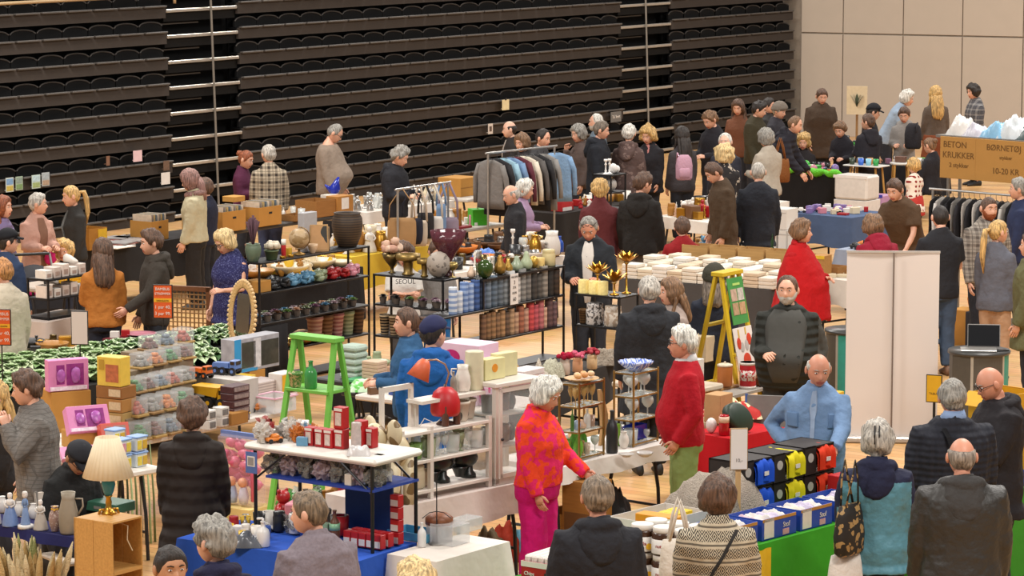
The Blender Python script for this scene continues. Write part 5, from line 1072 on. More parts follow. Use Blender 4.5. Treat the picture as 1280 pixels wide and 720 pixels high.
# stroller
L = at(50, 436, 0); t = thing('stroller', 'black stroller with a pink blanket in front of the woman in the pale pink jacket', 'stroller', L, R(20)); fr = GREYM
for x in (-.24, .24):
 for y in (-.35, .3):
  q = MB(); q.lathe([(.06, -.02), (.11, -.02), (.115, 0), (.11, .02), (.06, .02)], 14, MX.Translation((x, y, .115)) @ MX.Rotation(pi/2, 4, 'Y')); q.build('wheel', BLK, t)
 q = MB(); q.tube([(x, -.35, .115), (x*.95, .1, .6), (x*.9, .42, 1.02)], .013, 6); q.tube([(x, .3, .115), (x*.95, .02, .55)], .013, 6); q.build('frame', fr, t)
q = MB(); q.tube([(-.216, .42, 1.02), (.216, .42, 1.02)], .017, 8); q.build('handle', BLK, t); q = MB(); q.loft([[(x, y, zz) for x, y in ((-.19, y0), (.19, y0), (.19, y1), (-.19, y1))] for zz, y0, y1 in ((.45, -.35, .2), (.5, -.37, .22), (.62, -.36, .26))]); q.build('seat', mat('26262a', .8), t)
q = MB(); q.grid(lambda u, v: (-.2+.4*u, .28-.34*sin(v*1.5), .62+.34*(1-cos(v*1.5))*.3+.3*cos(v*1.5)*(1-(2*u-1)**2*.25)), 8, 8); q.grid(lambda u, v: (-.19+.38*u, .27-.33*sin(v*1.5), .61+.34*(1-cos(v*1.5))*.3+.29*cos(v*1.5)*(1-(2*u-1)**2*.25)), 8, 8); q.build('canopy', mat('2c2b2e', .8), t, True)
q = MB(); lump(q, (0, -.1, .66), (.17, .22, .09), 4); q.build('blanket', mat('c21f6c', .8), t, True)
q = MB(); q.ball((0, 0, 0), (.07, .05, .08), 10, 7, None, .3); tag(q.build('hanging_pouch', mat('c01f66', .8), None, True, at(63, 323, .87)), 'bright pink pouch hanging by the stroller handle', 'pouch')
# the long row in front of the stand
TG = Tab((128, 313), (287, 289), .6, 'market table with records, nearest the seating stand on the left', top='3a3735', cloth='2d2b2b', clabel='black cloth under the loose records', drop=.45)
TG2 = Tab((290, 288.5), (452, 264.5), .5, 'market table with cartons of records behind the plaid shirt man', top='3a3735')
def record_box(tab, px, py, w, h, label, n=9, m=CARD, d=.34):
 L = at(px, py, tab.z); c = carton('record_carton', label, 'carton', px, py, tab.z, w, d, h, m, tab.ang, open_=True, panels=[('hand_hole', BLK, .44, .62, .58, .72)])
 for i in range(n):
  u = -w/2+.03+(w-.06)*i/(n-1); P_ = V((c.location.x+u*cos(tab.ang), c.location.y+u*sin(tab.ang), tab.z+.008)); key = ('rec', i % 4)
  if key not in _pro:
   q = MB(); q.box((0, 0, .155), (.012, .30, .31)); o = q.build('record_sleeve', mat(['c9b9a5', '8a7f78', 'b39a6a', '5d6a75'][i % 4], .5, 0, .5, 15)); _pro[key] = o; o.location = P_; o.rotation_euler.z = tab.ang
   tag(o, None, 'record')
  else: o = dup(_pro[key], P_, tab.ang)
  o['label'] = f'record sleeve standing in the {label}'[:90]; o['group'] = 'record sleeves in the '+label; o['category'] = 'record'
record_box(TG, 200, 300, .33, .24, 'open carton left of the headscarf woman')
record_box(TG2, 293, 289, .46, .26, 'larger open carton right of the headscarf woman')
record_box(TG2, 338, 282, .46, .25, 'open carton just left of the plaid shirt man')
record_box(TG, 262, 294, .26, .2, 'small open carton between the headscarf woman and the large carton', 6)
carton('carton', 'small tan carton lying on the records in the larger carton', 'carton', 300, 284, (TG2.z, .33), .22, .2, .07, mat('b98945', .7), RA)
carton('carton', 'brown carton with a yellow label at the left end of the records table', 'carton', 123, 312, TG.z, .33, .3, .26, mat('a8742f', .7), TG.ang, True, panels=[('label', mat('d9b02c', .5), .5, .2, .98, .95)])
def mags(px, py, z_, n, lab, cols, w=.3, d=.3, grp=None, tab=TG):
 base = at(px, py, z_);
 for i in range(n):
  q = MB(); q.box((0, 0, .006), (w, d, .012)); o = q.build('record_sleeve', mat(cols[i % len(cols)], .4, 0, .5, 12), None, False, base+V((.012*(i % 3), .01*(i % 2), .0125*i)), tab.ang+.1*((i*7) % 5-2)); tag(o, lab, 'record', lab)
for i, (x, y) in enumerate(((148, 306), (168, 303), (158, 299), (180, 299), (145, 300), (172, 297))): mags(x, y, TG.z, 3, 'loose flat record sleeve, '+['first', 'second', 'third', 'fourth', 'fifth', 'sixth'][i]+' pile on the black cloth', ['c9b9b0', '9a5a52', '8f8a88', 'd3cdc8'])
carton('paper_board', 'white board lying at the front of the records table', 'board', 158, 310, TG.z, .36, .2, .012, mat('d8cfc4', .6), TG.ang)
carton('wooden_box', 'open wooden box with a white card beside the taupe sweater man', 'box', 408, 271, TG2.z, .42, .36, .22, mat('9a6a38', .7, pat='wood'), RA, True)
carton('carton', 'tan carton with a blank white card in front of the taupe sweater man', 'carton', 432, 268, TG2.z, .34, .2, .25, mat('a8753a', .7), RA, panels=[('card', mat('ded8d2', .5), .25, .3, .7, .9)])
carton('carton', 'white carton under the blue glass bird', 'carton', 421, 266, TG2.z, .2, .2, .24, mat('cfc6ba', .6), RA)
carton('wooden_tray', 'wooden tray left of the open wooden box', 'tray', 378, 276, TG2.z, .3, .25, .08, mat('8d6336', .7, pat='wood'), RA, True)
clutter('around the wooden tray on the back table', [(366, 277), (395, 273), (395, 265), (366, 268)], TG2, 10, ['figurine', 'cup', 'bottle', 'plate'], ['b9b6b2', 'ddd6cd', 'glass'], (.1, .16), 21, .09)
q = MB(); q.loft([[(.06*cos(a), .05*sin(a), 0) for a in [2*pi*i/10 for i in range(10)]], [(.09*cos(a), .06*sin(a), .06) for a in [2*pi*i/10 for i in range(10)]], [(.05*cos(a)+.02, .04*sin(a), .13) for a in [2*pi*i/10 for i in range(10)]], [(.015*cos(a)+.06, .012*sin(a), .22) for a in [2*pi*i/10 for i in range(10)]]]); q.tube([(-.05, 0, .05), (-.13, 0, .12)], [.04, .01], 8)
tag(q.build('glass_bird', mat('1f2f9a', .15), None, True, at(418, 264, (TG2.z, .242)), .3), 'cobalt blue glass bird in front of the taupe sweater', 'ornament')
TH = Tab((458, 266.5), (566, 251), .7, 'market table with silver and glass pieces by the black jacket person', cloth='d3cbc2', clabel='white cloth under the silver pieces', drop=.15)
clutter('on the white cloth by the black jacket person', [(442, 266), (520, 254), (518, 243), (442, 254)], TH, 44, ['figurine', 'goblet', 'candlestick', 'bottle', 'vase', 'cup'], ['b9b6b2', 'ddd6cd', 'glass', 'b9b6b2'], (.11, .22), 22, .075)
clutter('at the right end of the silver table', [(535, 254), (590, 246), (585, 236), (535, 244)], TH, 12, ['bottle', 'goblet', 'bowl', 'vase'], ['ddd6cd', 'glass', 'd3c4a6'], (.12, .24), 23, .1)
TH2 = Tab((584, 249), (660, 238), .5, 'table with a brown carton beside the hanging clothes', top='c9c2b8')
carton('carton', 'large brown carton beside the rail of hanging clothes', 'carton', 587, 245, TH2.z, .42, .4, .26, CARD, RA, flap=.1, panels=[('tape', CARDD, 0, .45, 1, .5)])
heap('plastic_bag', 'blue and white plastic bag on goods right of the brown carton', 'bag', 622, 238, (TH2.z, .22), .25, .2, .12, mat('8fa6c9', .4, 0, .5, 8), seed=5)
carton('crate', 'grey crate under the blue and white bag', 'crate', 622, 242, TH2.z, .3, .25, .21, mat('6f6a66', .6), RA, True)
def rail(label, p0, p1, z_, depth=.4):
 a, L_, g = seg(p0, p1, z_); t = thing('clothes_rail', label, 'clothes rail', (a.x, a.y, 0), g); m = mat('b5b2ae', .3, .7)
 q = MB(); q.tube([(-.05, 0, z_), (L_+.05, 0, z_)], .014, 8); q.build('rail', m, t)
 for x in (0, L_): q = MB(); q.tube([(x, 0, .06), (x, 0, z_)], .014, 8); q.build('post', m, t); q = MB(); q.tube([(x, -depth/2, .04), (x, depth/2, .04)], .014, 8); q.build('foot', m, t)
 return a, L_, g
def garment(P_, rz, hx, label, kind='shirt', L_=.72, hang='3a3a3c', grp='clothes on the rail', w=1.0, mm=None, tk=.68):
 t = thing('hanging_garment', label, 'garment', P_, rz, grp); q = MB(); n = 12        # garment spans local y, thin in x
 q.tube([(0, 0, 0), (0, 0, -.03), (0, .012, -.06)], .003, 5); q.tube([(0, -.2*w, -.13), (0, -.03, -.065), (0, .03, -.065), (0, .2*w, -.13)], .006, 6); q.build('hanger', mat(hang, .4), t, True)
 q = MB(); rings = []
 for zz, hw, th in ((-.075, .07, .03), (-.12, .2, .04), (-.2, .23, .05), (-.4, .215, .06), (-L_+.1, .225, .065), (-L_, .23, .05)): rings.append([(th*tk*cos(a)*(1+.2*sin(3*a)), hw*w*sin(a), zz) for a in [2*pi*i/16 for i in range(16)]])
 q.loft(rings)
 if kind in ('shirt', 'jacket'):
  for s in (-1, 1): q.tube([(0, s*.19*w, -.14), (.0, s*.25*w, -.3), (.015, s*.27*w, -.5), (.02, s*.27*w, -.64)], [.05*tk, .052*tk, .045*tk, .04*tk], 8)
 q.build('cloth', mm or mat(hx, .85, 0, .15, 10, bump=.5, bscale=14), t, True)
a, L_, g = rail('clothes rail with hanging jackets in the middle of the hall', (610, 191.5), (693, 182.5), 1.72)
GL = [('77726e', 'grey jacket at the left end of the rail'), ('2a282a', 'black jacket, second on the rail'), ('8fb0c0', 'light blue shirt on the rail'), ('6d87a8', 'mid blue shirt right of the light blue one'), ('5a2a34', 'dark red cardigan between shirts on the rail'), ('cfc4b2', 'beige shirt on the rail'), ('565250', 'charcoal jacket right of the beige shirt'), ('2b2a2c', 'long black coat near the right end of the rail'), ('84807c', 'grey jacket beside the denim one')]
for i, (hx, lb) in enumerate(GL): garment(V((a.x, a.y, 1.705))+V((cos(g), sin(g), 0))*(L_*(.04+.10*i)), g, hx, lb, L_=.8 if i in (1, 7, 8) else .7)
garment(V((a.x, a.y, 1.705))+V((cos(g), sin(g), 0))*(L_+.02), g+.9, '7fa0c2', 'faded denim jacket at the right end of the rail', 'jacket', .72, mm=mat('7d9cbd', .85, 0, .3, 7, bump=.5))
a, L_, g = rail('rail hung with bags and belts behind the metal shelf', (497, 237), (560, 228), 1.55)
def hbag(f, hx, label, w, h, drop):
 P_ = V((a.x, a.y, 1.53))+V((cos(g), sin(g), 0))*(L_*f); t = thing('shoulder_bag', label, 'bag', P_, 0, 'bags on the rail'); q = MB(); q.tube([(-.012, 0, .02), (-w*.42, 0, -drop*.5), (-w*.46, 0, -drop)], .014, 6, .5); q.tube([(.012, 0, .02), (w*.42, 0, -drop*.5), (w*.46, 0, -drop)], .014, 6, .5); q.tube([(-.02, 0, .02), (.02, 0, .02)], .012, 6); q.build('strap', mat(hx, .7), t, True)
 q = MB(); q.loft([[(w/2*k*cos(u), .06*kk*sin(u), -drop-h*zz) for u in [2*pi*i/14 for i in range(14)]] for zz, k, kk in ((-.04, .9, .4), (.1, 1, .7), (.5, 1.02, 1), (.85, .95, 1), (1, .75, .5))]); q.build('body', mat(hx, .75, 0, .15, 12), t, True)
for f, hx, lb, w, h, dr in ((.08, 'a27c52', 'large tan suede bag at the left of the bag rail', .34, .38, .34), (.28, '23232f', 'navy bag with long straps next to the tan suede bag', .26, .3, .36), (.42, 'bfae9a', 'beige bag in the middle of the bag rail', .2, .3, .4), (.55, '2a2828', 'black bag right of the beige one on the bag rail', .2, .3, .32), (.70, 'cbc5bd', 'white cloth bag with a red tag on the bag rail', .24, .32, .38), (.86, '6f88a8', 'pale blue belt bag on the bag rail', .12, .5, .25), (1.0, '8a7a88', 'mauve bag at the right end of the bag rail', .26, .34, .42)): hbag(f, hx, lb, w, h, dr)
TJ = Tab((552, 290), (632, 279), .7, 'white table with a bright green box', top='ccc5bb')
carton('storage_box', 'bright green box standing on the white table', 'box', 601, 282, TJ.z, .22, .2, .21, mat('3aa31f', .4), RA-.6, panels=[('hand_hole', mat('d8d5cf'), .1, .02, .3, .2)])
carton('picture_book', 'red book lying on the white table by the green box', 'book', 580, 286, TJ.z, .36, .22, .03, mat('a0303a', .5), RA)
clutter('on the white table around the green box', [(556, 287), (590, 282), (588, 274), (556, 279)], TJ, 8, ['jar', 'box', 'bottle', 'shoe'], ['ddd6cd', '8b8781', 'c77f8e', '2f4a8f'], (.1, .2), 31, .1)
clutter('at the right end of the white table by the green box', [(610, 281), (630, 278), (628, 271), (610, 274)], TJ, 6, ['vase', 'jar', 'bottle'], ['ddd6cd', 'd3c4a6', 'a3702f'], (.14, .26), 32, .09)
TK = Tab((565, 343), (708, 320), .48, 'stall table with red and brass pieces', cloth='dcd4ca', clabel='white cloth under the red and brass pieces', drop=.22)
clutter('at the front of the white-cloth stall', [(620, 333), (700, 321), (694, 312), (620, 322)], TK, 18, ['bowl', 'cup', 'box', 'toy_car', 'plate'], ['a01c20', 'a01c20', 'ddd6cd', 'd57b2c', 'b98a35'], (.09, .16), 33, .11)
clutter('at the back of the white-cloth stall', [(640, 320), (700, 311), (690, 302), (640, 309)], TK, 24, ['candlestick', 'bottle', 'goblet', 'jug', 'vase'], ['b98a35', 'ddd6cd', '9c7a45', 'd3c4a6', 'glass', '8b8781'], (.16, .30), 34, .09)
clutter('at the left of the white-cloth stall', [(572, 339), (622, 331), (612, 312), (566, 318)], TK, 20, ['bowl', 'candlestick', 'figurine', 'jar', 'cup'], ['2a2a2c', '2a2a2c', '6d5a36', 'b9b6b2', 'ddd6cd'], (.1, .18), 35, .1)
heap('plastic_bag', 'blue and white plastic bag on the white-cloth stall', 'bag', 607, 325, TK.z, .34, .25, .14, mat('4f78c4', .4, 0, .5, 9), seed=9)
turn('candle_holder', 'tall white turned lamp foot on a red base on the white-cloth stall', 'candle holder', 'candlestick', 641, 318, TK.z, 11, 32, mat('ddd6cd', .3)); turn('decanter', 'blue bottle beside the man with glasses on his head', 'bottle', 'bottle', 700, 315, TK.z, 9, 20, mat('2a56b8', .3))
# grey seat and black stand
chair('grey upholstered chair beside the hanging denim jacket', 702, 318, 2.6, mat('8c8680', .9), GREYM, .5, name='chair')
TL = Tab((700, 268), (800, 252), .6, 'black table behind the maroon sweater woman', cloth='2a2624', clabel='black cloth behind the maroon sweater woman', drop=.5)
clutter('on the black cloth behind the maroon sweater', [(704, 263), (795, 249), (792, 243), (704, 256)], TL, 26, ['bottle', 'cup', 'box', 'figurine'], ['a3702f', 'a01c20', 'd3c4a6', 'ddd6cd', 'b98a35'], (.09, .15), 36, .09)
sd = shelf_unit('black stand holding white vases beside the mauve coat', (764, 219), 1.35, .36, .3, [.9, 1.12, 1.35], name='display_stand')
for i, (u, k, w, h, lb) in enumerate(((.05, 'candlestick', .09, .20, 'tall white flared vase at the left of the black stand'), (.14, 'candlestick', .09, .20, 'second tall white flared vase on the black stand'), (.23, 'ball', .11, .13, 'round white vase with an opening on the black stand'), (.31, 'ball', .09, .10, 'small round white vase at the right of the black stand'))): turn('white_vase', lb, 'vase', k, 0, 0, 0, w, h, mat('e4e1dd', .35), loc=loc_on(sd, u, .12, 1.35), px_=False)
turn('white_vase', 'dark silver ring vase on the middle board of the black stand', 'vase', 'ball', 0, 0, 0, .15, .17, mat('a9a5a0', .3), loc=loc_on(sd, .18, .12, 1.12), px_=False)
carton('carton', 'red and white box on the table behind the denim jacket', 'box', 709, 264, TL.z, .24, .2, .14, mat('ab1f24', .5), RA, panels=[('label', mat('cfc9c4'), .05, .05, .95, .4)])
TM = Tab((820, 270), (884, 279), .9, 'table with wooden figures and white trays', cloth='d6cec4', clabel='white cloth under the wooden figures', drop=.15)
clutter('on the white table left of the suede jacket', [(826, 268), (872, 275), (880, 250), (842, 246)], TM, 34, ['figurine', 'soft_toy', 'jar', 'spindle', 'box'], ['a3702f', 'b98a35', 'c9a184', 'ddd6cd', 'a01c20', '6b4a30'], (.14, .26), 37, .11)
TM2 = Tab((857, 251), (945, 258), .8, 'white table behind the suede jacket', cloth='ded8d0', clabel='white cloth in front of the man in the black sweater', drop=.25)
clutter('on the white cloth near the man in the black sweater', [(860, 249), (900, 252), (900, 244), (862, 242)], TM2, 10, ['book', 'box', 'plate', 'bowl'], ['2a2a2c', '8b8781', 'ddd6cd', 'a3702f'], (.09, .14), 38, .12)
TBl = Tab((840, 311), (935, 321), .3, 'low table with small figures behind the wooden boxes', z=.612, cloth='2a4a9a', clabel='royal blue cloth behind the wooden boxes', drop=.3)
clutter('on the blue cloth behind the wooden boxes', [(840, 311), (935, 321), (935, 310), (840, 300)], TBl, 20, ['figurine', 'soft_toy', 'cup', 'bottle', 'vase'], ['ddd6cd', 'a3702f', 'd57b2c', '5f8fae', 'c9a184', 'b9b6b2'], (.12, .2), 39, .11)
SA = shelf_unit('black metal shelf along the left aisle, topped with vases and a globe', (324, 329), 1.30, 1.86, .30, [.04, .35, .66, .98, 1.30], group='black metal shelves')
SBu = None
def shelf_b(label, corner, zt, lb, depth, tiers, group='black metal shelves'):
 """rack whose long front runs along B (down to the right), near-left corner at the pixel"""
 P_ = at(*corner, zt); t = thing('metal_shelf', label, 'shelf', (P_.x, P_.y, 0), RB, group)
 for zz in tiers: q = MB(); q.box((lb/2, depth/2, zz-.01), (lb, depth, .02), bev=.003); q.build('shelf', BLKM, t)
 for x in (.009, lb-.009):
  for y in (.009, depth-.009): q = MB(); q.box((x, y, max(tiers)/2), (.018, .018, max(tiers))); q.build('post', BLKM, t)
 return t
SB_ = shelf_b('black metal shelf facing the camera, topped with bronze bowls and a green glass vase', (466, 342), 1.30, .88, .30, [.04, .36, .68, 1.0, 1.30])
SC = shelf_unit('black metal shelf with rows of pillar candles', (545, 399), 1.0, 2.22, .28, [.04, .36, .68, 1.0], group='black metal shelves'); q = MB(); q.box((1.50, .14, 1.29), (1.44, .28, .02)); q.build('top_board', BLKM, SC)
for x in (.80, 2.21):
 for y in (.01, .27): q = MB(); q.box((x, y, 1.14), (.018, .018, .28)); q.build('post', BLKM, SC)
SD = shelf_b('black metal shelf with golden lotus candle holders on top', (718, 366.5), 1.30, .52, .34, [.04, .35, .68, 1.0, 1.30])
S_ = loc_on
# shelf A, top board
turn('ribbed_vase', 'green ribbed ceramic vase at the left end of the shelf with the globe', 'vase', 'urn', 0, 0, 0, .165, .19, mat('5f6e5a', .45), loc=S_(SA, .06, .13, 1.3), px_=False, wob=lambda a, zz: 1+.03*cos(a*12))
q = MB()
for i in range(7): q.tube([(0, 0, 0), (.01*(i-3), .01*((i*3) % 5-2), .16), (.02*(i-3), .02*((i*3) % 5-2), .34-.02*abs(i-3))], [.004, .008, .014], 6)
tag(q.build('dried_flower', mat('5a4048', .8), None, True, S_(SA, .06, .13, 1.44)), 'dark violet dried flower in the green ribbed vase', 'flower')
turn('flower_pot', 'round green pot with white artificial roses', 'flower pot', 'pot', 0, 0, 0, .145, .10, mat('5c6b4c', .45), loc=S_(SA, .32, .10, 1.3), px_=False, parts=[p_flowers(['ddd3c4', 'd8cdb8', 'cfc3a8'], .55, 13, 1.0)])
turn('flower_pot', 'brown dried hydrangea behind the green ribbed vase', 'flower pot', 'pot', 0, 0, 0, .10, .12, mat('4f4136', .6), loc=S_(SA, .14, .24, 1.3), px_=False, parts=[p_flowers(['8a6a58', '9a7a66'], .5, 10, 1.0)])
turn('pillar_candle', 'red candle with a white top beside the globe', 'candle', 'candle', 0, 0, 0, .05, .19, mat('b01c22', .5), loc=S_(SA, .52, .1, 1.3), px_=False, parts=[p_band(mat('ddd6cd'), .7, 1.0)])
turn('candle_jar', 'yellow candle jar beside the red candle', 'candle', 'tin', 0, 0, 0, .065, .09, mat('c9a22a', .4), loc=S_(SA, .63, .12, 1.3), px_=False)
for u, lb in ((.44, 'gold tea light in front of the white roses'), (.58, 'gold tea light in front of the yellow candle jar')): turn('tea_light', lb, 'candle', 'tin', 0, 0, 0, .06, .028, GOLD, loc=S_(SA, u, .05, 1.3), px_=False)
L = S_(SA, .80, .12, 1.3); t = thing('globe', 'beige desk globe on a brass foot', 'globe', L, .3); q = MB(); q.lathe([(.07, 0), (.065, .015), (.015, .03), (.012, .06)], 14); q.tube([(.118*sin(a), 0, .175-.118*cos(a)) for a in [R(-20+200*i/12) for i in range(13)]], .006, 6); q.build('stand', BRASS, t, True); q = MB(); q.ball((0, 0, .175), .108, 20, 14); q.build('ball', mat('b59a74', .5, pat='marble', h2='94784f', ps=1.2), t, True)
turn('orange_shell', 'pale shell dish between the globe and the framed picture', 'shell', 'bowl', 0, 0, 0, .11, .10, mat('d8b894', .4), loc=S_(SA, .98, .08, 1.3), px_=False)
def pic(label, u, v, w, h, fcol, c2, base=SA, zz=1.3, rz=.25, lean=.12):
 L = S_(base, u, v, zz); t = thing('framed_picture', label, 'picture', L, rz); M = MX.Rotation(-lean, 4, 'X'); q = MB(); q.box((0, .012, h/2), (w, .02, h), M=M, bev=.003); q.build('frame', mat(fcol, .5), t); q = MB(); q.box((0, 0, h/2), (w*.84, .006, h*.88), M=M); q.build('picture', mat('b58a5c', .6, pat='spots', h2=c2, ps=5), t)
pic('framed picture with a dark blot, right of the globe', 1.12, .10, .20, .29, 'b08a5a', '33322e'); pic('smaller framed picture partly behind the first one', 1.27, .17, .15, .25, '9a7a55', '5a5a50')
carton('metal_box', 'silver box standing behind the framed pictures', 'box', 0, 0, 0, .23, .08, .42, mat('b9b9bc', .35, .3), RA, loc=S_(SA, 1.08, .19, 1.3))
turn('woven_urn', 'large dark brown woven urn at the right end of the shelf with the globe', 'urn', 'urn', 0, 0, 0, .33, .37, mat('4a3826', .6, 0, .2, 20, pat='stripe', h2='2c2018', ps=.45), loc=S_(SA, 1.66, .15, 1.3), px_=False, n=24, wob=lambda a, zz: 1+.025*cos(a*14))
def yarn_row(sh, zz, items, where, size=(.11, .15), v=.13):
 u = .30; i = 0
 for hx, n in items:
  for k in range(n): good('yarn', hx, S_(sh, u, v+.05*((k % 2)-.5), zz), size[0]+.05+.03*(k % 2), k*1.3, where); u += .112; i += 1
yarn_row(SA, .98, (('2a2a2c', 3), ('5f8fae', 4), ('8f9a78', 2), ('a01c20', 3), ('c77f8e', 2)), 'on the middle board of the shelf with the globe')
for i in range(22): good('succulent', ['5f8fae', '8a5f78', '8f9a78', 'c9a184', '6f8f4a', '6b4a30', 'b5a1a8'][(i*3) % 7], S_(SA, .06+.08*i, .08+.10*(i % 2), .66), .14, i, 'on the lower board of the shelf with the globe')
for i in range(8): good('bowl', ['6d5a36', 'b98a35', '6b4a30'][i % 3], S_(SA, .5+.08*i, .1+.08*(i % 2), .35), .14, i, 'on the bottom board of the shelf with the globe')
# shelf B
Bt = lambda u, v, zz: S_(SB_, u, v, zz)
turn('bronze_bowl', 'bronze footed bowl with pink dried flowers', 'bowl', 'tulip', 0, 0, 0, .2, .20, mat('6d5a36', .35, .8), loc=Bt(.13, .15, 1.3), px_=False, wob=lambda a, zz: 1+.03*cos(a*10), parts=[p_flowers(['c9a58e', 'b98f7c', 'd6b9a3'], .42, 13, 1.05, '5a5238')])
turn('pedestal_bowl', 'wide antique gold pedestal bowl', 'bowl', 'pedestal', 0, 0, 0, .25, .21, mat('8a713f', .4, .7), loc=Bt(.34, .14, 1.3), px_=False)
turn('pedestal_bowl', 'smaller antique gold pedestal bowl beside the wide one', 'bowl', 'pedestal', 0, 0, 0, .15, .18, mat('8a713f', .4, .7), loc=Bt(.56, .12, 1.3), px_=False)
turn('dotted_vase', 'round grey stone vase with dark dots', 'vase', 'ball', 0, 0, 0, .24, .26, mat('a09488', .6, pat='spots', h2='6f655c', ps=1.3), loc=Bt(.72, .14, 1.3), px_=False)
turn('flared_glass_vase', 'large flared purple glass vase behind the round stone vase', 'vase', 'tulip', 0, 0, 0, .34, .46, mat('5a2c35', .2, 0, .25, 20, alpha=.9), loc=Bt(.73, .285, 1.3), px_=False, n=24, wob=lambda a, zz: 1+.10*cos(a*11)*(zz > .3))
turn('gold_ball_goblet', 'champagne gold ball on a short foot', 'ornament', 'goblet', 0, 0, 0, .11, .15, mat('b39a5e', .3, .8), loc=Bt(.82, .24, 1.3), px_=False)
turn('shell', 'pale pink shell ornament left of the green glass vase', 'shell', 'pear', 0, 0, 0, .09, .12, mat('d8b99f', .4), loc=S_(SC, .86, .2, 1.3), px_=False)
turn('glass_ball_vase', 'dark green glass ball vase', 'vase', 'ball', 0, 0, 0, .165, .19, mat('2f4418', .12, 0, .3, 20), loc=S_(SC, .90, .06, 1.3), px_=False, wob=lambda a, zz: 1+.02*cos(a*8))
for i in range(12): good('succulent', ['8a5f78', '8a5f78', 'b5a1a8', '6f8f4a', '2a2a2c', '6b4a30'][[4, 5, 4, 5, 3, 3, 0, 0, 2, 0, 0, 2, 0, 3, 3, 5][i]], Bt(.06+.085*i, .09+.08*(i % 2), 1.0), .13, i, 'on the second board of the shelf with the green glass vase')
for i in range(6): turn('basket_pot', f'{["dark", "brown", "tan", "grey", "red-brown"][i % 5]} striped woven pot, {["first","second"][i // 5]} of its colour from the left below the succulents', 'pot', 'pot', 0, 0, 0, .10, .20, mat(['2d2926', '5e4632', '8b6c48', '77706a', '7a4034'][i % 5], .8, pat='stripe', h2='b39a78', ps=.5), loc=Bt(.07+.12*i, .1, .68), px_=False)
# shelf C: candles
def candles(zz, spec, u0, where):
 u = u0; cnt = {}
 for i, (hx, cn, w, hh, two) in enumerate(spec):
  cnt[cn] = cnt.get(cn, 0)+1; o = ['first', 'second', 'third', 'fourth', 'fifth', 'sixth', 'seventh', 'eighth'][cnt[cn]-1]
  turn('pillar_candle', f'{cn} candle stack, {o} {cn} one from the left {where}', 'candle', 'candle', 0, 0, 0, w, hh, mat(hx, .6, 0, .1, 20, pat='stripe', h2=two, ps=.9), 'candle stacks '+where, loc=S_(SC, u+w/2, .07, zz), px_=False, parts=[p_wick]); u += w+.008
candles(1.0, [('c9ced6', 'pale blue', .085, .27, '7f93b8'), ('d3d6da', 'white', .085, .22, 'a9b3c6'), ('8ea3c6', 'pale blue', .085, .30, '5b76a8'), ('9db0cf', 'pale blue', .085, .28, '6a83b3'), ('3f5f9a', 'blue', .09, .30, '2d4573'), ('4b5a78', 'slate', .09, .28, '36435c'), ('6f7c8c', 'grey-blue', .09, .29, '57636f'), ('5f6f80', 'grey-blue', .095, .31, '47535f'), ('66717c', 'grey-blue', .095, .30, '4c555d'), ('8a8f92', 'grey', .09, .27, '6a6f72'), ('d2cfcc', 'white', .095, .33, 'a9a7a5'), ('c9c6c3', 'white', .09, .26, '9a9896'), ('8b8986', 'grey', .09, .33, '6b6967'), ('7d7a77', 'grey', .085, .29, '5e5c5a'), ('3f3c3b', 'charcoal', .095, .31, '2e2c2b'), ('57534f', 'charcoal', .085, .25, '403d3a'), ('8f8880', 'grey', .09, .32, '6f6962'), ('262424', 'black', .095, .30, '1c1b1b'), ('3a2a1f', 'dark brown', .10, .27, '251a14')], .33, 'on the upper candle board')
candles(.68, [('7d5a40', 'brown', .07, .26, '5f4330'), ('8d6a4a', 'brown', .07, .27, '6b4f36'), ('9a7450', 'tan', .075, .28, '785a3c'), ('8b6a4c', 'tan', .07, .25, '6a4f38'), ('a9825c', 'tan', .075, .27, '876645'), ('6a5240', 'brown', .07, .24, '503d2f'), ('b08f6f', 'beige', .075, .27, '8f7256'), ('b9967a', 'beige', .07, .22, '967660'), ('a3664f', 'terracotta', .08, .28, '834f3c'), ('b98f7a', 'peach', .075, .24, '9a7462'), ('c2484c', 'coral', .085, .29, 'a2383c'), ('b85560', 'rose', .075, .26, '98424c'), ('b56a6e', 'rose', .085, .31, '955357'), ('c9a58f', 'peach', .06, .21, 'a98570'), ('5f4648', 'plum', .085, .30, '4a3537'), ('6a5054', 'plum', .075, .25, '523c40')], .84, 'on the lower candle board')
L = S_(SC, 1.30, -.012, 1.0); t = thing('price_card', 'white price card between the candles reading 60', 'sign', (L.x, L.y, L.z), RA); q = MB(); q.box((0, 0, .155), (.135, .006, .31)); q.build('card', mat('dcd5d0', .5, 0, .02), t)
for s_, zz, sz in (('VALGFRI', .268, .03), ('3', .205, .055), ('STK', .16, .034), ('KUN', .105, .034), ('60', .035, .055)): text(s_, sz, mat('57504c', .6), t, MX.Translation((0, -.005, zz)), 'lettering', .001)
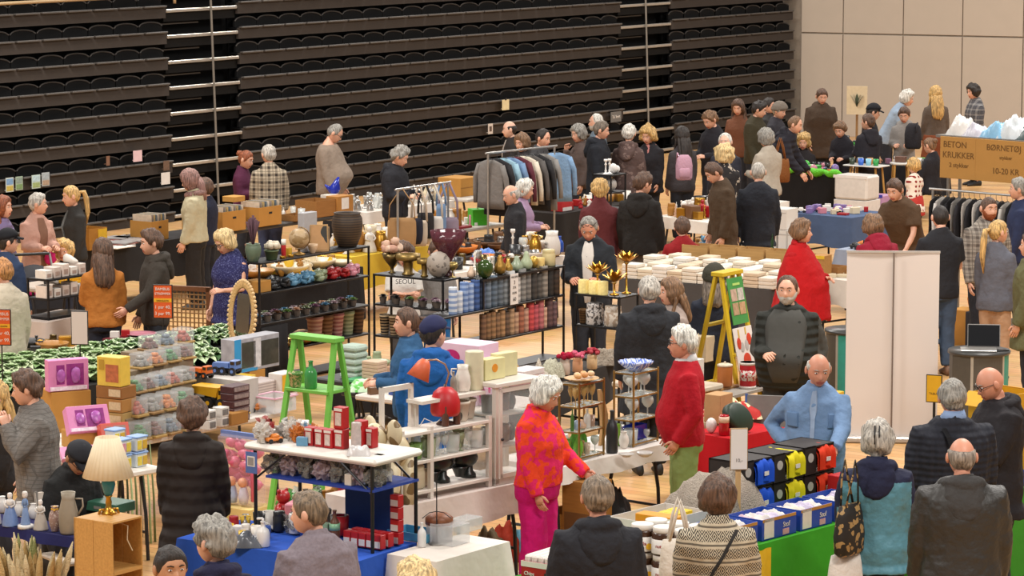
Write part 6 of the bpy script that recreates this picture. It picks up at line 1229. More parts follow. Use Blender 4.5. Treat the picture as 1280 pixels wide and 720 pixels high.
# top of shelf C
for i, (u, k, w, h, hx, lb) in enumerate(((1.24, 'pear', .12, .2, 'a9803a', 'tall gold pear ornament'), (1.38, 'pear', .10, .15, 'b08c42', 'smaller gold pear'), (1.10, 'candlestick', .06, .2, 'd6cfc4', 'white candle holder'), (1.53, 'pear', .13, .16, '8f9c83', 'pale sage ceramic pear'), (1.70, 'pear', .13, .19, 'a3ad8c', 'taller pale green ceramic pear'), (1.83, 'ball', .10, .13, 'c9a24a', 'gold ball ornament'), (1.94, 'tin', .10, .10, 'e0c27a', 'glowing yellow candle glass'), (2.10, 'jar', .14, .17, 'c9b98a', 'cream lantern jar'))): turn('decor_piece' if k != 'pear' else 'ceramic_pear', lb+' on the top board above the candles', 'ornament', k, 0, 0, 0, w, h, mat(hx, .3, .6 if hx in ('a9803a', 'b08c42', 'c9a24a') else 0), loc=S_(SC, u, .12, 1.3), px_=False)
q = MB()
for i in range(40): a = i*2.4; q.tube([(.2*cos(a)*((i % 5)/5), .05*sin(a), 0), (.24*cos(a)*((i % 5)/5)+.02, .07*sin(a), .10+.04*(i % 3))], [.006, .002], 4)
tag(q.build('grass_planter', mat('47562c', .8), None, True, S_(SC, 1.10, .2, 1.3), RA), 'low green grass planter on the top board above the blue candles', 'plant')
# shelf D with lotus
def lotus(u, v, hs, r, label):
 L = S_(SD, u, v, 1.3); t = thing('lotus_candle_holder', label, 'candle holder', L, u*3, 'golden lotus candle holders'); q = MB(); q.lathe([(.05, 0), (.048, .01), (.012, .02), (.009, hs-.02), (.03, hs)], 12); q.build('stem', GOLD, t, True); q = MB()
 for n, L2, el, w in ((8, r, .35, .06), (7, r*.85, .8, .055), (5, r*.6, 1.2, .045)):
  for i in range(n): a = 6.28*i/n+n; leaf(q, (0, 0, hs), (cos(a)*cos(el), sin(a)*cos(el), sin(el)), L2, w, -.25, 4)
 q.build('petals', GOLD, t, True)
lotus(.20, .1, .19, .14, 'middle golden lotus candle holder, above the lanterns'); lotus(.38, .12, .12, .15, 'lowest golden lotus candle holder, at the right end of the shelf'); lotus(.42, .27, .30, .13, 'tallest golden lotus candle holder, at the back')
for u, lb in ((.06, 'left'), (.18, 'middle'), (.28, 'right')): turn('glass_lantern', lb+' glowing gold glass lantern on the lotus shelf', 'lantern', 'tin', 0, 0, 0, .10, .13, mat('e8cf86', .2, 0, .3, 40, emit=.35), loc=S_(SD, u, .07, 1.3), px_=False, wob=lambda a, zz: 1+.05*cos(a*6))
turn('marbled_vase', 'black and white marbled jar under the lotus holders', 'vase', 'jar', 0, 0, 0, .17, .21, mat('d3cdc8', .35, pat='marble', h2='55504e', ps=.35), loc=S_(SD, .17, .1, 1.0), px_=False); turn('marbled_vase', 'cream striped jar right of the marbled one', 'vase', 'jar', 0, 0, 0, .17, .20, mat('d8cdbf', .4, pat='marble', h2='b09c88', ps=.5), loc=S_(SD, .38, .1, 1.0), px_=False)
turn('basket_pot', 'small brown basket left of the marbled jar', 'pot', 'pot', 0, 0, 0, .09, .14, mat('7a5a3a', .8, pat='stripe', h2='55402a', ps=.4), loc=S_(SD, .04, .1, 1.0), px_=False)
# rattan mirror frame
L = at(300, 438, .74); t = thing('rattan_mirror', 'oval rattan mirror frame with a pegged rim leaning by the metal shelf', 'mirror', L, -.9); M = MX.Rotation(-.08, 4, 'X'); q = MB(); rnd = random.Random(1)
ov = lambda a, rx, rz_: V((rx*sin(a), 0, .34+rz_*cos(a)))
q.loft([[tuple(M @ (ov(a, .235-.075*cos(b)*.5-.04, .33-.075*cos(b)*.5-.03)+V((0, .012*sin(b), 0)))) for b in [2*pi*k/8 for k in range(8)]] for a in [2*pi*i/40 for i in range(41)]]); q.build('frame', mat('c9a06a', .7, bump=.6, bscale=60), t, True); q = MB()
for i in range(46): a = 2*pi*i/46; q.ball(tuple(M @ ov(a, .235, .335)), (.016, .016, .02), 6, 5)
q.build('pegs', mat('d6b586', .7), t, True); q = MB(); q.box((0, .012, .34), (.22, .006, .42), M=M); q.build('glass', mat('8f8a80', .05, .9), t)
# lattice chair beside the star-print woman
L = at(228, 470, 0); t = thing('wooden_bench', 'brown wooden bench back with a woven lattice', 'bench', L, -.35); wd = mat('6f4322', .6, pat='wood'); q = MB()
for x in (-.32, .32): q.box((x, 0, .48), (.045, .05, .96));
q.box((0, 0, .94), (.68, .05, .05)); q.box((0, 0, .35), (.64, .05, .04)); q.build('frame', wd, t); q = MB()
for i in range(13): q.box((-.3+.05*i, .0, .64), (.012, .012, .56))
for i in range(11): q.box((0, -.006, .38+.05*i), (.62, .012, .012))
q.build('lattice', mat('8d6b45', .8), t); q = MB(); q.box((0, .25, .33), (.66, .45, .03)); q.build('seat', wd, t)
for x in (-.3, .3): q = MB(); q.box((x, .46, .16), (.04, .04, .32)); q.build('leg', wd, t)
TN = Tab((443, 493), (620, 515), .8, 'white table between the two people in blue and the pink boxes', top='cfc4ba')
heap('plastic_bag', 'green and white printed plastic bags in a pile', 'bag', 462, 487, TN.z, .38, .3, .11, mat('b6cfae', .4, 0, .3, 9, pat='marble', h2='5fae4a', ps=1.2), seed=3)
clutter('beside the green and white bags', [(474, 497), (500, 500), (505, 490), (480, 488)], TN, 8, ['book', 'cup', 'toy_car', 'box'], ['a01c20', 'd3c4a6', '2f4a8f', '6b4a30', 'ddd6cd'], (.08, .13), 41, .09)
def pink_box(px, py, zz, w, d, h, label):
 wh = mat('d9b9cb', .4, 0, .06); mg = mat('b01f6a', .4, 0, .15)
 c = carton('pink_box', label, 'box', px, py, zz, w, d, h, wh, RB, group='pink and white boxes', panels=[('picture', mg, .10, .30, .52, .78, 'fe'), ('picture', mat('c77fa6', .4), .14, .12, .5, .30, 'f'), ('picture', mat('c9327d', .4), .7, .55, .82, .8, 'fe'), ('picture', mat('c9327d', .4), .82, .3, .93, .52, 'fe'), ('picture', mat('8f6f9a', .4, 0, .4, 60), .6, .12, .95, .25, 'f')]); return c
pink_box(572, 505, TN.z, .42, .3, .27, 'lower large pink and white box with a magenta dome picture'); pink_box(574, 504, (TN.z, .272), .42, .3, .25, 'upper large pink and white box with a magenta dome picture'); pink_box(606, 508, TN.z, .19, .2, .22, 'small pink and white box right of the large ones, lower'); pink_box(608, 508, (TN.z, .222), .17, .18, .17, 'small pink and white box right of the large ones, upper')
TO = Tab((392, 472), (470, 482), .6, 'dark table with folded mint towels behind the green stepladder', top='2c2a2b')
for i in range(5): carton('folded_towel', 'mint folded towel, '+['lowest', 'second', 'third', 'fourth', 'topmost'][i]+' of the pile behind the green stepladder', 'towel', 434, 474, (TO.z, .062*i), .2, .2, .06, mat('a3b3a6', .9, bump=.3), RB, group='pile of mint towels', bev=.02)
carton('tray', 'bright green tray beside the mint towels', 'tray', 445, 479, TO.z, .24, .2, .03, mat('4aa06a', .5), RB)
for i, (x, y) in enumerate(((436, 482), (452, 485))): carton('box', 'black box with an orange stripe, '+['left', 'right'][i]+' one beside the green tray', 'box', x, y, (.50, 0), .13, .12, .16, mat('2c211d', .5), RB, panels=[('stripe', mat('d0771c', .5), .05, .1, .95, .35), ('picture', mat('b8a894', .5, 0, .5, 40), .15, .5, .85, .9)])
Tab((425, 488), (470, 494), .3, 'low dark shelf with the orange-striped boxes', z=.495, top='2c2a2b')
for i in range(6): carton('paper_pack', f'beige paper pack, {["lowest","second","third","fourth","fifth","topmost"][i]} of the pile left of the dark-haired woman in blue', 'paper', 462, 478, (TO.z, .032*i), .18, .15, .03, mat('c3a78f', .7), RB, group='beige paper packs')
# jars and shells below the candle shelf
TQ = Tab((628, 487), (765, 456), .6, 'table with jars and shells below the candle shelf', top='4a4542', cloth='3a3634', clabel='dark cloth under the jars and shells', drop=.35)
for i, (x, y, w, h, c1, lb, fl) in enumerate(((706, 468, 13, 20, 'c9b6a8', 'glass vase with deep red artificial roses', ['9a1030', 'b3123a', '8f0f2c']), (722, 465, 13, 18, 'd9a27a', 'orange jar with pink flowers right of the red roses', ['c9607a', 'b34a5e']), (740, 461, 13, 18, 'd6b58a', 'peach jar with red flowers', ['8f1c2c', 'a9404a']))): turn('flower_jar', lb, 'flower jar', 'jar', x, y, TQ.z, w, h, mat(c1, .3), parts=[p_flowers(fl, .75, 16, 1.0)])
for i, (x, y, hx, lb) in enumerate(((670, 474, 'b9ad9c', 'heap of pale shells below the candle shelf'), (690, 470, 'a9a58f', 'heap of grey-green shells beside the pale ones'), (756, 455, '8f8272', 'basket heap of driftwood and shells at the right end'), (650, 478, 'b98a4a', 'heap of amber beads left of the shells'))): heap('shell_heap', lb, 'shells', x, y, TQ.z, .24, .2, .14, mat(hx, .6, 0, .5, 40, 1.0, 60), seed=20+i, ridge=.8)
for i in range(3): carton('white_box', 'pale pink box, '+['lowest', 'middle', 'topmost'][i]+' of the pile right of the yellow canvas', 'box', 668, 483, (TQ.z, .052*i), .32, .2, .05, mat(['b98f94', 'c9b0ae', 'd3c8c6'][i], .6), RA, group='pale pink boxes')
for i in range(5): turn('basket_pot', ['pink striped', 'brown striped', 'rose striped', 'sage striped', 'dark brown'][i]+' large woven pot on the bottom board of the shelf with the globe', 'pot', 'pot', 0, 0, 0, .17, .26, mat(['a8736a', '6a4a34', '9a5f5f', '7f8a6a', '4a372a'][i], .8, pat='stripe', h2=['c9a48f', '8d6c4d', 'c39a90', 'a9b08f', '6b513c'][i], ps=.7), loc=S_(SA, 1.08+.18*i, .14, .35), px_=False)
q = MB(); q.loft([[(x, y+.015*sin(i*1.3)*(1-zz), zz*.64) for i, (x, y) in enumerate([(.02+.42*k/14, -.012) for k in range(15)]+[(.44-.42*k/14, .02) for k in range(15)])] for zz in (0.02, .5, .97)]); o = q.build('black_cloth', mat('1d1b1c', .9), None, True, (SA.location.x, SA.location.y, 0), RA); tag(o, 'black cloth hanging at the left end of the shelf with the globe', 'cloth')
carton('carton', 'brown carton on the middle board at the left end of the shelf with the globe', 'carton', 0, 0, 0, .22, .2, .12, CARD, RA, loc=S_(SA, .13, .04, .98))
TAA = Tab((338, 353), (452, 334), .6, 'table with a black cloth behind the shelf with the globe', cloth='1c1a1b', clabel='black cloth of the table behind the shelf with the globe', drop=.62)
clutter('on the black table behind the globe', [(345, 350), (445, 334), (445, 330), (345, 345)], TAA, 20, ['vase', 'box', 'bowl', 'figurine', 'book'], ['d8b02e', 'ddd6cd', 'a3702f', 'b98a35', 'd3c4a6'], (.12, .22), 80, .1)
heap('yellow_cloth', 'bright yellow cloth hanging over the black table behind the globe', 'cloth', 395, 343, TAA.z, .7, .3, .05, mat('d6a81c', .8), rz=RA, seed=81)
TBB = Tab((440, 322), (535, 308), .6, 'table with a yellow cloth and white vases', cloth='d3b23c', clabel='yellow cloth under the white vases', drop=.4)
clutter('on the yellow cloth', [(445, 319), (530, 306), (530, 300), (445, 312)], TBB, 22, ['vase', 'jug', 'figurine', 'pot', 'tulip', 'bowl'], ['ddd6cd', 'ddd6cd', 'd3c4a6', 'b98a35', 'a3702f'], (.16, .32), 82, .1)
TCC = Tab((572, 322), (650, 310), .5, 'low dark table with black metal pieces under the green box', z=.5, top='2b2726')
clutter('on the low dark table', [(575, 320), (645, 309), (645, 304), (575, 315)], TCC, 22, ['candlestick', 'bowl', 'jar', 'shoe'], ['2a2a2c', '2a2a2c', 'b9b6b2', 'd57b2c', '6b4a30'], (.12, .22), 83, .09)
TDD = Tab((420, 462), (520, 473), .5, 'black table below the shelf with succulents', z=.5, top='201e1f', cloth='211f20', clabel='black cloth below the shelf with succulents', drop=.4)
clutter('on the black cloth below the succulents', [(425, 460), (515, 470), (520, 462), (430, 455)], TDD, 14, ['book', 'box', 'jar', 'bowl'], ['d3c4a6', 'c9a184', '6b4a30', 'ddd6cd', '8f9a78'], (.1, .18), 84, .1)
def ladder(label, top, ztop, rz, hx, spread, w0, w1, steps, lean=0):
 """A-frame: local x = width, local -y = front legs; top bar centre at the pixel"""
 P_ = at(*top, ztop); t = thing('stepladder', label, 'stepladder', (P_.x, P_.y, 0), rz); m = mat(hx, .5, 0, .12, 10)
 for sy in (-1, 1):
  for sx in (-1, 1):
   q = MB(); q.loft([[(sx*(w0 if zz else w1)/2+dx, sy*(.03 if zz else spread)+dy, zz*(ztop-.04)) for dx, dy in ((-.022, -.014), (.022, -.014), (.022, .014), (-.022, .014))] for zz in (0, 1)]); q.build('leg', m, t)
 q = MB(); q.box((0, 0, ztop-.02), (w0+.06, .13, .04), bev=.005); q.build('top_board', m, t)
 for zz, sy, dp in steps:
  f = 1-zz/ztop; w = w0+(w1-w0)*f; y = sy*(.03+(spread-.03)*f); q = MB(); q.box((0, y+(0 if dp < .1 else -sy*dp/2+sy*.03), zz), (w, dp, .028), bev=.004); q.build('step', m, t)
 return t
LG = ladder('bright green wooden stepladder', (396, 419), 1.70, RB, '6fb545', .36, .40, .52, [(1.27, -1, .3), (.95, -1, .06), (.62, -1, .06), (.3, -1, .06), (.9, 1, .05), (.45, 1, .05)])
turn('green_bottle', 'green glass bottle on the green stepladder', 'bottle', 'bottle', 0, 0, 0, .10, .22, mat('3f8f4a', .2), loc=S_(LG, .0, -.08, 1.286), px_=False)
turn('green_pot', 'patterned green pot at the left of the green stepladder step', 'pot', 'pot', 0, 0, 0, .11, .12, mat('5f8f4a', .5, pat='marble', h2='c9b98a', ps=.3), loc=S_(LG, -.14, -.10, 1.286), px_=False)
LY = ladder('yellow wooden stepladder with two posters', (909, 338), 1.70, RA, 'c9a81c', .36, .30, .42, [(.63, 1, .05), (1.2, 1, .05), (.95, -1, .05), (.35, -1, .05)])
def on_ladder(name, label, z0, z1, w, m, bits):
 t = thing(name, label, 'poster', (LY.location.x, LY.location.y, 0), RA); ang = math.atan2(.33, 1.66); M = MX.Translation((0, -.03-.33*(1-(z0)/1.70)-.032, z0)) @ MX.Rotation(-ang, 4, 'X'); h = (z1-z0)/cos(ang)
 q = MB(); q.box((0, 0, h/2), (w, .008, h), M=M); q.build('sheet', m, t)
 for nm, mm, x0, z0_, x1, z1_, kd in bits:
  q = MB(); c = ((x0+x1)/2*w, -.006, (z0_+z1_)/2*h)
  if kd == 'r': q.box(c, ((x1-x0)*w, .005, (z1_-z0_)*h), M=M)
  else: q.ball(c, ((x1-x0)*w/2, .004, (z1_-z0_)*h/2), 12, 8, M)
  q.build(nm, mm, t)
GR = mat('3f8a42', .4)
on_ladder('picture_poster', 'green poster with four small pictures on the yellow stepladder', 1.22, 1.64, .27, GR, [('picture', mat(c, .5, 0, .6, 30), x, zz, x+.37, zz+.26, 'r') for x, zz, c in ((-.40, .50, 'b59a86'), (.03, .50, 'b9b3a8'), (-.40, .2, 'a98a6a'), (.03, .2, 'b58f6a'))]+[('title', mat('a9c96a', .5), -.2, .83, .25, .88, 'r')])
on_ladder('flower_poster', 'white poster with red flowers on the yellow stepladder', .80, 1.19, .32, mat('ddd5cf', .5, 0, .03), [('flower', mat('c23a1c', .5), -.4, .5, -.18, .78, 'e'), ('flower', mat('c23a1c', .5), .14, .56, .4, .84, 'e'), ('flower', mat('c23a1c', .5), -.18, .08, .22, .4, 'e'), ('leaf', mat('b0a9a6', .6), -.25, .42, -.04, .66, 'e'), ('leaf', mat('b0a9a6', .6), .0, .44, .2, .7, 'e'), ('stem', mat('c9a64a', .6), -.28, .76, -.22, .96, 'r'), ('stem', mat('c9a64a', .6), .1, .82, .16, .98, 'r')])
# plank with pots through the ladder
L = at(936, 486, .66); t = thing('plank_shelf', 'grey plank lying on the yellow stepladder step', 'plank', (L.x, L.y, 0), RA); q = MB(); q.box((0, 0, .655), (.9, .22, .025)); q.build('board', mat('9a948c', .6), t)
for x in (-.4, .4): q = MB(); q.box((x, 0, .32), (.03, .2, .64)); q.build('support', mat('77706a', .6), t)
turn('clay_crock', 'orange clay crock with a pale lid at the yellow stepladder', 'crock', 'tin', 906, 482, .70, 19, 25, mat('a8622a', .5), parts=[p_lid(mat('cfc0a8', .4), .14)]); Tab((890, 487), (925, 480), .25, 'small stand under the clay crock', z=.695, top='b98a55')
turn('toy_drum', 'red and white toy drum by the yellow stepladder', 'drum', 'tin', 0, 0, 0, .15, .24, mat('b01c26', .4), loc=S_(t, -.02, 0, .67), px_=False, parts=[p_band(mat('d8d0c8'), 0, .1), p_band(mat('d8d0c8'), .9, 1.0, name='rim'), p_band(mat('cfc6bd', .4, pat='marble', h2='b01c26', ps=.3), .3, .7, 1.01, name='pattern')])
carton('basket', 'flat brown wicker basket right of the toy drum', 'basket', 0, 0, 0, .24, .18, .10, mat('7a4a2c', .8, pat='grid', h2='4a2a18', ps=.6), RA, loc=S_(t, .22, -.09, .67), bev=.02)
# red table
TR = Tab((862, 541), (912, 549), .7, 'small table with a red cloth in front of the yellow stepladder', cloth='b3121c', clabel='bright red cloth in front of the yellow stepladder', drop=.42)
turn('red_lantern', 'red glass candle lantern on the red cloth', 'lantern', 'jar', 905, 544, TR.z, 13, 26, mat('a90f1e', .2), parts=[p_band(mat('d8b8a0', .4), .62, .92)]); turn('glass_jug', 'white glass jug on the red cloth', 'jug', 'ball', 889, 541, TR.z, 14, 19, mat('d6c8c4', .25))
q = MB(); q.lathe([(.0, -.05), (.10, -.05), (.12, -.03), (.12, .03), (.10, .05), (0, .05)], 22, MX.Rotation(.55, 4, 'Y') @ MX.Rotation(pi/2-.5, 4, 'X') @ MX.Scale(1.25, 4, (1, 0, 0))); tag(q.build('round_case', mat('1f2f22', .5, 0, .3, 10), None, True, at(922, 541, (TR.z, .125)), .5), 'dark green round case leaning on the red cloth', 'case')
heap('paper_heap', 'white and yellow crumpled paper with red ribbons behind the red cloth', 'paper', 915, 520, .76, .5, .34, .16, mat('d6c9a2', .7, 0, .3, 9, pat='marble', h2='b3302c', ps=1.6), seed=12); Tab((878, 530), (950, 517), .5, 'low table with crumpled paper behind the red cloth', z=.75, top='cbbf9a')
carton('carton', 'brown carton standing under the yellow stepladder', 'carton', 908, 528, (.76, 0), .2, .16, .24, mat('b08a60', .8), RA)
carton('white_box', 'pale wooden box beside the white-haired man in red', 'box', 888, 452, .75, .16, .2, .24, mat('c9b79a', .6), RA); carton('white_box', 'white plastic canister beside the black coat', 'box', 876, 482, .75, .11, .1, .24, mat('d3cec8', .5), RA)
turn('spindle', 'cream turned spindle ornament in front of the dark hat person', 'ornament', 'spindle', 873, 452, .75, 10, 36, mat('d8c08e', .4)); turn('spindle', 'short gold turned ornament beside the cream spindle', 'ornament', 'ball', 881, 450, .75, 9, 12, GOLD)
Tab((858, 489), (905, 479), .85, 'pale table beside the yellow stepladder', top='c9bba6')
TS = Tab((498, 635), (664, 601), .75, 'long white-cloth table with the white cabinet', cloth='cfc2ba', clabel='white cloth under the white cabinet', drop=.24)
TT = Tab((697, 586), (842, 552.5), .65, 'white-cloth table with the two brass glass towers', cloth='d8d0c9', clabel='white cloth under the brass glass towers', drop=.13)
z = TS.z
# vitrine
u0 = (at(629, 609, z)-TS.a).dot(V((cos(TS.ang), sin(TS.ang), 0))); P_ = TS.p(u0, .03); t = thing('glass_cabinet', 'white glass-door display cabinet on the white cloth', 'cabinet', P_, TS.ang); w, d, h = .46, .34, .78; wm_ = mat('d8d0c6', .5, 0, .05)
for x in (.02, w-.02):
 for y in (.02, d-.02): q = MB(); q.box((x, y, h/2), (.04, .04, h-.02)); q.build('post', wm_, t)
q = MB(); q.box((w/2, d/2, h-.015), (w+.05, d+.05, .035), bev=.006); q.build('top', wm_, t); q = MB(); q.box((w/2, d/2, .025), (w, d, .05)); q.build('base', wm_, t)
for zz in (.28, .52): q = MB(); q.box((w/2, d/2, zz), (w-.06, d-.06, .012)); q.build('shelf', wm_, t)
q = MB()
for x0, z0, sx, sz in ((.045, h/2, .03, h-.1), (w-.045, h/2, .03, h-.1), (w/2, .07, w-.08, .03), (w/2, h-.06, w-.08, .03)): q.box((x0, -.004, z0), (sx, .02, sz))
dr = q.build('door', wm_, t); q = MB(); q.box((w/2, -.002, h/2), (w-.1, .004, h-.14)); q.build('pane', glass('c9d3d3', .22), dr); q = MB(); q.ball((.05, -.022, .35), .012, 8, 6); q.build('knob', BLK, dr)
q = MB(); q.box((.006, d/2, h/2), (.004, d-.08, h-.1)); q.build('side_pane', glass('c9d3d3', .2), t)
cab = t
for i in range(8): good('vase' if i % 2 else 'cup', ['8b8781', 'ddd6cd', '6b4a30', '2a2a2c'][i % 4], S_(cab, .1+.085*(i % 4), .18, z+(.287 if i < 4 else .527)), .13, i, 'inside the white glass cabinet')
# open shelf left of it
u1 = u0-.99; t = thing('open_shelf', 'white open shelf with glasses and black mixers beside the cabinet', 'shelf', TS.p(u1, .04), TS.ang); w2, d2 = .96, .24
for x in (.018, .32, w2-.018):
 for y in (.018, d2-.018): q = MB(); q.box((x, y, .27 if x > .1 and x < .9 else .27), (.034, .034, .54)); q.build('post', wm_, t)
for zz in (.06, .285, .50): q = MB(); q.box((w2/2, d2/2, zz), (w2, d2, .025), bev=.003); q.build('shelf', wm_, t)
for x, y, hh in ((.018, d2-.018, .84), (.32, d2-.018, .84)): q = MB(); q.box((x, y, hh/2+.25), (.03, .03, hh-.5)); q.build('post', wm_, t)
q = MB(); q.box((.17, d2-.018, .82), (.33, .028, .04)); q.build('rail', wm_, t); q = MB(); q.box((w2*.64, d2*.6, .71), (w2*.7, d2*.7, .025)); q.build('shelf', wm_, t)
for x in (.36, w2-.03): q = MB(); q.box((x, d2-.03, .60), (.03, .03, .2)); q.build('post', wm_, t)
osf = t; on = lambda u, v, zz: S_(osf, u, v, z+zz)
for i, (u, v) in enumerate(((.74, .12), (.86, .17))): turn('crock', ['stoneware crock with a dark flower, front', 'stoneware crock with a dark flower, behind'][i]+' on the white open shelf', 'crock', 'pot', 0, 0, 0, .14, .15, mat('c9bfae', .5, pat='spots', h2='55504a', ps=2.2), loc=on(u, v, .515), px_=False)
for i in range(14): good('goblet' if i % 3 else 'cup', 'glass' if i % 4 else '8f9a78', on(.36+.085*(i % 7), .08+.12*(i // 7), .30), .14, i, 'on the middle board of the white open shelf')
for i in range(6): good('bowl' if i % 2 else 'cup', ['6f8f4a', 'glass'][i % 2], on(.05+.045*i, .08+.1*(i % 2), .30), .12, i, 'at the left of the middle board of the white open shelf')
for i, (u, lb) in enumerate(((.52, 'black kitchen mixer lying on the lower board'), (.80, 'second black kitchen mixer on the lower board'))):
 L = on(u, .12, .075); t = thing('kitchen_mixer', lb+' of the white open shelf', 'mixer', L, TS.ang+.1*i); q = MB(); q.ball((0, 0, .14), (.13, .06, .065), 14, 9); q.build('motor_head', mat('1d2320', .35), t, True); q = MB(); q.lathe([(.06, 0), (.055, .03), (.035, .05), (.03, .12)], 12, MX.Translation((.03, 0, 0))); q.build('foot', mat('1d2320', .35), t, True); q = MB(); q.lathe([(.03, .02), (.065, .1), (.068, .1), (.02, .03)], 12, MX.Translation((-.08, 0, 0))); q.build('bowl', mat('3a3c3a', .3, .5), t, True)
for i, (u, w_, h_) in enumerate(((.08, .16, .14), (.26, .15, .17), (.36, .13, .12))): turn('ceramic_bowl', ['wide cream bowl', 'tall cream jar', 'small cream bowl'][i]+' at the left of the lower board of the open shelf', 'bowl', 'jar' if i == 1 else 'bowl', 0, 0, 0, w_, h_, mat('cfc0a6', .5), loc=on(u, .12, .075), px_=False)
for u, k, w_, h_, hx, lb in ((.82, 'jug', .12, .2, 'ddd5ca', 'white porcelain coffee pot on the open shelf'), (.945, 'tin', .14, .29, 'cfc7a8', 'tall cream cylinder vase on the open shelf'), (.72, 'bottle', .05, .16, '8a8378', 'grey dark-tipped bottle left of the coffee pot')): turn('white_pot', lb, 'pot', k, 0, 0, 0, w_, h_, mat(hx, .4), loc=on(u, .17, .725), px_=False, parts=[p_handle(mat('ddd5ca', .4))] if k == 'jug' else [])
carton('canvas', 'pale yellow canvas bag with an orange flower on the cabinet', 'canvas', 0, 0, 0, .22, .10, .16, mat('d8cf9a', .7), TS.ang, loc=S_(cab, .12, .12, z+.785), panels=[('flower', mat('d98a1c', .6), .34, .35, .62, .75, 'fe')])
carton('canvas', 'second pale yellow bag behind the flowered one on the cabinet', 'canvas', 0, 0, 0, .22, .08, .18, mat('d3ca9c', .7), TS.ang, loc=S_(cab, .30, .16, z+.785))
# lamp with two shades
L = on(.56, .10, .515); t = thing('two_headed_lamp', 'lamp with a red dome shade and a small orange cone shade on a curved arm', 'lamp', L, TS.ang-.4); q = MB(); q.lathe([(.07, 0), (.07, .015), (.015, .03), (.012, .3)], 14); q.build('base', mat('4a2f26', .4, .4), t, True)
q = MB(); q.lathe([(.10, .07), (.112, .10), (.112, .17), (.09, .24), (.05, .275), (.0, .285)], 22); q.build('red_shade', mat('b5121a', .45), t, True)
q = MB(); q.tube([(0, 0, .28), (.03, 0, .38), (-.0, 0, .45), (-.07, 0, .49), (-.16, 0, .49)], .007, 8); q.build('arm', mat('b08a70', .3, .6), t, True)
q = MB(); q.lathe([(.028, .15), (.05, .12), (.088, 0), (.084, 0), (.045, .118), (.0, .14)], 20, MX.Translation((-.22, 0, .36)) @ MX.Rotation(.45, 4, 'Y')); q.build('orange_shade', mat('d3623c', .5), t, True)
q = MB(); q.tube([(.02, -.03, .1), (-.10, -.05, .02), (-.18, -.03, .06), (-.22, 0, -.02)], .004, 6); q.build('cord', WHT, t)
for u in (.50, .62): turn('brown_vase', ('left' if u < .55 else 'right')+' brown metal vase under the red lamp shade', 'vase', 'tin', 0, 0, 0, .055, .15, mat('5a382c', .4), loc=on(u, .04, .515), px_=False)
# jewelled ceramic elephant
L = at(488, 629, .745); t = thing('ceramic_elephant', 'cream ceramic elephant with brown spots and coloured jewels', 'ornament', L, RB-.2); cm = mat('d3c3a0', .4, pat='leopard', h2='7d6542', ps=2.4)
q = MB(); q.ball((0, 0, .40), (.17, .13, .15), 16, 11); q.ball((-.02, -.13, .50), (.10, .09, .11), 14, 10)
for x in (-.1, .1):
 for y in (-.06, .08): q.tube([(x, y, .36), (x*1.05, y, .15), (x*1.05, y, 0)], [.06, .05, .055], 9)
q.tube([(-.02, -.2, .47), (-.03, -.26, .36), (-.03, -.25, .2), (-.05, -.28, .14)], [.045, .035, .028, .022], 8); q.build('body', cm, t, True)
for s in (-1, 1): q = MB(); q.ball((s*.14, -.08, .55), (.085, .03, .10), 12, 8); q.build('ear', cm, t, True)
for i, (x, zz, hx) in enumerate(((-.05, .42, '1f8f8f'), (.0, .44, 'a0141c'), (.05, .41, 'a0141c'), (-.08, .36, '8a5a2a'), (.06, .35, '8a5a2a'))): q = MB(); q.ball((x, -.135+.02*abs(x), zz), (.016, .01, .02), 8, 6); q.build('jewel', mat(hx, .15), t, True)
# brass towers
def tower(label, px, py, zs, la, lb, h):
 P_ = at(px, py, TT.z); t = thing('brass_shelf', label, 'shelf', P_, RA, 'brass and glass towers')
 for x in (.006, la-.006):
  for y in (.006, lb-.006): q = MB(); q.box((x, y, h/2), (.013, .013, h)); q.build('post', BRASS, t)
 for zz in zs:
  q = MB()
  for y in (.006, lb-.006): q.box((la/2, y, zz), (la, .012, .012))
  for x in (.006, la-.006): q.box((x, lb/2, zz), (.012, lb, .012))
  r = q.build('rim', BRASS, t); q = MB(); q.box((la/2, lb/2, zz), (la-.02, lb-.02, .006)); q.build('pane', glass('dfe6e2', .45), t)
 return t
T1 = tower('brass tower with gold champagne flutes', 724, 577, (.02, .22, .42, .60), .36, .2, .62); T2 = tower('brass tower with large clear goblets and a blue bowl', 792, 559.5, (.02, .21, .40, .59), .37, .2, .61)
t1 = lambda u, v, zz: S_(T1, u, v, TT.z+zz); t2 = lambda u, v, zz: S_(T2, u, v, TT.z+zz)
for i in range(6): turn('gold_flute', 'gold champagne flute, '+['first', 'second', 'third', 'fourth', 'fifth', 'sixth'][i]+' from the left on the brass tower', 'glass', 'flute', 0, 0, 0, .055, .155, mat('c09a5e', .15, 0, .3, 20, alpha=.8), 'gold champagne flutes', loc=t1(.035+.058*i, .06+.08*(i % 2), .424), px_=False)
turn('shell_plate', 'shell-coloured dish on top of the brass tower with the flutes', 'dish', 'plate', 0, 0, 0, .28, .03, mat('b9905c', .4), loc=t1(.18, .1, .604), px_=False)
for i in range(5): q = MB(); q.ball((0, 0, .024), (.03, .03, .024), 9, 6); tag(q.build('shell', mat(['d6a06a', 'd8b890', 'c98f5a'][i % 3], .5), None, True, t1(.10+.045*i, .08+.04*(i % 2), .632)), 'orange-beige shell on the dish, '+['first', 'second', 'third', 'fourth', 'fifth'][i]+' from the left', 'shell', 'shells on the dish')
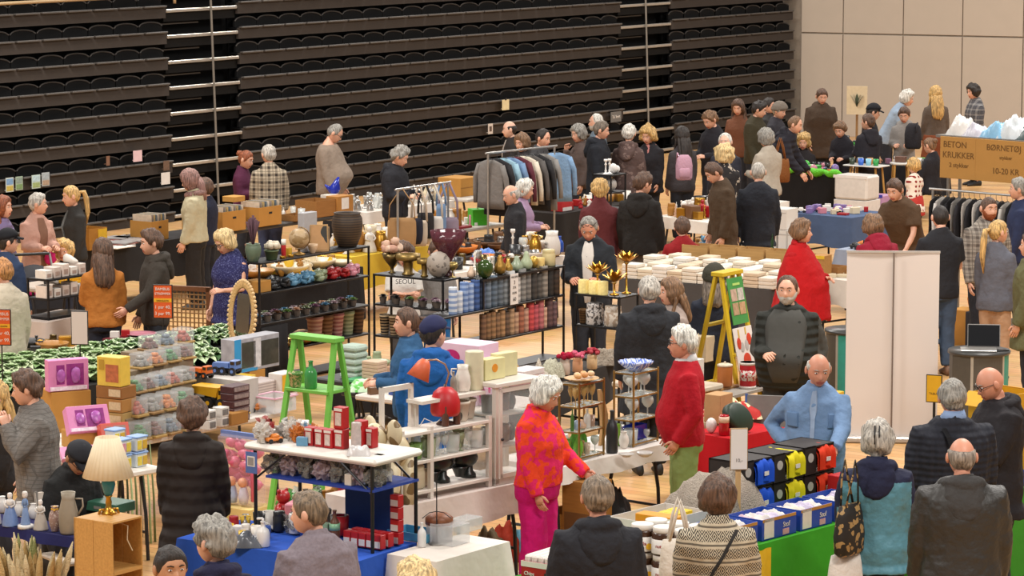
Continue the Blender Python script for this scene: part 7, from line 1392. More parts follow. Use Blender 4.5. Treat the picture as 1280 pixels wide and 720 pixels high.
for i, (u, k, w_, h_, hx, lb) in enumerate(((.05, 'bottle', .03, .18, '4f7f3a', 'thin green bottle'), (.11, 'ball', .07, .08, '9fb0c9', 'pale blue glass ball'), (.19, 'box', .07, .07, 'c9a58a', 'peach stone'), (.26, 'bottle', .055, .15, 'd8d2cc', 'white bottle'), (.32, 'cup', .06, .09, '9a7a66', 'brown cup'))): turn('glass_piece', lb+' on the third board of the flute tower', 'ornament', k if k != 'box' else 'pear', 0, 0, 0, w_, h_, mat(hx, .25), loc=t1(u, .1, .224), px_=False)
for i, (u, v, k, w_, h_, hx) in enumerate(((.06, .05, 'vase', .08, .16, '6fae3a'), (.06, .15, 'goblet', .07, .13, '7fb54a'), (.15, .15, 'vase', .09, .17, '5fae30'), (.2, .06, 'cup', .05, .09, 'c9b39a'), (.25, .15, 'vase', .1, .18, '55a82c'), (.31, .06, 'goblet', .07, .13, 'cfd6cf'), (.13, .05, 'candlestick', .04, .12, 'b08a5a'))): turn('green_glass' if hx[0] in '567' else 'glass_piece', ['tall green glass vase at the left', 'green goblet behind it', 'wide green glass vase', 'small beige cup', 'green glass vase at the right', 'clear goblet at the right', 'brass candlestick'][i]+' on the bottom of the flute tower', 'vase', k, 0, 0, 0, w_, h_, mat(hx, .15, 0, .2, 20, alpha=.85), loc=t1(u, v, .024), px_=False)
GLS = mat('d9dcd8', .08, 0, .05, 10, alpha=.55)
for i in range(7): turn('large_goblet', ['left', 'second', 'third', 'right', 'left', 'middle', 'right'][i]+(' large clear goblet on the upper board of the blue bowl tower' if i < 4 else ' large clear goblet on the lower board of the blue bowl tower'), 'glass', 'goblet', 0, 0, 0, .10, .16, GLS, 'large clear goblets', loc=t2(.05+.09*i if i < 4 else .06+.11*(i-4), .05+.09*(i % 2), .404 if i < 4 else .214), px_=False)
turn('blue_glass_bowl', 'spiky blue and white glass bowl on top of the right brass tower', 'bowl', 'bowl', 0, 0, 0, .26, .08, mat('5f78c9', .15, pat='xstripe', h2='c9d0e6', ps=1), loc=t2(.18, .1, .594), px_=False, n=28, wob=lambda a, zz: 1+.12*cos(a*14)*(zz > .03))
carton('blue_glass_box', 'cobalt blue glass box at the bottom of the right brass tower', 'box', 0, 0, 0, .20, .10, .12, mat('1a2f9f', .12, 0, .2, 20), RA, loc=t2(.19, .06, .030), open_=True)
turn('white_plate', 'stack of white porcelain in front of the right brass tower', 'plate', 'bowl', 806, 571, TT.z, 22, 6, mat('d8d3ce', .3)); turn('white_plate', 'white plate left of the porcelain stack', 'plate', 'plate', 783, 571, TT.z, 20, 4, mat('d8d3ce', .3))
turn('tall_bottle', 'tall matt black bottle vase between the brass towers', 'vase', 'bottle', 765, 566, TT.z, 15, 54, mat('26262a', .4)); turn('green_vase', 'lime green bottle right of the black bottle vase', 'vase', 'tin', 771, 557, TT.z, 9, 28, mat('7fae3a', .2))
q = MB(); q.loft([[(x+dx, dy, zz) for dx, dy in ((-w_, -.012), (w_, -.012), (w_, .012), (-w_, .012))] for x, zz, w_ in ((-.03, 0, .015), (.02, .12, .04), (.02, .24, .045), (-.02, .38, .03), (-.05, .46, .012))]); tag(q.build('carved_board', mat('b58a58', .6, pat='wood'), None, False, at(753, 556, TT.z), RA), 'curved tan wooden board behind the flute tower', 'board')
clutter('at the back of the table with the brass towers', [(706, 575), (800, 553), (795, 546), (706, 566)], TT, 10, ['vase', 'bowl', 'goblet', 'cup'], ['ddd6cd', 'glass', 'b9b6b2', '6f8f4a'], (.1, .16), 45, .1)
heap('bag', 'black bag under the table with the brass towers', 'bag', 757, 672, 0, .5, .4, .48, mat('201e20', .7), seed=31); carton('carton', 'brown carton under the table end by the magenta trousers', 'carton', 728, 694, 0, .3, .3, .34, CARD, RA, True)
for i, (x, y, hx, lb) in enumerate(((610, 705, '6a5a44', 'brown patterned bag on the floor under the white cloth'), (627, 698, 'a3341f', 'red and orange bag on the floor under the white cloth'), (641, 692, '5f93a9', 'light blue bag on the floor under the white cloth'))): heap('bag', lb, 'bag', x, y, 0, .3, .3, .3-.03*i, mat(hx, .8, 0, .4, 14), seed=40+i)
TU = Tab((224, 673.6), (442, 704), .74, 'front table with a blue cloth', cloth='2650ae', clabel='royal blue cloth on the front table', drop=.3)
A_ = at(303, 553, 1.40); t = thing('tiered_rack', 'black rack with a white tabletop and a blue shelf standing on the blue cloth', 'rack', (A_.x, A_.y, TU.z), RB); w, d, h = 1.17, .55, 1.40-TU.z
q = MB(); q.box((w/2, d/2, h-.025), (w, d, .05), bev=.02); q.build('tabletop', WHT, t)
q = MB(); q.box((w/2+.08, d/2, .43), (w-.22, d-.04, .018)); q.build('blue_shelf', mat('1d3a90', .6), t)
for x in (.09, w-.05):
 for y in (.03, d-.03): q = MB(); q.tube([(x, y, 0), (x, y, h-.05)], .014, 6); q.build('leg', BLKM, t)
for y in (.03, d-.03): q = MB(); q.tube([(w-.05, y, h-.25), (w-.32, y, h-.05)], .008, 6); q.build('brace', BLKM, t); q = MB(); q.tube([(.09, y, h-.25), (.36, y, h-.05)], .008, 6); q.build('brace', BLKM, t)
RK = t; rk = lambda u, v, zz: S_(RK, u, v, TU.z+zz); ht = h+.001
RED = mat('a81318', .45, 0, .1); SL = mat('c9b7ae', .4, 0, .5, 40)
def redbox(u, v, zz, w_, h_, label, pw=.5): carton('red_box', label, 'box', 0, 0, 0, w_, .07, h_, RED, RB, loc=rk(u, v, zz), group='red toy boxes', panels=[('picture', SL, .2, .15, .8, .75), ('label', mat('d8cfc8', .5), .1, .82, .9, .95)])
for i, (u, h_) in enumerate(((.46, .13), (.55, .13), (.63, .13))): redbox(u, .16, ht, .075, h_, 'low red and white toy box, '+['left', 'middle', 'right'][i]+' of three on the white tabletop')
redbox(.71, .18, ht, .085, .14, 'lower red box of the tall stack on the white tabletop'); redbox(.71, .18, ht+.142, .085, .15, 'upper red box of the tall stack on the white tabletop'); redbox(.79, .3, ht, .075, .19, 'narrow red box right of the tall stack on the white tabletop'); redbox(.86, .33, ht, .06, .14, 'small red box at the right of the white tabletop')
turn('snow_globe', 'grey toy figure tube at the right of the red boxes', 'toy', 'jar', 0, 0, 0, .07, .2, mat('b8aaa6', .3, 0, .4, 30), loc=rk(.85, .2, ht), px_=False)
rnd = random.Random(8)
for i in range(20): u, v = .06+rnd.random()*.36, .06+rnd.random()*.42; good(['bag', 'bag', 'toy_car', 'box'][i % 4], ['ddd6cd', 'b9b6b2', 'a01c20', '5f8fae', 'd57b2c', 'ddd6cd'][i % 6], rk(u, v, ht), .10+.03*(i % 3), i, 'on the white tabletop of the rack')
heap('plastic_bag', 'crumpled clear bag at the right end of the white tabletop', 'bag', 0, 0, .5, .16, .12, .08, mat('cdc8c6', .25, 0, .2, 20), seed=50).location = rk(.95, .10, ht)
for i in range(13): good('bag', ['8b8781', '8b8781', 'b5a1a8', 'ddd6cd'][i % 4], rk(.18+.075*i, .12+.16*(i % 2), .44), .16, i*1.1, 'on the blue shelf of the rack')
for i in range(4): carton('phone_box', ['lower left', 'upper left', 'lower right', 'upper right'][i]+' black boxed toy phone at the right end of the blue shelf', 'box', 0, 0, 0, .075, .06, .105, mat('23281f', .4), RB, loc=rk(.98+.08*(i // 2), .10+.06*(i // 2), .44+.107*(i % 2)), panels=[('picture', mat('8f97b0', .3, 0, .4, 30), .15, .12, .85, .4), ('picture', mat('6f6a55', .4, 0, .6, 40), .15, .5, .85, .92)], group='boxed toy phones')
carton('box', 'plain brown box behind the boxed toy phones', 'box', 0, 0, 0, .17, .1, .14, mat('5a2f22', .6), RB, loc=rk(.80, .38, .44)); carton('white_card', 'small white card box on the blue shelf', 'box', 0, 0, 0, .06, .05, .08, mat('cfc5b8', .6), RB, loc=rk(.90, .04, .44))
carton('wall_hanging', 'dark blue panel hanging at the back of the rack', 'panel', 0, 0, 0, .42, .02, .36, mat('27406f', .7), RB, loc=rk(.72, .5, .02))
q = MB(); q.box((0, 0, 0), (.10, .006, .15)); t = q.build('code_card', mat('4f6aa3', .5), None, False, rk(.09, -.012, .52), RB); tag(t, 'blue card with a white frame at the left corner of the rack', 'card'); q = MB(); q.box((0, -.004, .01), (.066, .004, .072)); q.build('white_frame', WHT, t); q = MB(); q.box((0, -.0065, .01), (.05, .003, .056)); q.build('grey_field', mat('8f8b88', .5), t)
ub = lambda x, y: at(x, y, TU.z)
turn('pump_bottle', 'white pump bottle on the blue cloth beside the grey-haired woman', 'bottle', 'bottle', 329, 683, TU.z, 17, 32, mat('d8d6d4', .35), parts=[lambda o, W, H_: (lambda q: (q.tube([(0, 0, H_*.98), (0, 0, H_*1.12)], W*.1, 8), q.tube([(0, 0, H_*1.12), (-W*.45, 0, H_*1.1)], W*.09, 6), q.build('pump', mat('e0dedc', .4), o, True)))(MB())])
for r_ in range(2):
 for i in range(5): carton('red_box', ['front', 'rear'][r_]+' row of small red and white boxes, '+['first', 'second', 'third', 'fourth', 'fifth'][i]+' from the left on the blue cloth', 'box', 0, 0, 0, .062, .06, .10, RED, RB, loc=rk(.84+.066*i, .10+.09*r_, .01), panels=[('label', mat('d3cac4', .5), .1, .1, .9, .55)], group='small red boxes on the blue cloth')
for i in range(4): carton('red_box', ['lowest', 'second', 'third', 'topmost'][i]+' box of the red tower at the right post of the rack', 'box', 0, 0, 0, .075, .06, .085, RED, RB, loc=rk(1.10, .30, .01+.087*i), panels=[('label', mat('c9bdb6', .5), .1, .1, .9, .6)], group='red tower at the right post')
turn('green_topped_bottle', 'bottle with a green top and brown foot on the blue cloth', 'bottle', 'bottle', 0, 0, 0, .075, .24, mat('5f3a28', .3), loc=rk(.76, .07, .01), px_=False, parts=[p_band(mat('7fae8a', .3), .42, .62)])
carton('picture_box', 'green and white picture box left of the bottle with a green top', 'box', 0, 0, 0, .10, .06, .13, mat('7f9a7a', .5, 0, .4, 30), RB, loc=rk(.64, .08, .01), panels=[('picture', mat('b9c4a8', .5), .2, .2, .8, .7)])
for i in range(12): good(['jar', 'bottle', 'bag', 'cup'][i % 4], ['2a2a2c', 'a01c20', '8b8781', 'ddd6cd', '2f4a8f'][i % 5], rk(.16+.06*i if i < 8 else .3+.1*(i-8), .2+.14*(i % 2), .01), .14, i, 'on the blue cloth under the rack')
clutter('at the left end of the blue cloth', [(214, 671), (300, 683), (310, 672), (232, 662)], TU, 18, ['bottle', 'jar', 'box', 'cup', 'toy_car'], ['2a2a2c', 'a01c20', '2f4a8f', 'b9b6b2', 'ddd6cd', 'd8b02e'], (.07, .12), 51, .07)
heap('plastic_bag', 'dark grey plastic bag beside the pump bottle', 'bag', 309, 682, TU.z, .22, .18, .10, mat('55585f', .25, 0, .4, 15), seed=52)
# lower white-cloth table with the cake tin
TV = Tab((545, 703), (634, 678), .40, 'white-cloth table with the brown-lidded cake box', cloth='d9d0c6', clabel='white cloth under the brown-lidded cake box', drop=.32)
turn('cake_box', 'round clear cake box with a brown lid', 'cake box', 'tin', 549, 676, TV.z, 33, 22, glass('c9c6c4', .5), parts=[p_lid(mat('7a4526', .5), .62, 1.06, False)], n=24)
carton('clear_box', 'clear square box right of the cake box', 'box', 577, 681, TV.z, .2, .2, .14, glass('d3d3d3', .4), RA); carton('clear_box', 'clear glass dish at the back of the white cloth', 'box', 592, 664, TV.z, .22, .14, .09, glass('d8dada', .45), RA)
carton('blue_tray', 'light blue plastic tray left of the cake box', 'tray', 508, 676, TV.z, .34, .22, .06, mat('4f93b3', .4), RB, True)
turn('pump_bottle', 'small white pump bottle behind the cake box', 'bottle', 'bottle', 0, 0, 0, .06, .17, mat('d3d0cd', .35), loc=TV.p(.30, .36), px_=False)
L = at(546, 680, TV.z); t = thing('wire_stand', 'thin wire display stand in front of the cake box', 'stand', L, 0); q = MB(); q.lathe([(.06, 0), (.06, .006), (.01, .012)], 16); q.build('foot', GREYM, t, True); q = MB(); q.tube([(0, 0, 0), (0, 0, .50)], .004, 6)
q.tube([(-.10, 0, .18), (-.05, 0, .22), (0, 0, .23), (.05, 0, .22), (.10, 0, .18)], .003, 5); q.build('rod', BLKM, t)
carton('storage_crate', 'grey crate on the floor under the white-cloth table', 'crate', 590, 745, 0, .4, .3, .3, mat('8f8a86', .6), RA, True)
TZZ = Tab((326, 654), (440, 670), .6, 'low table crowded with small goods behind the black rack', z=.45, top='6b5a48', cloth='4a4640', clabel='dark cloth of the low table behind the black rack', drop=.3)
clutter('on the low table behind the black rack', [(330, 652), (438, 668), (438, 650), (330, 640)], TZZ, 60, ['bottle', 'soft_toy', 'box', 'toy_car', 'vase', 'candlestick', 'bag'], ['6f8f4a', 'd57b2c', 'a01c20', 'ddd6cd', '2a2a2c', '6b4a30', '3fae3a', 'c77f8e', 'a3702f', '8f9a78'], (.15, .26), 90, .075)
TP_ = Tab((776, 349), (962, 363), 1.5, 'long table stacked with paper-wrapped packs', top='b9b0a4', cloth='4a4644', clabel='dark cloth under the paper-wrapped packs', drop=.5)
PKC = ['ddd4c6', 'd8cbb6', 'e0d9cf', 'cdb99f', 'dbd0c0']
def pack_stack(u, v, n, w, d, h, who, seed):
 rnd = random.Random(seed)
 for k in range(n):
  key = ('pack', seed % 5, round(w, 2))
  p = TP_.p(u, v, k*h)
  if key not in _pro: q = MB(); q.box((0, 0, h/2-.001), (w, d, h-.003), bev=.006); _pro[key] = o = q.build('paper_pack', mat(PKC[seed % 5], .75, 0, .1, 20)); o.location = p; o.rotation_euler.z = TP_.rz+rnd.uniform(-.05, .05); tag(o, who, 'pack', who)
  else: o = dup(_pro[key], p, TP_.rz+rnd.uniform(-.06, .06), who, who); o['category'] = 'pack'
i = 0
for r_, (v, nn, who) in enumerate(((.12, 4, 'cream paper-wrapped pack in the front row of stacks'), (.36, 4, 'cream paper-wrapped pack in the second row of stacks'), (.62, 5, 'cream paper-wrapped pack in the third row of stacks'), (.88, 5, 'cream paper-wrapped pack in the rear row of stacks'))):
 for k in range(10): pack_stack(.10+.19*k, v, nn-(k*7+r_) % 2, .185, .215, .042, who, i); i += 1
for k in range(4):
 b = TP_.p(.30+.36*k, 1.22, 0); carton('wooden_box', 'open light wooden box, '+['leftmost', 'second from the left', 'third from the left', 'rightmost'][k]+' of the row behind the paper packs', 'box', 0, 0, 0, .33, .24, .27, mat('b58a52', .7, pat='wood', h2='c9a066'), TP_.rz, True, group='open wooden boxes', loc=b)
for k, (u, w_) in enumerate(((1.66, .2), (1.88, .16))): carton('wooden_box', ['larger', 'smaller'][k]+' closed wooden box with a yellow rim right of the open boxes', 'box', 0, 0, 0, w_, .2, .25, mat('b08048', .7, pat='wood'), TP_.rz, loc=TP_.p(u, 1.2), panels=[('rim', mat('d9b02a', .5), 0, .85, 1, 1)])
clutter('left of the open wooden boxes', [(780, 338), (800, 330), (830, 318), (800, 318)], TP_, 6, ['box', 'bowl', 'book'], ['a3702f', 'd3c4a6', 'b98a35'], (.1, .16), 61, .1)
turn('mini_tree', 'small dark green artificial fir beside the red cape', 'artificial tree', 'spindle', 965, 330, TP_.z, 10, 38, mat('2f4a2c', .8, 0, .4, 60, 1, 80), wob=lambda a, zz: 1+.25*sin(a*5+zz*60))
# white boxes and the blue-fronted table
Tab((938, 318), (1000, 325), .55, 'low platform with a pile of white boxes', z=.30, top='8f8a84')
wb = mat('cfcac4', .6, 0, .05, 6); tape = mat('b0aba5', .5)
for k, (dx, dz, w_, h_) in enumerate(((0, 0, .29, .32), (.31, 0, .27, .32), (.17, .325, .26, .27), (.4, .325, .2, .20))):
 P_ = at(944, 316, .305)+UB*(dx+.14)+UA*.05; P_.z += dz
 if k < 3: carton('white_box', ['lower left', 'lower right', 'upper'][k]+' large white box of the pile right of the navy jacket man', 'box', 0, 0, 0, w_, .3, h_, wb, RB, loc=P_, panels=[('tape', tape, .46, .02, .54, .98), ('tape', tape, .02, .80, .98, .84)], group='pile of large white boxes')
carton('picture_pack', 'shiny wrapped picture pack on the white boxes', 'pack', 0, 0, 0, .14, .1, .19, mat('8f6f5e', .3, 0, .6, 20), RB, loc=at(944, 316, (.305, .326))+UB*.06+UA*.1)
TX = Tab((984, 266), (1064, 273), .9, 'table with a blue-grey cloth and small packets', cloth='4a5a78', clabel='blue-grey cloth hanging from the table with small packets', drop=.40)
clutter('on the table with the blue-grey cloth', [(988, 263), (1058, 269), (1068, 258), (1000, 254)], TX, 26, ['box', 'book', 'box', 'toy_car'], ['ddd6cd', 'c77f8e', '7d6aa0', 'a01c20', 'ddd6cd', 'd3c4a6'], (.07, .12), 62, .1)
# toy table with the garland
TY = Tab((974, 214), (1056, 222), .45, 'toy table with a black cloth', cloth='1f1d1e', clabel='black cloth of the toy table', drop=.62)
q = MB(); a_, b_ = TY.p(.1, -.02, .04), TY.p(TY.L-.05, -.02, .04); q.tube([a_.lerp(b_, i/14)+V((0, 0, .02*sin(i*2.1))) for i in range(15)], [.05+.018*sin(i*1.7) for i in range(15)], 8); o = q.build('garland', mat('5fc41f', .6, 0, .2, 40, .8, 60), None, True); tag(o, 'bright green garland along the front edge of the toy table', 'garland')
clutter('on the toy table with the green garland', [(980, 209), (1052, 217), (1062, 207), (992, 201)], TY, 30, ['soft_toy', 'toy_car', 'box', 'cup', 'ball'], ['c77f8e', 'd57b2c', '2f4a8f', '3fae3a', '7d6aa0', 'ddd6cd', '2a2a2c'], (.1, .18), 63, .1)
carton('gift_bag', 'red and white paper bag hanging at the left end of the toy table', 'bag', 997, 236, (.32, .12), .22, .08, .24, mat('b3141c', .5), RB, panels=[('front_panel', mat('cfcac6', .5), .05, .05, .6, .95)])
for i, (x, hx, cn) in enumerate(((1013, 'd3302c', 'red'), (1038, 'd8d02e', 'yellow'))): q = MB(); q.ball((0, 0, 0), (.025, .012, .04), 8, 6); q.tube([(0, 0, .03), (0, .005, .16)], .003, 5); tag(q.build('hanging_tag', mat(hx, .5), None, True, at(x, 222, .56)-UA*.03), cn+' tag hanging in front of the black cloth of the toy table', 'tag')
for j_, (x, y, w_, lb) in enumerate(((1083, 206, .62, 'small white table with slanted wooden legs and coloured cups'), (1126, 203, .30, 'round white stool with wooden legs beside the polka-dot child'))):
 L = at(x, y, .85); t = thing('side_table' if j_ == 0 else 'stool', lb, 'table' if j_ == 0 else 'stool', (L.x, L.y, 0), RB if j_ == 0 else 0); q = MB()
 if j_ == 0: q.box((0, 0, .84), (w_, .36, .022), bev=.008)
 else: q.lathe([(.16, .82), (.17, .83), (.17, .845), (.16, .85)], 20)
 q.build('tabletop', mat('d6d3cc', .4), t)
 for sx in (-1, 1):
  for sy in (-1, 1): q = MB(); q.tube([(sx*w_*.34, sy*.1, .83), (sx*w_*.46, sy*.15, 0)], [.018, .012], 8); q.build('leg', mat('b98a45', .6), t)
for i, (dx, dy, hx, lb) in enumerate(((-.22, -.05, '3f4a3a', 'dark green cup'), (-.05, -.08, '3f6fd0', 'blue cup'), (.07, -.06, '8fc6dc', 'light blue cup'), (.19, -.05, '2f9a4a', 'green cup'), (.02, .08, 'b9803a', 'amber glass'), (-.15, .08, '8a8f86', 'grey cup'))): turn('cup', lb+' on the small white table with slanted legs', 'cup', 'cup', 0, 0, 0, .09, .10, mat(hx, .35), loc=at(1083, 206, .853)+UB*dx+UA*dy, px_=False)
carton('box', 'brown and blue packet on the round white stool', 'box', 1124, 203, .853, .16, .1, .09, mat('6b4a3c', .5), RB);
carton('storage_tub', 'large translucent white storage tub under the small white table', 'tub', 1062, 291, (0, .485), .55, .4, .36, mat('d3cdc6', .4), RB, bev=.03, panels=[('lid_rim', mat('ded9d3', .4), -.02, .88, 1.02, 1)])
carton('storage_tub', 'pink tub with a blue lid beside the large white tub', 'tub', 1092, 287, (0, .32), .28, .25, .2, mat('b58ab0', .5), RB, bev=.02, panels=[('lid', mat('3f3fae', .4), 0, .8, 1, 1.02)])
carton('white_box', 'low white carton under the pink tub', 'box', 1094, 287, 0, .3, .3, .315, mat('d0cac4', .6), RB); carton('white_box', 'white carton on the floor under the large storage tub', 'box', 1062, 291, 0, .55, .42, .48, mat('d6d0ca', .6), RB)
TZ = Tab((1003, 178), (1070, 184), .6, 'white table at the grey wall', top='d3cdc4'); clutter('on the white table at the grey wall', [(1006, 176), (1066, 181), (1068, 174), (1010, 170)], TZ, 12, ['book', 'box', 'cup', 'bottle'], ['3fae3a', '2a2a2c', 'ddd6cd', '6b4a30', 'c77f8e'], (.09, .15), 64, .12)
L = at(1070, 214, 0); t = thing('canvas_board', 'cream canvas with a dark green plant print in front of the grey wall', 'picture', L, -.2); q = MB(); q.box((0, 0, 1.25), (.36, .03, .5)); q.build('canvas', mat('c9b99a', .7), t); q = MB();
for i in range(5): leaf(q, (0, -.02, 1.14), (.5*(i-2)*.5, -.02, 1), .26, .06, .1)
q.build('plant_print', mat('4a5240', .7), t); q = MB(); q.box((0, .04, .5), (.04, .03, 1.0)); q.box((0, .04, .02), (.4, .3, .04)); q.build('easel', mat('8a6a45', .7), t)
TW = Tab((1096, 205), (1170, 212), .3, 'dark table with knitwear behind the polka-dot child', cloth='262427', clabel='dark cloth behind the polka-dot child', drop=.4); clutter('on the dark table behind the polka-dot child', [(1098, 203), (1160, 209), (1164, 201), (1106, 197)], TW, 14, ['yarn', 'box', 'cup', 'soft_toy'], ['7d6aa0', '8a5f78', 'ddd6cd', '3fae3a', '2a2a2c'], (.1, .16), 65, .11)
# clothes rack with the cardboard sign
a, L_, g = rail('long black rail of dark and white clothes under the cardboard sign', (1166, 236), (1296, 247), 1.50, .5)
for i in range(17): garment(V((a.x, a.y, 1.485))+V((cos(g), sin(g), 0))*(.06+.078*i), g+.15, ['232225', 'cfc9c2', '3a393b', '1e1d20', '8f8b86', '2a282b', 'bdb6ae'][i % 7], ['black', 'white', 'charcoal', 'black', 'grey', 'black', 'pale grey'][i % 7]+' garment on the rail under the cardboard sign, '+['far left', 'left', 'middle', 'right'][min(3, i // 4)]+' part', 'jacket' if i % 2 else 'top', .62, tk=.42, grp='clothes under the sign: '+['black', 'white', 'charcoal', 'black', 'grey', 'black', 'pale grey'][i % 7]+' '+str(min(3, i // 4)), w=.9)
q = MB(); t = thing('goods_rack', 'metal rack with a top board behind the cardboard sign', 'rack', (a.x, a.y, 0), g); q.box((L_/2, .36, 2.13), (L_+.1, .5, .03)); q.build('top_board', mat('6f6a64', .6), t)
for x in (.0, L_):
 for y in (.32, .56): q = MB(); q.box((x, y, 1.06), (.03, .03, 2.12)); q.build('post', GREYM, t)
P_ = V((a.x, a.y, 0))+V((cos(g), sin(g), 0))*.07+V((-sin(g), cos(g), 0))*.04; cbw = 1.28; t = thing('cardboard_sign', 'large cardboard sign with handwritten letters above the dark clothes', 'sign', (P_.x, P_.y, 1.64), g); q = MB(); cb = mat('b08245', .8, 0, .07, 5)
for x in (.26, .78): q.box((x if x < .5 else .90, 0, .25), (.515 if x < .5 else .765, .012, .50), bev=.003)
q.build('board', cb, t); pen = mat('6f4f2a', .8)
for s_, x, zz, sz in (('BETON', .22, .375, .105), ('KRUKKER', .27, .25, .105), ('2 stykker', .28, .14, .075), ('BØRNETØJ', .92, .375, .10), ('stykker', .95, .275, .06), ('10-20 KR', .95, .10, .10)): text(s_, sz, pen, t, MX.Translation((x, -.009, zz)), 'lettering', .001)
for i, (u, hx, lb, w_, h_) in enumerate(((.20, 'd8d4cf', 'white plastic bag at the left end above the cardboard sign', .3, .26), (.42, 'b9b6c0', 'grey-white plastic bag above the cardboard sign', .28, .16), (.70, '7fb0d0', 'light blue plastic bag above the cardboard sign', .34, .20), (.98, 'cfd6da', 'white and teal plastic bag above the cardboard sign', .4, .28), (1.2, '4a5a5a', 'dark teal plastic bag at the right end above the cardboard sign', .3, .2))):
 o = heap('plastic_bag', lb, 'bag', 0, 0, .5, w_, .3, h_, mat(hx, .35, 0, .35, 8), seed=70+i, ridge=.45); pp = V((a.x, a.y, 0))+V((cos(g), sin(g), 0))*u+V((-sin(g), cos(g), 0))*.32; o.location = (pp.x, pp.y, 2.146); o.rotation_euler.z = g
TQ2 = Tab((1046, 312), (1132, 320), .4, 'table with bright red goods behind the white banner', top='c9c2ba', cloth='8f97a8', clabel='grey-blue cloth behind the white banner', drop=.2); clutter('on the table behind the white banner', [(1050, 308), (1150, 318), (1150, 308), (1060, 300)], TQ2, 18, ['box', 'toy_car', 'shoe', 'bowl'], ['d57b2c', 'a01c20', 'ddd6cd', '2a2a2c', '5f8fae'], (.1, .16), 66, .12)
TQ3 = Tab((1016, 346), (1062, 352), .6, 'table with a wooden box in front of the red cape', cloth='cfc5b9', clabel='pale cloth in front of the red cape', drop=.3); carton('wooden_box', 'shallow wooden box of papers in front of the red cape', 'box', 1030, 344, TQ3.z, .36, .24, .1, mat('9a6f42', .7, pat='wood'), RB, True); clutter('beside the shallow wooden box', [(1020, 344), (1056, 348), (1058, 340), (1026, 336)], TQ3, 6, ['book', 'box'], ['ddd6cd', 'd8b02e', 'd3c4a6'], (.09, .14), 67, .12)
carton('carton', 'brown carton on the floor by the bearded man', 'carton', 1204, 432, 0, .34, .3, .4, CARD, RB); turn('orange_bag', 'orange cloth bag beside the blond ponytail woman', 'bag', 'pear', 1218, 432, (0, .42), 20, 42, mat('c9771c', .8)) ; carton('carton', 'dark carton under the orange cloth bag', 'carton', 1218, 436, 0, .24, .2, .41, mat('33333a', .7), RB)
clutter('on the floor behind the round counter', [(1262, 420), (1280, 422), (1280, 410), (1264, 408)], .0, 4, ['box', 'jar'], ['8b8781', 'ddd6cd'], (.15, .25), 68, .15)
P_ = at(1113, 553, 0); t = thing('roll_up_banner', 'tall white roll-up banner seen from behind', 'banner', P_, -.06); q = MB(); W_, H_ = .86, 1.80
q.grid(lambda u, v: ((u-.5)*W_, .012*sin(u*5)*(1-v*.5)-.0, .05+v*(H_-.05)), 12, 12); q.grid(lambda u, v: ((.5-u)*W_, .012*sin((1-u)*5)*(1-v*.5)+.003, .05+v*(H_-.05)), 12, 12); q.build('sheet', mat('d8cdc6', .55, 0, .02, 3), t, True)
q = MB(); q.tube([(.005, -.03, .05), (.005, -.03, H_*.5), (.005, -.028, H_)], .008, 8); q.build('pole', mat('8a7d76', .4, .5), t); q = MB(); q.box((0, -.01, .03), (W_+.03, .12, .06), bev=.015); q.build('base', mat('b9b2ab', .4, .5), t); q = MB(); q.box((0, 0, H_+.005), (W_+.01, .02, .02)); q.build('top_clip', mat('c9c2bc', .4, .4), t)
def counter(label, px, py, ztop, r, a0):
 L = at(px, py, ztop); t = thing('round_counter', label, 'counter', (L.x, L.y, 0), a0); q = MB(); q.lathe([(r, ztop-.03), (r*1.01, ztop-.015), (r, ztop)], 40); q.build('counter_top', mat('3a3937', .35), t, True)
 for nm, m_, b0, b1 in (('panel', mat('4f4a42', .5), -2.25, -1.15), ('pillar', mat('b9b6ae', .4, .5), -1.15, -1.05), ('teal_panel', mat('2f9080', .5), -1.05, -.1), ('pillar', mat('b9b6ae', .4, .5), -2.35, -2.25), ('panel', mat('4f4a42', .5), -.1, 3.92)):
  q = MB(); n = 10; q.loft([[(rr*cos(b0+(b1-b0)*i/n), rr*sin(b0+(b1-b0)*i/n), zz) for rr, zz in ((r*.93, .02), (r*.95, .02), (r*.95, ztop-.03), (r*.93, ztop-.03))] for i in range(n+1)]); q.build(nm, m_, t, False)
 return L
Lc = counter('round promotion counter with a laptop, dark and teal panels', 1224, 437, .96, .285, .35); counter('round promotion counter half hidden behind the left edge of the banner', 1066, 411, .96, .27, -1.2)
t = thing('laptop', 'open silver laptop with a black screen on the round counter', 'laptop', Lc+V((.01, -.02, .001)), -.12); q = MB(); q.box((-.02, -.04, .008), (.33, .22, .016), bev=.004); q.build('keyboard', mat('a9a5a0', .35, .6), t); q = MB(); M = MX.Translation((-.0, .075, .016)) @ MX.Rotation(-.22, 4, 'X'); q.box((.03, .004, .105), (.30, .01, .21), M=M, bev=.003); s_ = q.build('lid', mat('8f8b87', .4, .5), t); q = MB(); q.box((.03, -.0025, .105), (.285, .004, .195), M=M); q.build('screen', mat('131417', .12), s_)
q = MB(); q.box((0, 0, .006), (.08, .13, .012), bev=.004); tag(q.build('phone', mat('16181a', .25), None, False, Lc+V((.19, -.08, .001)), -1.2), 'black phone lying on the round counter', 'phone')
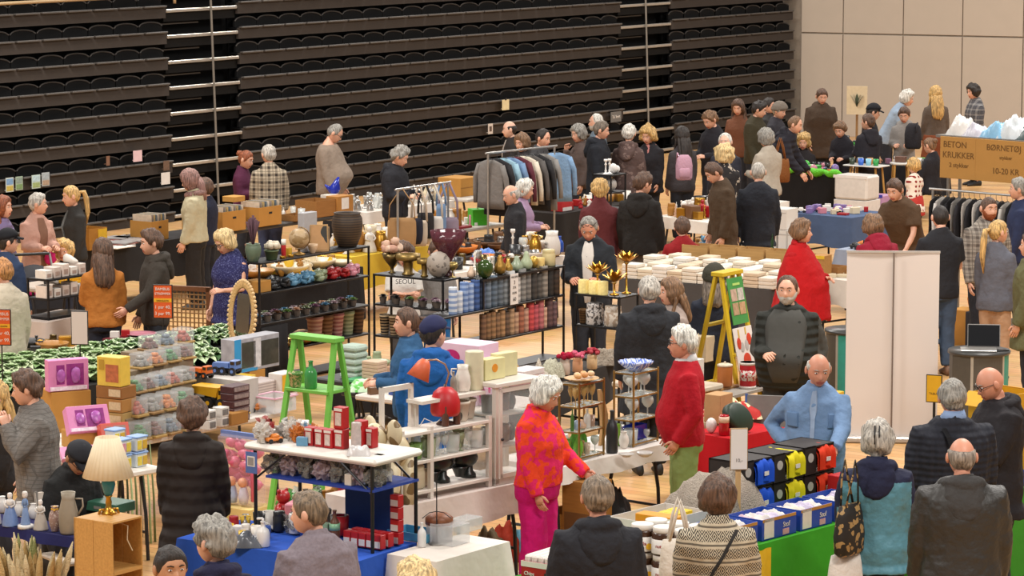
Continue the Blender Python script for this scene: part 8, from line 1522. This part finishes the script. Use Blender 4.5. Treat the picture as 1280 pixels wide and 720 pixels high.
# blue-framed trolley and signs
chair('folding chair with a blue tube frame and grey back left of the denim shirt man', 956, 640, RB+.4, mat('7a7672', .8), mat('3f5f9f', .4), .5)
q = MB(); t = thing('yellow_sign', 'small yellow sign on a thin stand beside the navy quilted jacket', 'sign', at(1165, 640, 0), RB+.25); q.tube([(0, .01, 0), (0, .01, .95)], .012, 6); q.lathe([(.12, 0), (.12, .012), (.02, .02)], 16); q.build('stand', BLKM, t); q = MB(); q.box((0, 0, 1.05), (.135, .012, .235)); q.build('board', mat('2f2a20', .5), t); q = MB(); q.box((0, -.007, 1.05), (.12, .004, .22)); q.build('card', mat('dba81c', .5), t); text('TILBUD', .025, mat('6a4f18', .6), t, MX.Translation((0, -.01, 1.0)), 'lettering', .001)
TY2 = Tab((1228, 622), (1330, 600), .8, 'right-hand stall table with a green cloth', cloth='3f8f2c', clabel='green cloth of the right-hand stall, at the right edge', drop=.70)
carton('yellow_carton', 'large yellow carton with pale flaps at the right edge', 'carton', 1273, 592, TY2.z, .40, .34, .62, mat('cf9a18', .5), TY2.ang, True, flap=.14, txt=[('500', .07, BLK, -.05, .12, 'f')])
for i, (x, y) in enumerate(((1268, 610), (1284, 606))): carton('blue_carton', ['left', 'right'][i]+' blue carton in front of the large yellow one', 'carton', x, y, TY2.z, .10, .12, .10, mat('274aa8', .5), TY2.ang, True, panels=[('label', mat('c9a04a', .5), .2, .05, .8, .4)])
carton('yellow_box', 'small yellow box between the denim shirt and the banner', 'box', 1050, 505, .9, .14, .12, .10, mat('d0a41c', .5), RA); Tab((1036, 512), (1066, 505), .3, 'small table with the yellow box beside the banner', z=.895, top='b9ab98')
TG_ = 'bright green cloth of the front stall'
TZ1 = Tab((800, 721), (1150, 628), .68, 'front stall table with cartons of shirts and a green cloth', cloth='3c9a24', clabel='bright green cloth of the front stall', drop=.68)
TZ2 = Tab((672, 756), (789, 724), .62, 'front stall table with jars and red cartons', cloth='3c8a28', clabel='green cloth under the jars and red cartons', drop=.6)
z = TZ1.z; rz = TZ1.ang
BLU = mat('1f449f', .5, 0, .08); WHC = mat('d6d2cd', .7)
def shirt_carton(u, v, w_, d_, label, c2='c9c2d3', h_=.15, lid=True):
 c = carton('blue_carton', label, 'carton', 0, 0, 0, w_, d_, h_, BLU, rz, True, loc=TZ1.p(u, v), group='blue cartons of folded clothes', panels=[('label', mat('d6cfc4', .6, 0, .1, 30), .06, .08, .34, .98), ('label', mat('c99aa0', .5, 0, .3, 30), .60, .08, .78, .35), ('lining', CARD, .02, .86, .98, 1.0)])
 text('Stof', .05, WHT, c, MX.Translation((w_*.2, -d_/2-.004, h_*.45)), 'lettering', .001)
 for i in range(4):
  o = heap('folded_cloth', label.replace('blue carton', 'folded cloth in the blue carton'), 'cloth', 0, 0, .5, w_*.24, d_*.86, .07, mat([c2, 'd3cdc8', 'c3b9cf', 'd8d4ce'][i % 4], .9, 0, .2, 14), seed=int(u*100)+i, ridge=.6, group='folded cloths in the '+label); pp = TZ1.p(u-w_*.36+w_*.24*i, v+d_/2, .085); o.location = pp; o.rotation_euler.z = rz
shirt_carton(1.13, .03, .40, .30, 'blue carton of folded cloth at the front left of the stall'); shirt_carton(1.58, .03, .40, .30, 'blue carton at the front middle of the stall', 'd6b9c0'); shirt_carton(2.02, .03, .38, .30, 'blue carton at the front right of the stall', 'd8cfc0')
shirt_carton(2.44, .03, .36, .30, 'blue carton behind the leopard-print handbag', 'd9d3cc')
a_ = at(925, 651, z)
BKB = mat('241c19', .6, 0, .15)
def shirt_box(u, zz, hx, label):
 P_ = a_+V((cos(rz), sin(rz), 0))*u+V((0, 0, zz)); t = thing('shirt_box', label, 'box', P_, rz, 'black boxes of coloured shirts'); w_, d_, h_ = .365, .30, .205; q = MB()
 for x in (-1, 1): q.box((x*(w_/2-.006), d_/2, h_/2), (.012, d_, h_))
 q.box((0, d_/2, .006), (w_, d_, .012)); q.box((0, d_/2, h_-.006), (w_, d_, .012)); q.box((0, d_-.006, h_/2), (w_, .012, h_)); q.box((-.11, .006, h_*.5), (.14, .012, h_)); q.box((0, .004, .03), (w_, .01, .06)); q.build('body', BKB, t)
 q = MB(); rnd = random.Random(int(u*50)); n = 16
 q.grid(lambda a_, b_: (-.035+.19*a_, .27-.30*min(1, b_*1.3)+.010*sin(a_*17), .19-.012*sin(a_*9)-(0 if b_ < .7 else (b_-.7)*.52)+.012*NZ.noise(V((a_*5, b_*5, u*9)))), n, n); q.grid(lambda a_, b_: (-.035+.19*a_, .28-.29*min(1, b_*1.3), .165-(0 if b_ < .7 else (b_-.7)*.5)), n, n); sh_ = q.build('shirt', mat(hx, .75, 0, .15, 12), t, True)
 q = MB(); q.box((.06, -.040, .10), (.05, .004, .03), M=MX.Rotation(.0, 4, 'Y')); q.build('print', WHT, sh_)
 q = MB(); q.lathe([(.026, -.002), (.034, -.002), (.034, .002), (.026, .002)], 20, MX.Translation((-.11, -.003, h_*.60)) @ MX.Rotation(pi/2, 4, 'X')); q.build('emblem_ring', mat('b9b2aa', .5), t); text('S', .035, mat('b9b2aa', .5), t, MX.Translation((-.11, -.004, h_*.54)), 'emblem_letter', .001); text('Sport', .04, mat('b9b2aa', .5), t, MX.Translation((-.0, -.004, .015)), 'lettering', .001)
for i, (u, hx, cn) in enumerate(((.20, '1d4fc0', 'blue'), (.58, 'd8c81c', 'yellow'), (.96, 'd63a1c', 'red'))):
 for k in range(2): shirt_box(u, k*.212, hx, f'{"lower" if k == 0 else "upper"} black box of {cn} shirts in front of the denim shirt man')
for i, (x, y) in enumerate(((1090, 640), (1118, 632), (1142, 626))): carton('blue_carton', ['left', 'middle', 'right'][i]+' blue carton with a yellow rim behind the teal jacket', 'carton', x, y, z, .26, .24, .13, BLU, rz, True, panels=[('rim', mat('c9a04a', .5), 0, .75, 1, .95)])
carton('red_box', 'red box beside the denim sleeve', 'box', 1066, 628, z, .2, .16, .2, mat('b3141c', .5), rz)
# sign post, fur coat, white carton
P_ = at(922, 658, z); t = thing('post_sign', 'white sign on a wooden post in front of the grey fur', 'sign', P_, .1); q = MB(); q.box((0, 0, .22), (.035, .03, .44)); q.build('post', mat('c09a68', .6, pat='wood', ps=-1), t); q = MB(); q.box((0, -.022, .56), (.125, .012, .30), bev=.002); q.build('board', mat('a5875f', .6), t); q = MB(); q.box((0, -.03, .56), (.115, .006, .285)); q.build('card', mat('d8d0cc', .5, 0, .03), t); text('10,-', .035, mat('6a625e', .6), t, MX.Translation((0, -.034, .47)), 'lettering', .001)
o = heap('fur_coat', 'grey-beige fur coat draped behind the stall beside the post sign', 'coat', 0, 0, .5, .7, .6, .44, mat('a3978a', .95, 0, .3, 40, 1, 90), seed=91, ridge=.22); o.location = at(893, 650, z); o.rotation_euler.z = rz
o = heap('white_cloth', 'white cloth spread at the foot of the grey fur', 'cloth', 0, 0, .5, .5, .3, .05, mat('d3cbc3', .9), seed=92); o.location = at(835, 645, z); o.rotation_euler.z = rz
carton('white_carton', 'large open white carton beside the woman in the patterned sweater', 'carton', 0, 0, 0, .62, .38, .17, mat('d0cac6', .6), rz, True, loc=at(850, 676, z))
for i in range(5): carton('yellow_pack', 'yellow pack in the large white carton, '+['first', 'second', 'third', 'fourth', 'fifth'][i]+' from the left', 'pack', 0, 0, 0, .09, .16, .15, mat('d9b81c', .45), rz, loc=at(850, 676, (z, .012))+UA*(-.16+.1*i)-UB*.08, group='yellow packs in the white carton')
z2 = TZ2.z
carton('orange_box', 'flat orange box with a white label behind the spread jars', 'box', 0, 0, 0, .32, .12, .12, mat('d98c14', .5), RB, loc=at(818, 684, z)+V((0, 0, .10)), panels=[('label', WHT, .78, .4, .92, .9), ('mark', BLK, .42, .55, .48, .75)])
carton('jar_tray', 'low box under the orange box', 'box', 0, 0, 0, .30, .11, .095, mat('c9c2ba', .6), RB, loc=at(818, 684, z))
JW = mat('d9d5d0', .4, 0, .03); JB = mat('3f2616', .25)
def jar(loc, label):
 r = .082; h = .185; t = thing('spread_jar', label, 'jar', loc, -.08, 'jars of chocolate spread'); q = MB(); q.lathe([(r*.92, 0), (r, .01), (r, h*.74), (r*.93, h*.8), (r*.8, h*.82)], 22); q.build('glass_body', JB, t, True)
 q = MB(); q.lathe([(r*1.012, .012), (r*1.018, .014), (r*1.018, h*.58), (r*1.012, h*.582)], 22); q.build('label', JW, t, True); q = MB(); q.lathe([(r*.86, h*.8), (r*.9, h*.81), (r*.9, h*.98), (r*.86, h), (0, h)], 22); q.build('lid', WHT, t, True)
 q = MB(); q.lathe([(0, 0), (.022, 0), (.022, .003), (0, .004)], 14, MX.Translation((.045, -r*.88, .045)) @ MX.Rotation(.55, 4, 'Z') @ MX.Rotation(pi/2, 4, 'X')); q.build('yellow_mark', mat('e0b01c', .5), t)
 M = MX.Translation((-.014, -r*1.028, h*.30)); text('nutella', .032, mat('b8241c', .5), t, M, 'lettering', .001, bold=.0006)
 for c in t.children:
  if c.name.startswith('lettering'):
   for v in c.data.vertices: a_ = v.co.x/r; v.co = V((r*1.026*sin(a_), -r*1.026*cos(a_), v.co.z))
P0_ = at(806, 724, z2)
for k in range(2):
 for i in range(3):
  for j in range(2): jar(P0_+UB*(.0+.168*i-.02)+UA*(.168*j)+V((0, 0, .187*k)), f'{["lower", "upper"][k]} jar of brown spread with a white lid, {["front", "rear"][j]} row, {["left", "middle", "right"][i]}')
t = None
carton('red_carton', 'red carton with white wrapped bars at the lower edge of the photo', 'carton', 0, 0, 0, .44, .34, .13, mat('a8121a', .5), RB, True, loc=at(686, 730, z2), panels=[('white_edge', mat('d8cfc8', .5), 0, .72, 1, 1), ('hand_hole', BLK, .42, .3, .56, .5)], txt=[('Chips', .035, WHT, -.35, .3, 'f')])
for i in range(8): carton('wrapped_bar', 'white and red wrapped bar in the red carton, '+['first', 'second', 'third', 'fourth', 'fifth', 'sixth', 'seventh', 'eighth'][i]+' from the left', 'pack', 0, 0, 0, .046, .30, .16, mat('d8cec6', .4, 0, .12, 30), RB, loc=at(686, 730, (z2, .008))+UB*(-.185+.052*i)+UA*.015, panels=[('red_foot', mat('b3202a', .5), 0, .55, 1, .75)], group='wrapped bars in the red carton', bev=.012)
heap('red_bag', 'red and white plastic bag in front of the red carton', 'bag', 678, 750, z2, .4, .26, .12, mat('b3303a', .35, 0, .5, 10, pat='marble', h2='d6b0a8', ps=1.5), seed=95)
q = MB(); q.grid(lambda a_, b_: (-.085+.17*a_, -.012*sin(a_*6)-.0, -.36*b_), 8, 8); q.grid(lambda a_, b_: (.085-.17*a_, -.012*sin((1-a_)*6)+.004, -.36*b_), 8, 8); tag(q.build('yellow_banner', mat('dcb21c', .6), None, True, TZ1.p(1.30, -.05, -.03), rz), 'yellow cloth strip hanging on the front of the green cloth', 'banner')
carton('card_box', 'small brown counter under the magenta woman\'s hand', 'box', 722, 700, 0, .3, .26, .62, mat('9a6a34', .7, pat='wood'), RB, panels=[('drawer', mat('6a4522', .6), .08, .35, .92, .6)])
o = turn('white_dish', 'white dish with papers beside the magenta trousers', 'dish', 'plate', 728, 694, (0, .625), 34, 5, mat('dcd6d0', .4))
# bags carried by people
def tote(label, loc, rz_, hx, w_=.30, h_=.36, strap=.55, m=None, th=.07):
 t = thing('tote_bag', label, 'bag', loc, rz_); q = MB(); q.loft([[(w_/2*k*(abs(cos(a))**.7)*(1 if cos(a) > 0 else -1), th*kk*sin(a), zz*h_) for a in [2*pi*i/18 for i in range(18)]] for zz, k, kk in ((0, .8, .5), (.06, .95, .9), (.4, 1.0, 1), (.8, .9, .7), (1, .82, .35))]); q.build('body', m or mat(hx, .85, 0, .08, 10, bump=.4), t, True)
 for y in (-.02, .02): q = MB(); q.tube([(-w_*.25, y, h_*.97), (-w_*.12, y*2, h_+strap*.6), (0, y*2, h_+strap), (w_*.12, y*2, h_+strap*.6), (w_*.25, y, h_*.97)], .011, 6, .5); q.build('strap', m or mat(hx, .85), t, True)
 return t
tote('white cotton tote bag hanging behind the patterned sweater', at(848, 735, .80), .2, 'd3c8ba', .26, .32, .26)
tote('leopard-print handbag at the left side of the teal jacket', at(1061, 693, .84), .9, '1f1a17', .30, .34, .30, m=mat('1f1915', .6, pat='leopard', h2='a07f4e', ps=1.3))
tote('white tote bag below the leopard-print handbag', at(1056, 755, .50), .5, 'd8cfc6', .28, .34, .3)
tote('brown shoulder bag of the grey-haired woman in cream', at(975, 228, .84), .2, '7a4a24', .30, .34, .3)
def backpack(label, px, py, zz, rz_, hx, s=1.0):
 t = thing('backpack', label, 'backpack', at(px, py, zz), rz_); q = MB(); q.loft([[(.15*s*k*(abs(cos(a))**.7)*(1 if cos(a) > 0 else -1), .09*s*kk*sin(a), h*s) for a in [2*pi*i/16 for i in range(16)]] for h, k, kk in ((0, .8, .6), (.04, .97, .95), (.25, 1, 1), (.38, .85, .8), (.44, .5, .4))]); q.build('body', mat(hx, .8, 0, .1, 10, bump=.4), t, True); q = MB(); q.box((0, -.085*s, .13*s), (.2*s, .05*s, .17*s), bev=.02); q.build('pocket', mat(hx, .7), t, True)
 q = MB(); q.tube([(-.08*s, .08*s, .4*s), (-.1*s, .12*s, .46*s), (-.1*s, .2*s, .3*s)], .014, 6); q.build('strap', mat(hx, .8), t, True)
backpack('black backpack on the shoulder of the young man in black', 800, 291, 1.0, .1, '2a2724'); backpack('dark backpack on the boy in the grey hooded sweater', 1141, 186, 1.0, 2.8, '2c2a2e', .9); backpack('pale pink and grey bag on the back of the person with dark curly hair', 855, 225, 1.0, .1, 'b98fa0', .8)
q = MB(); J = None
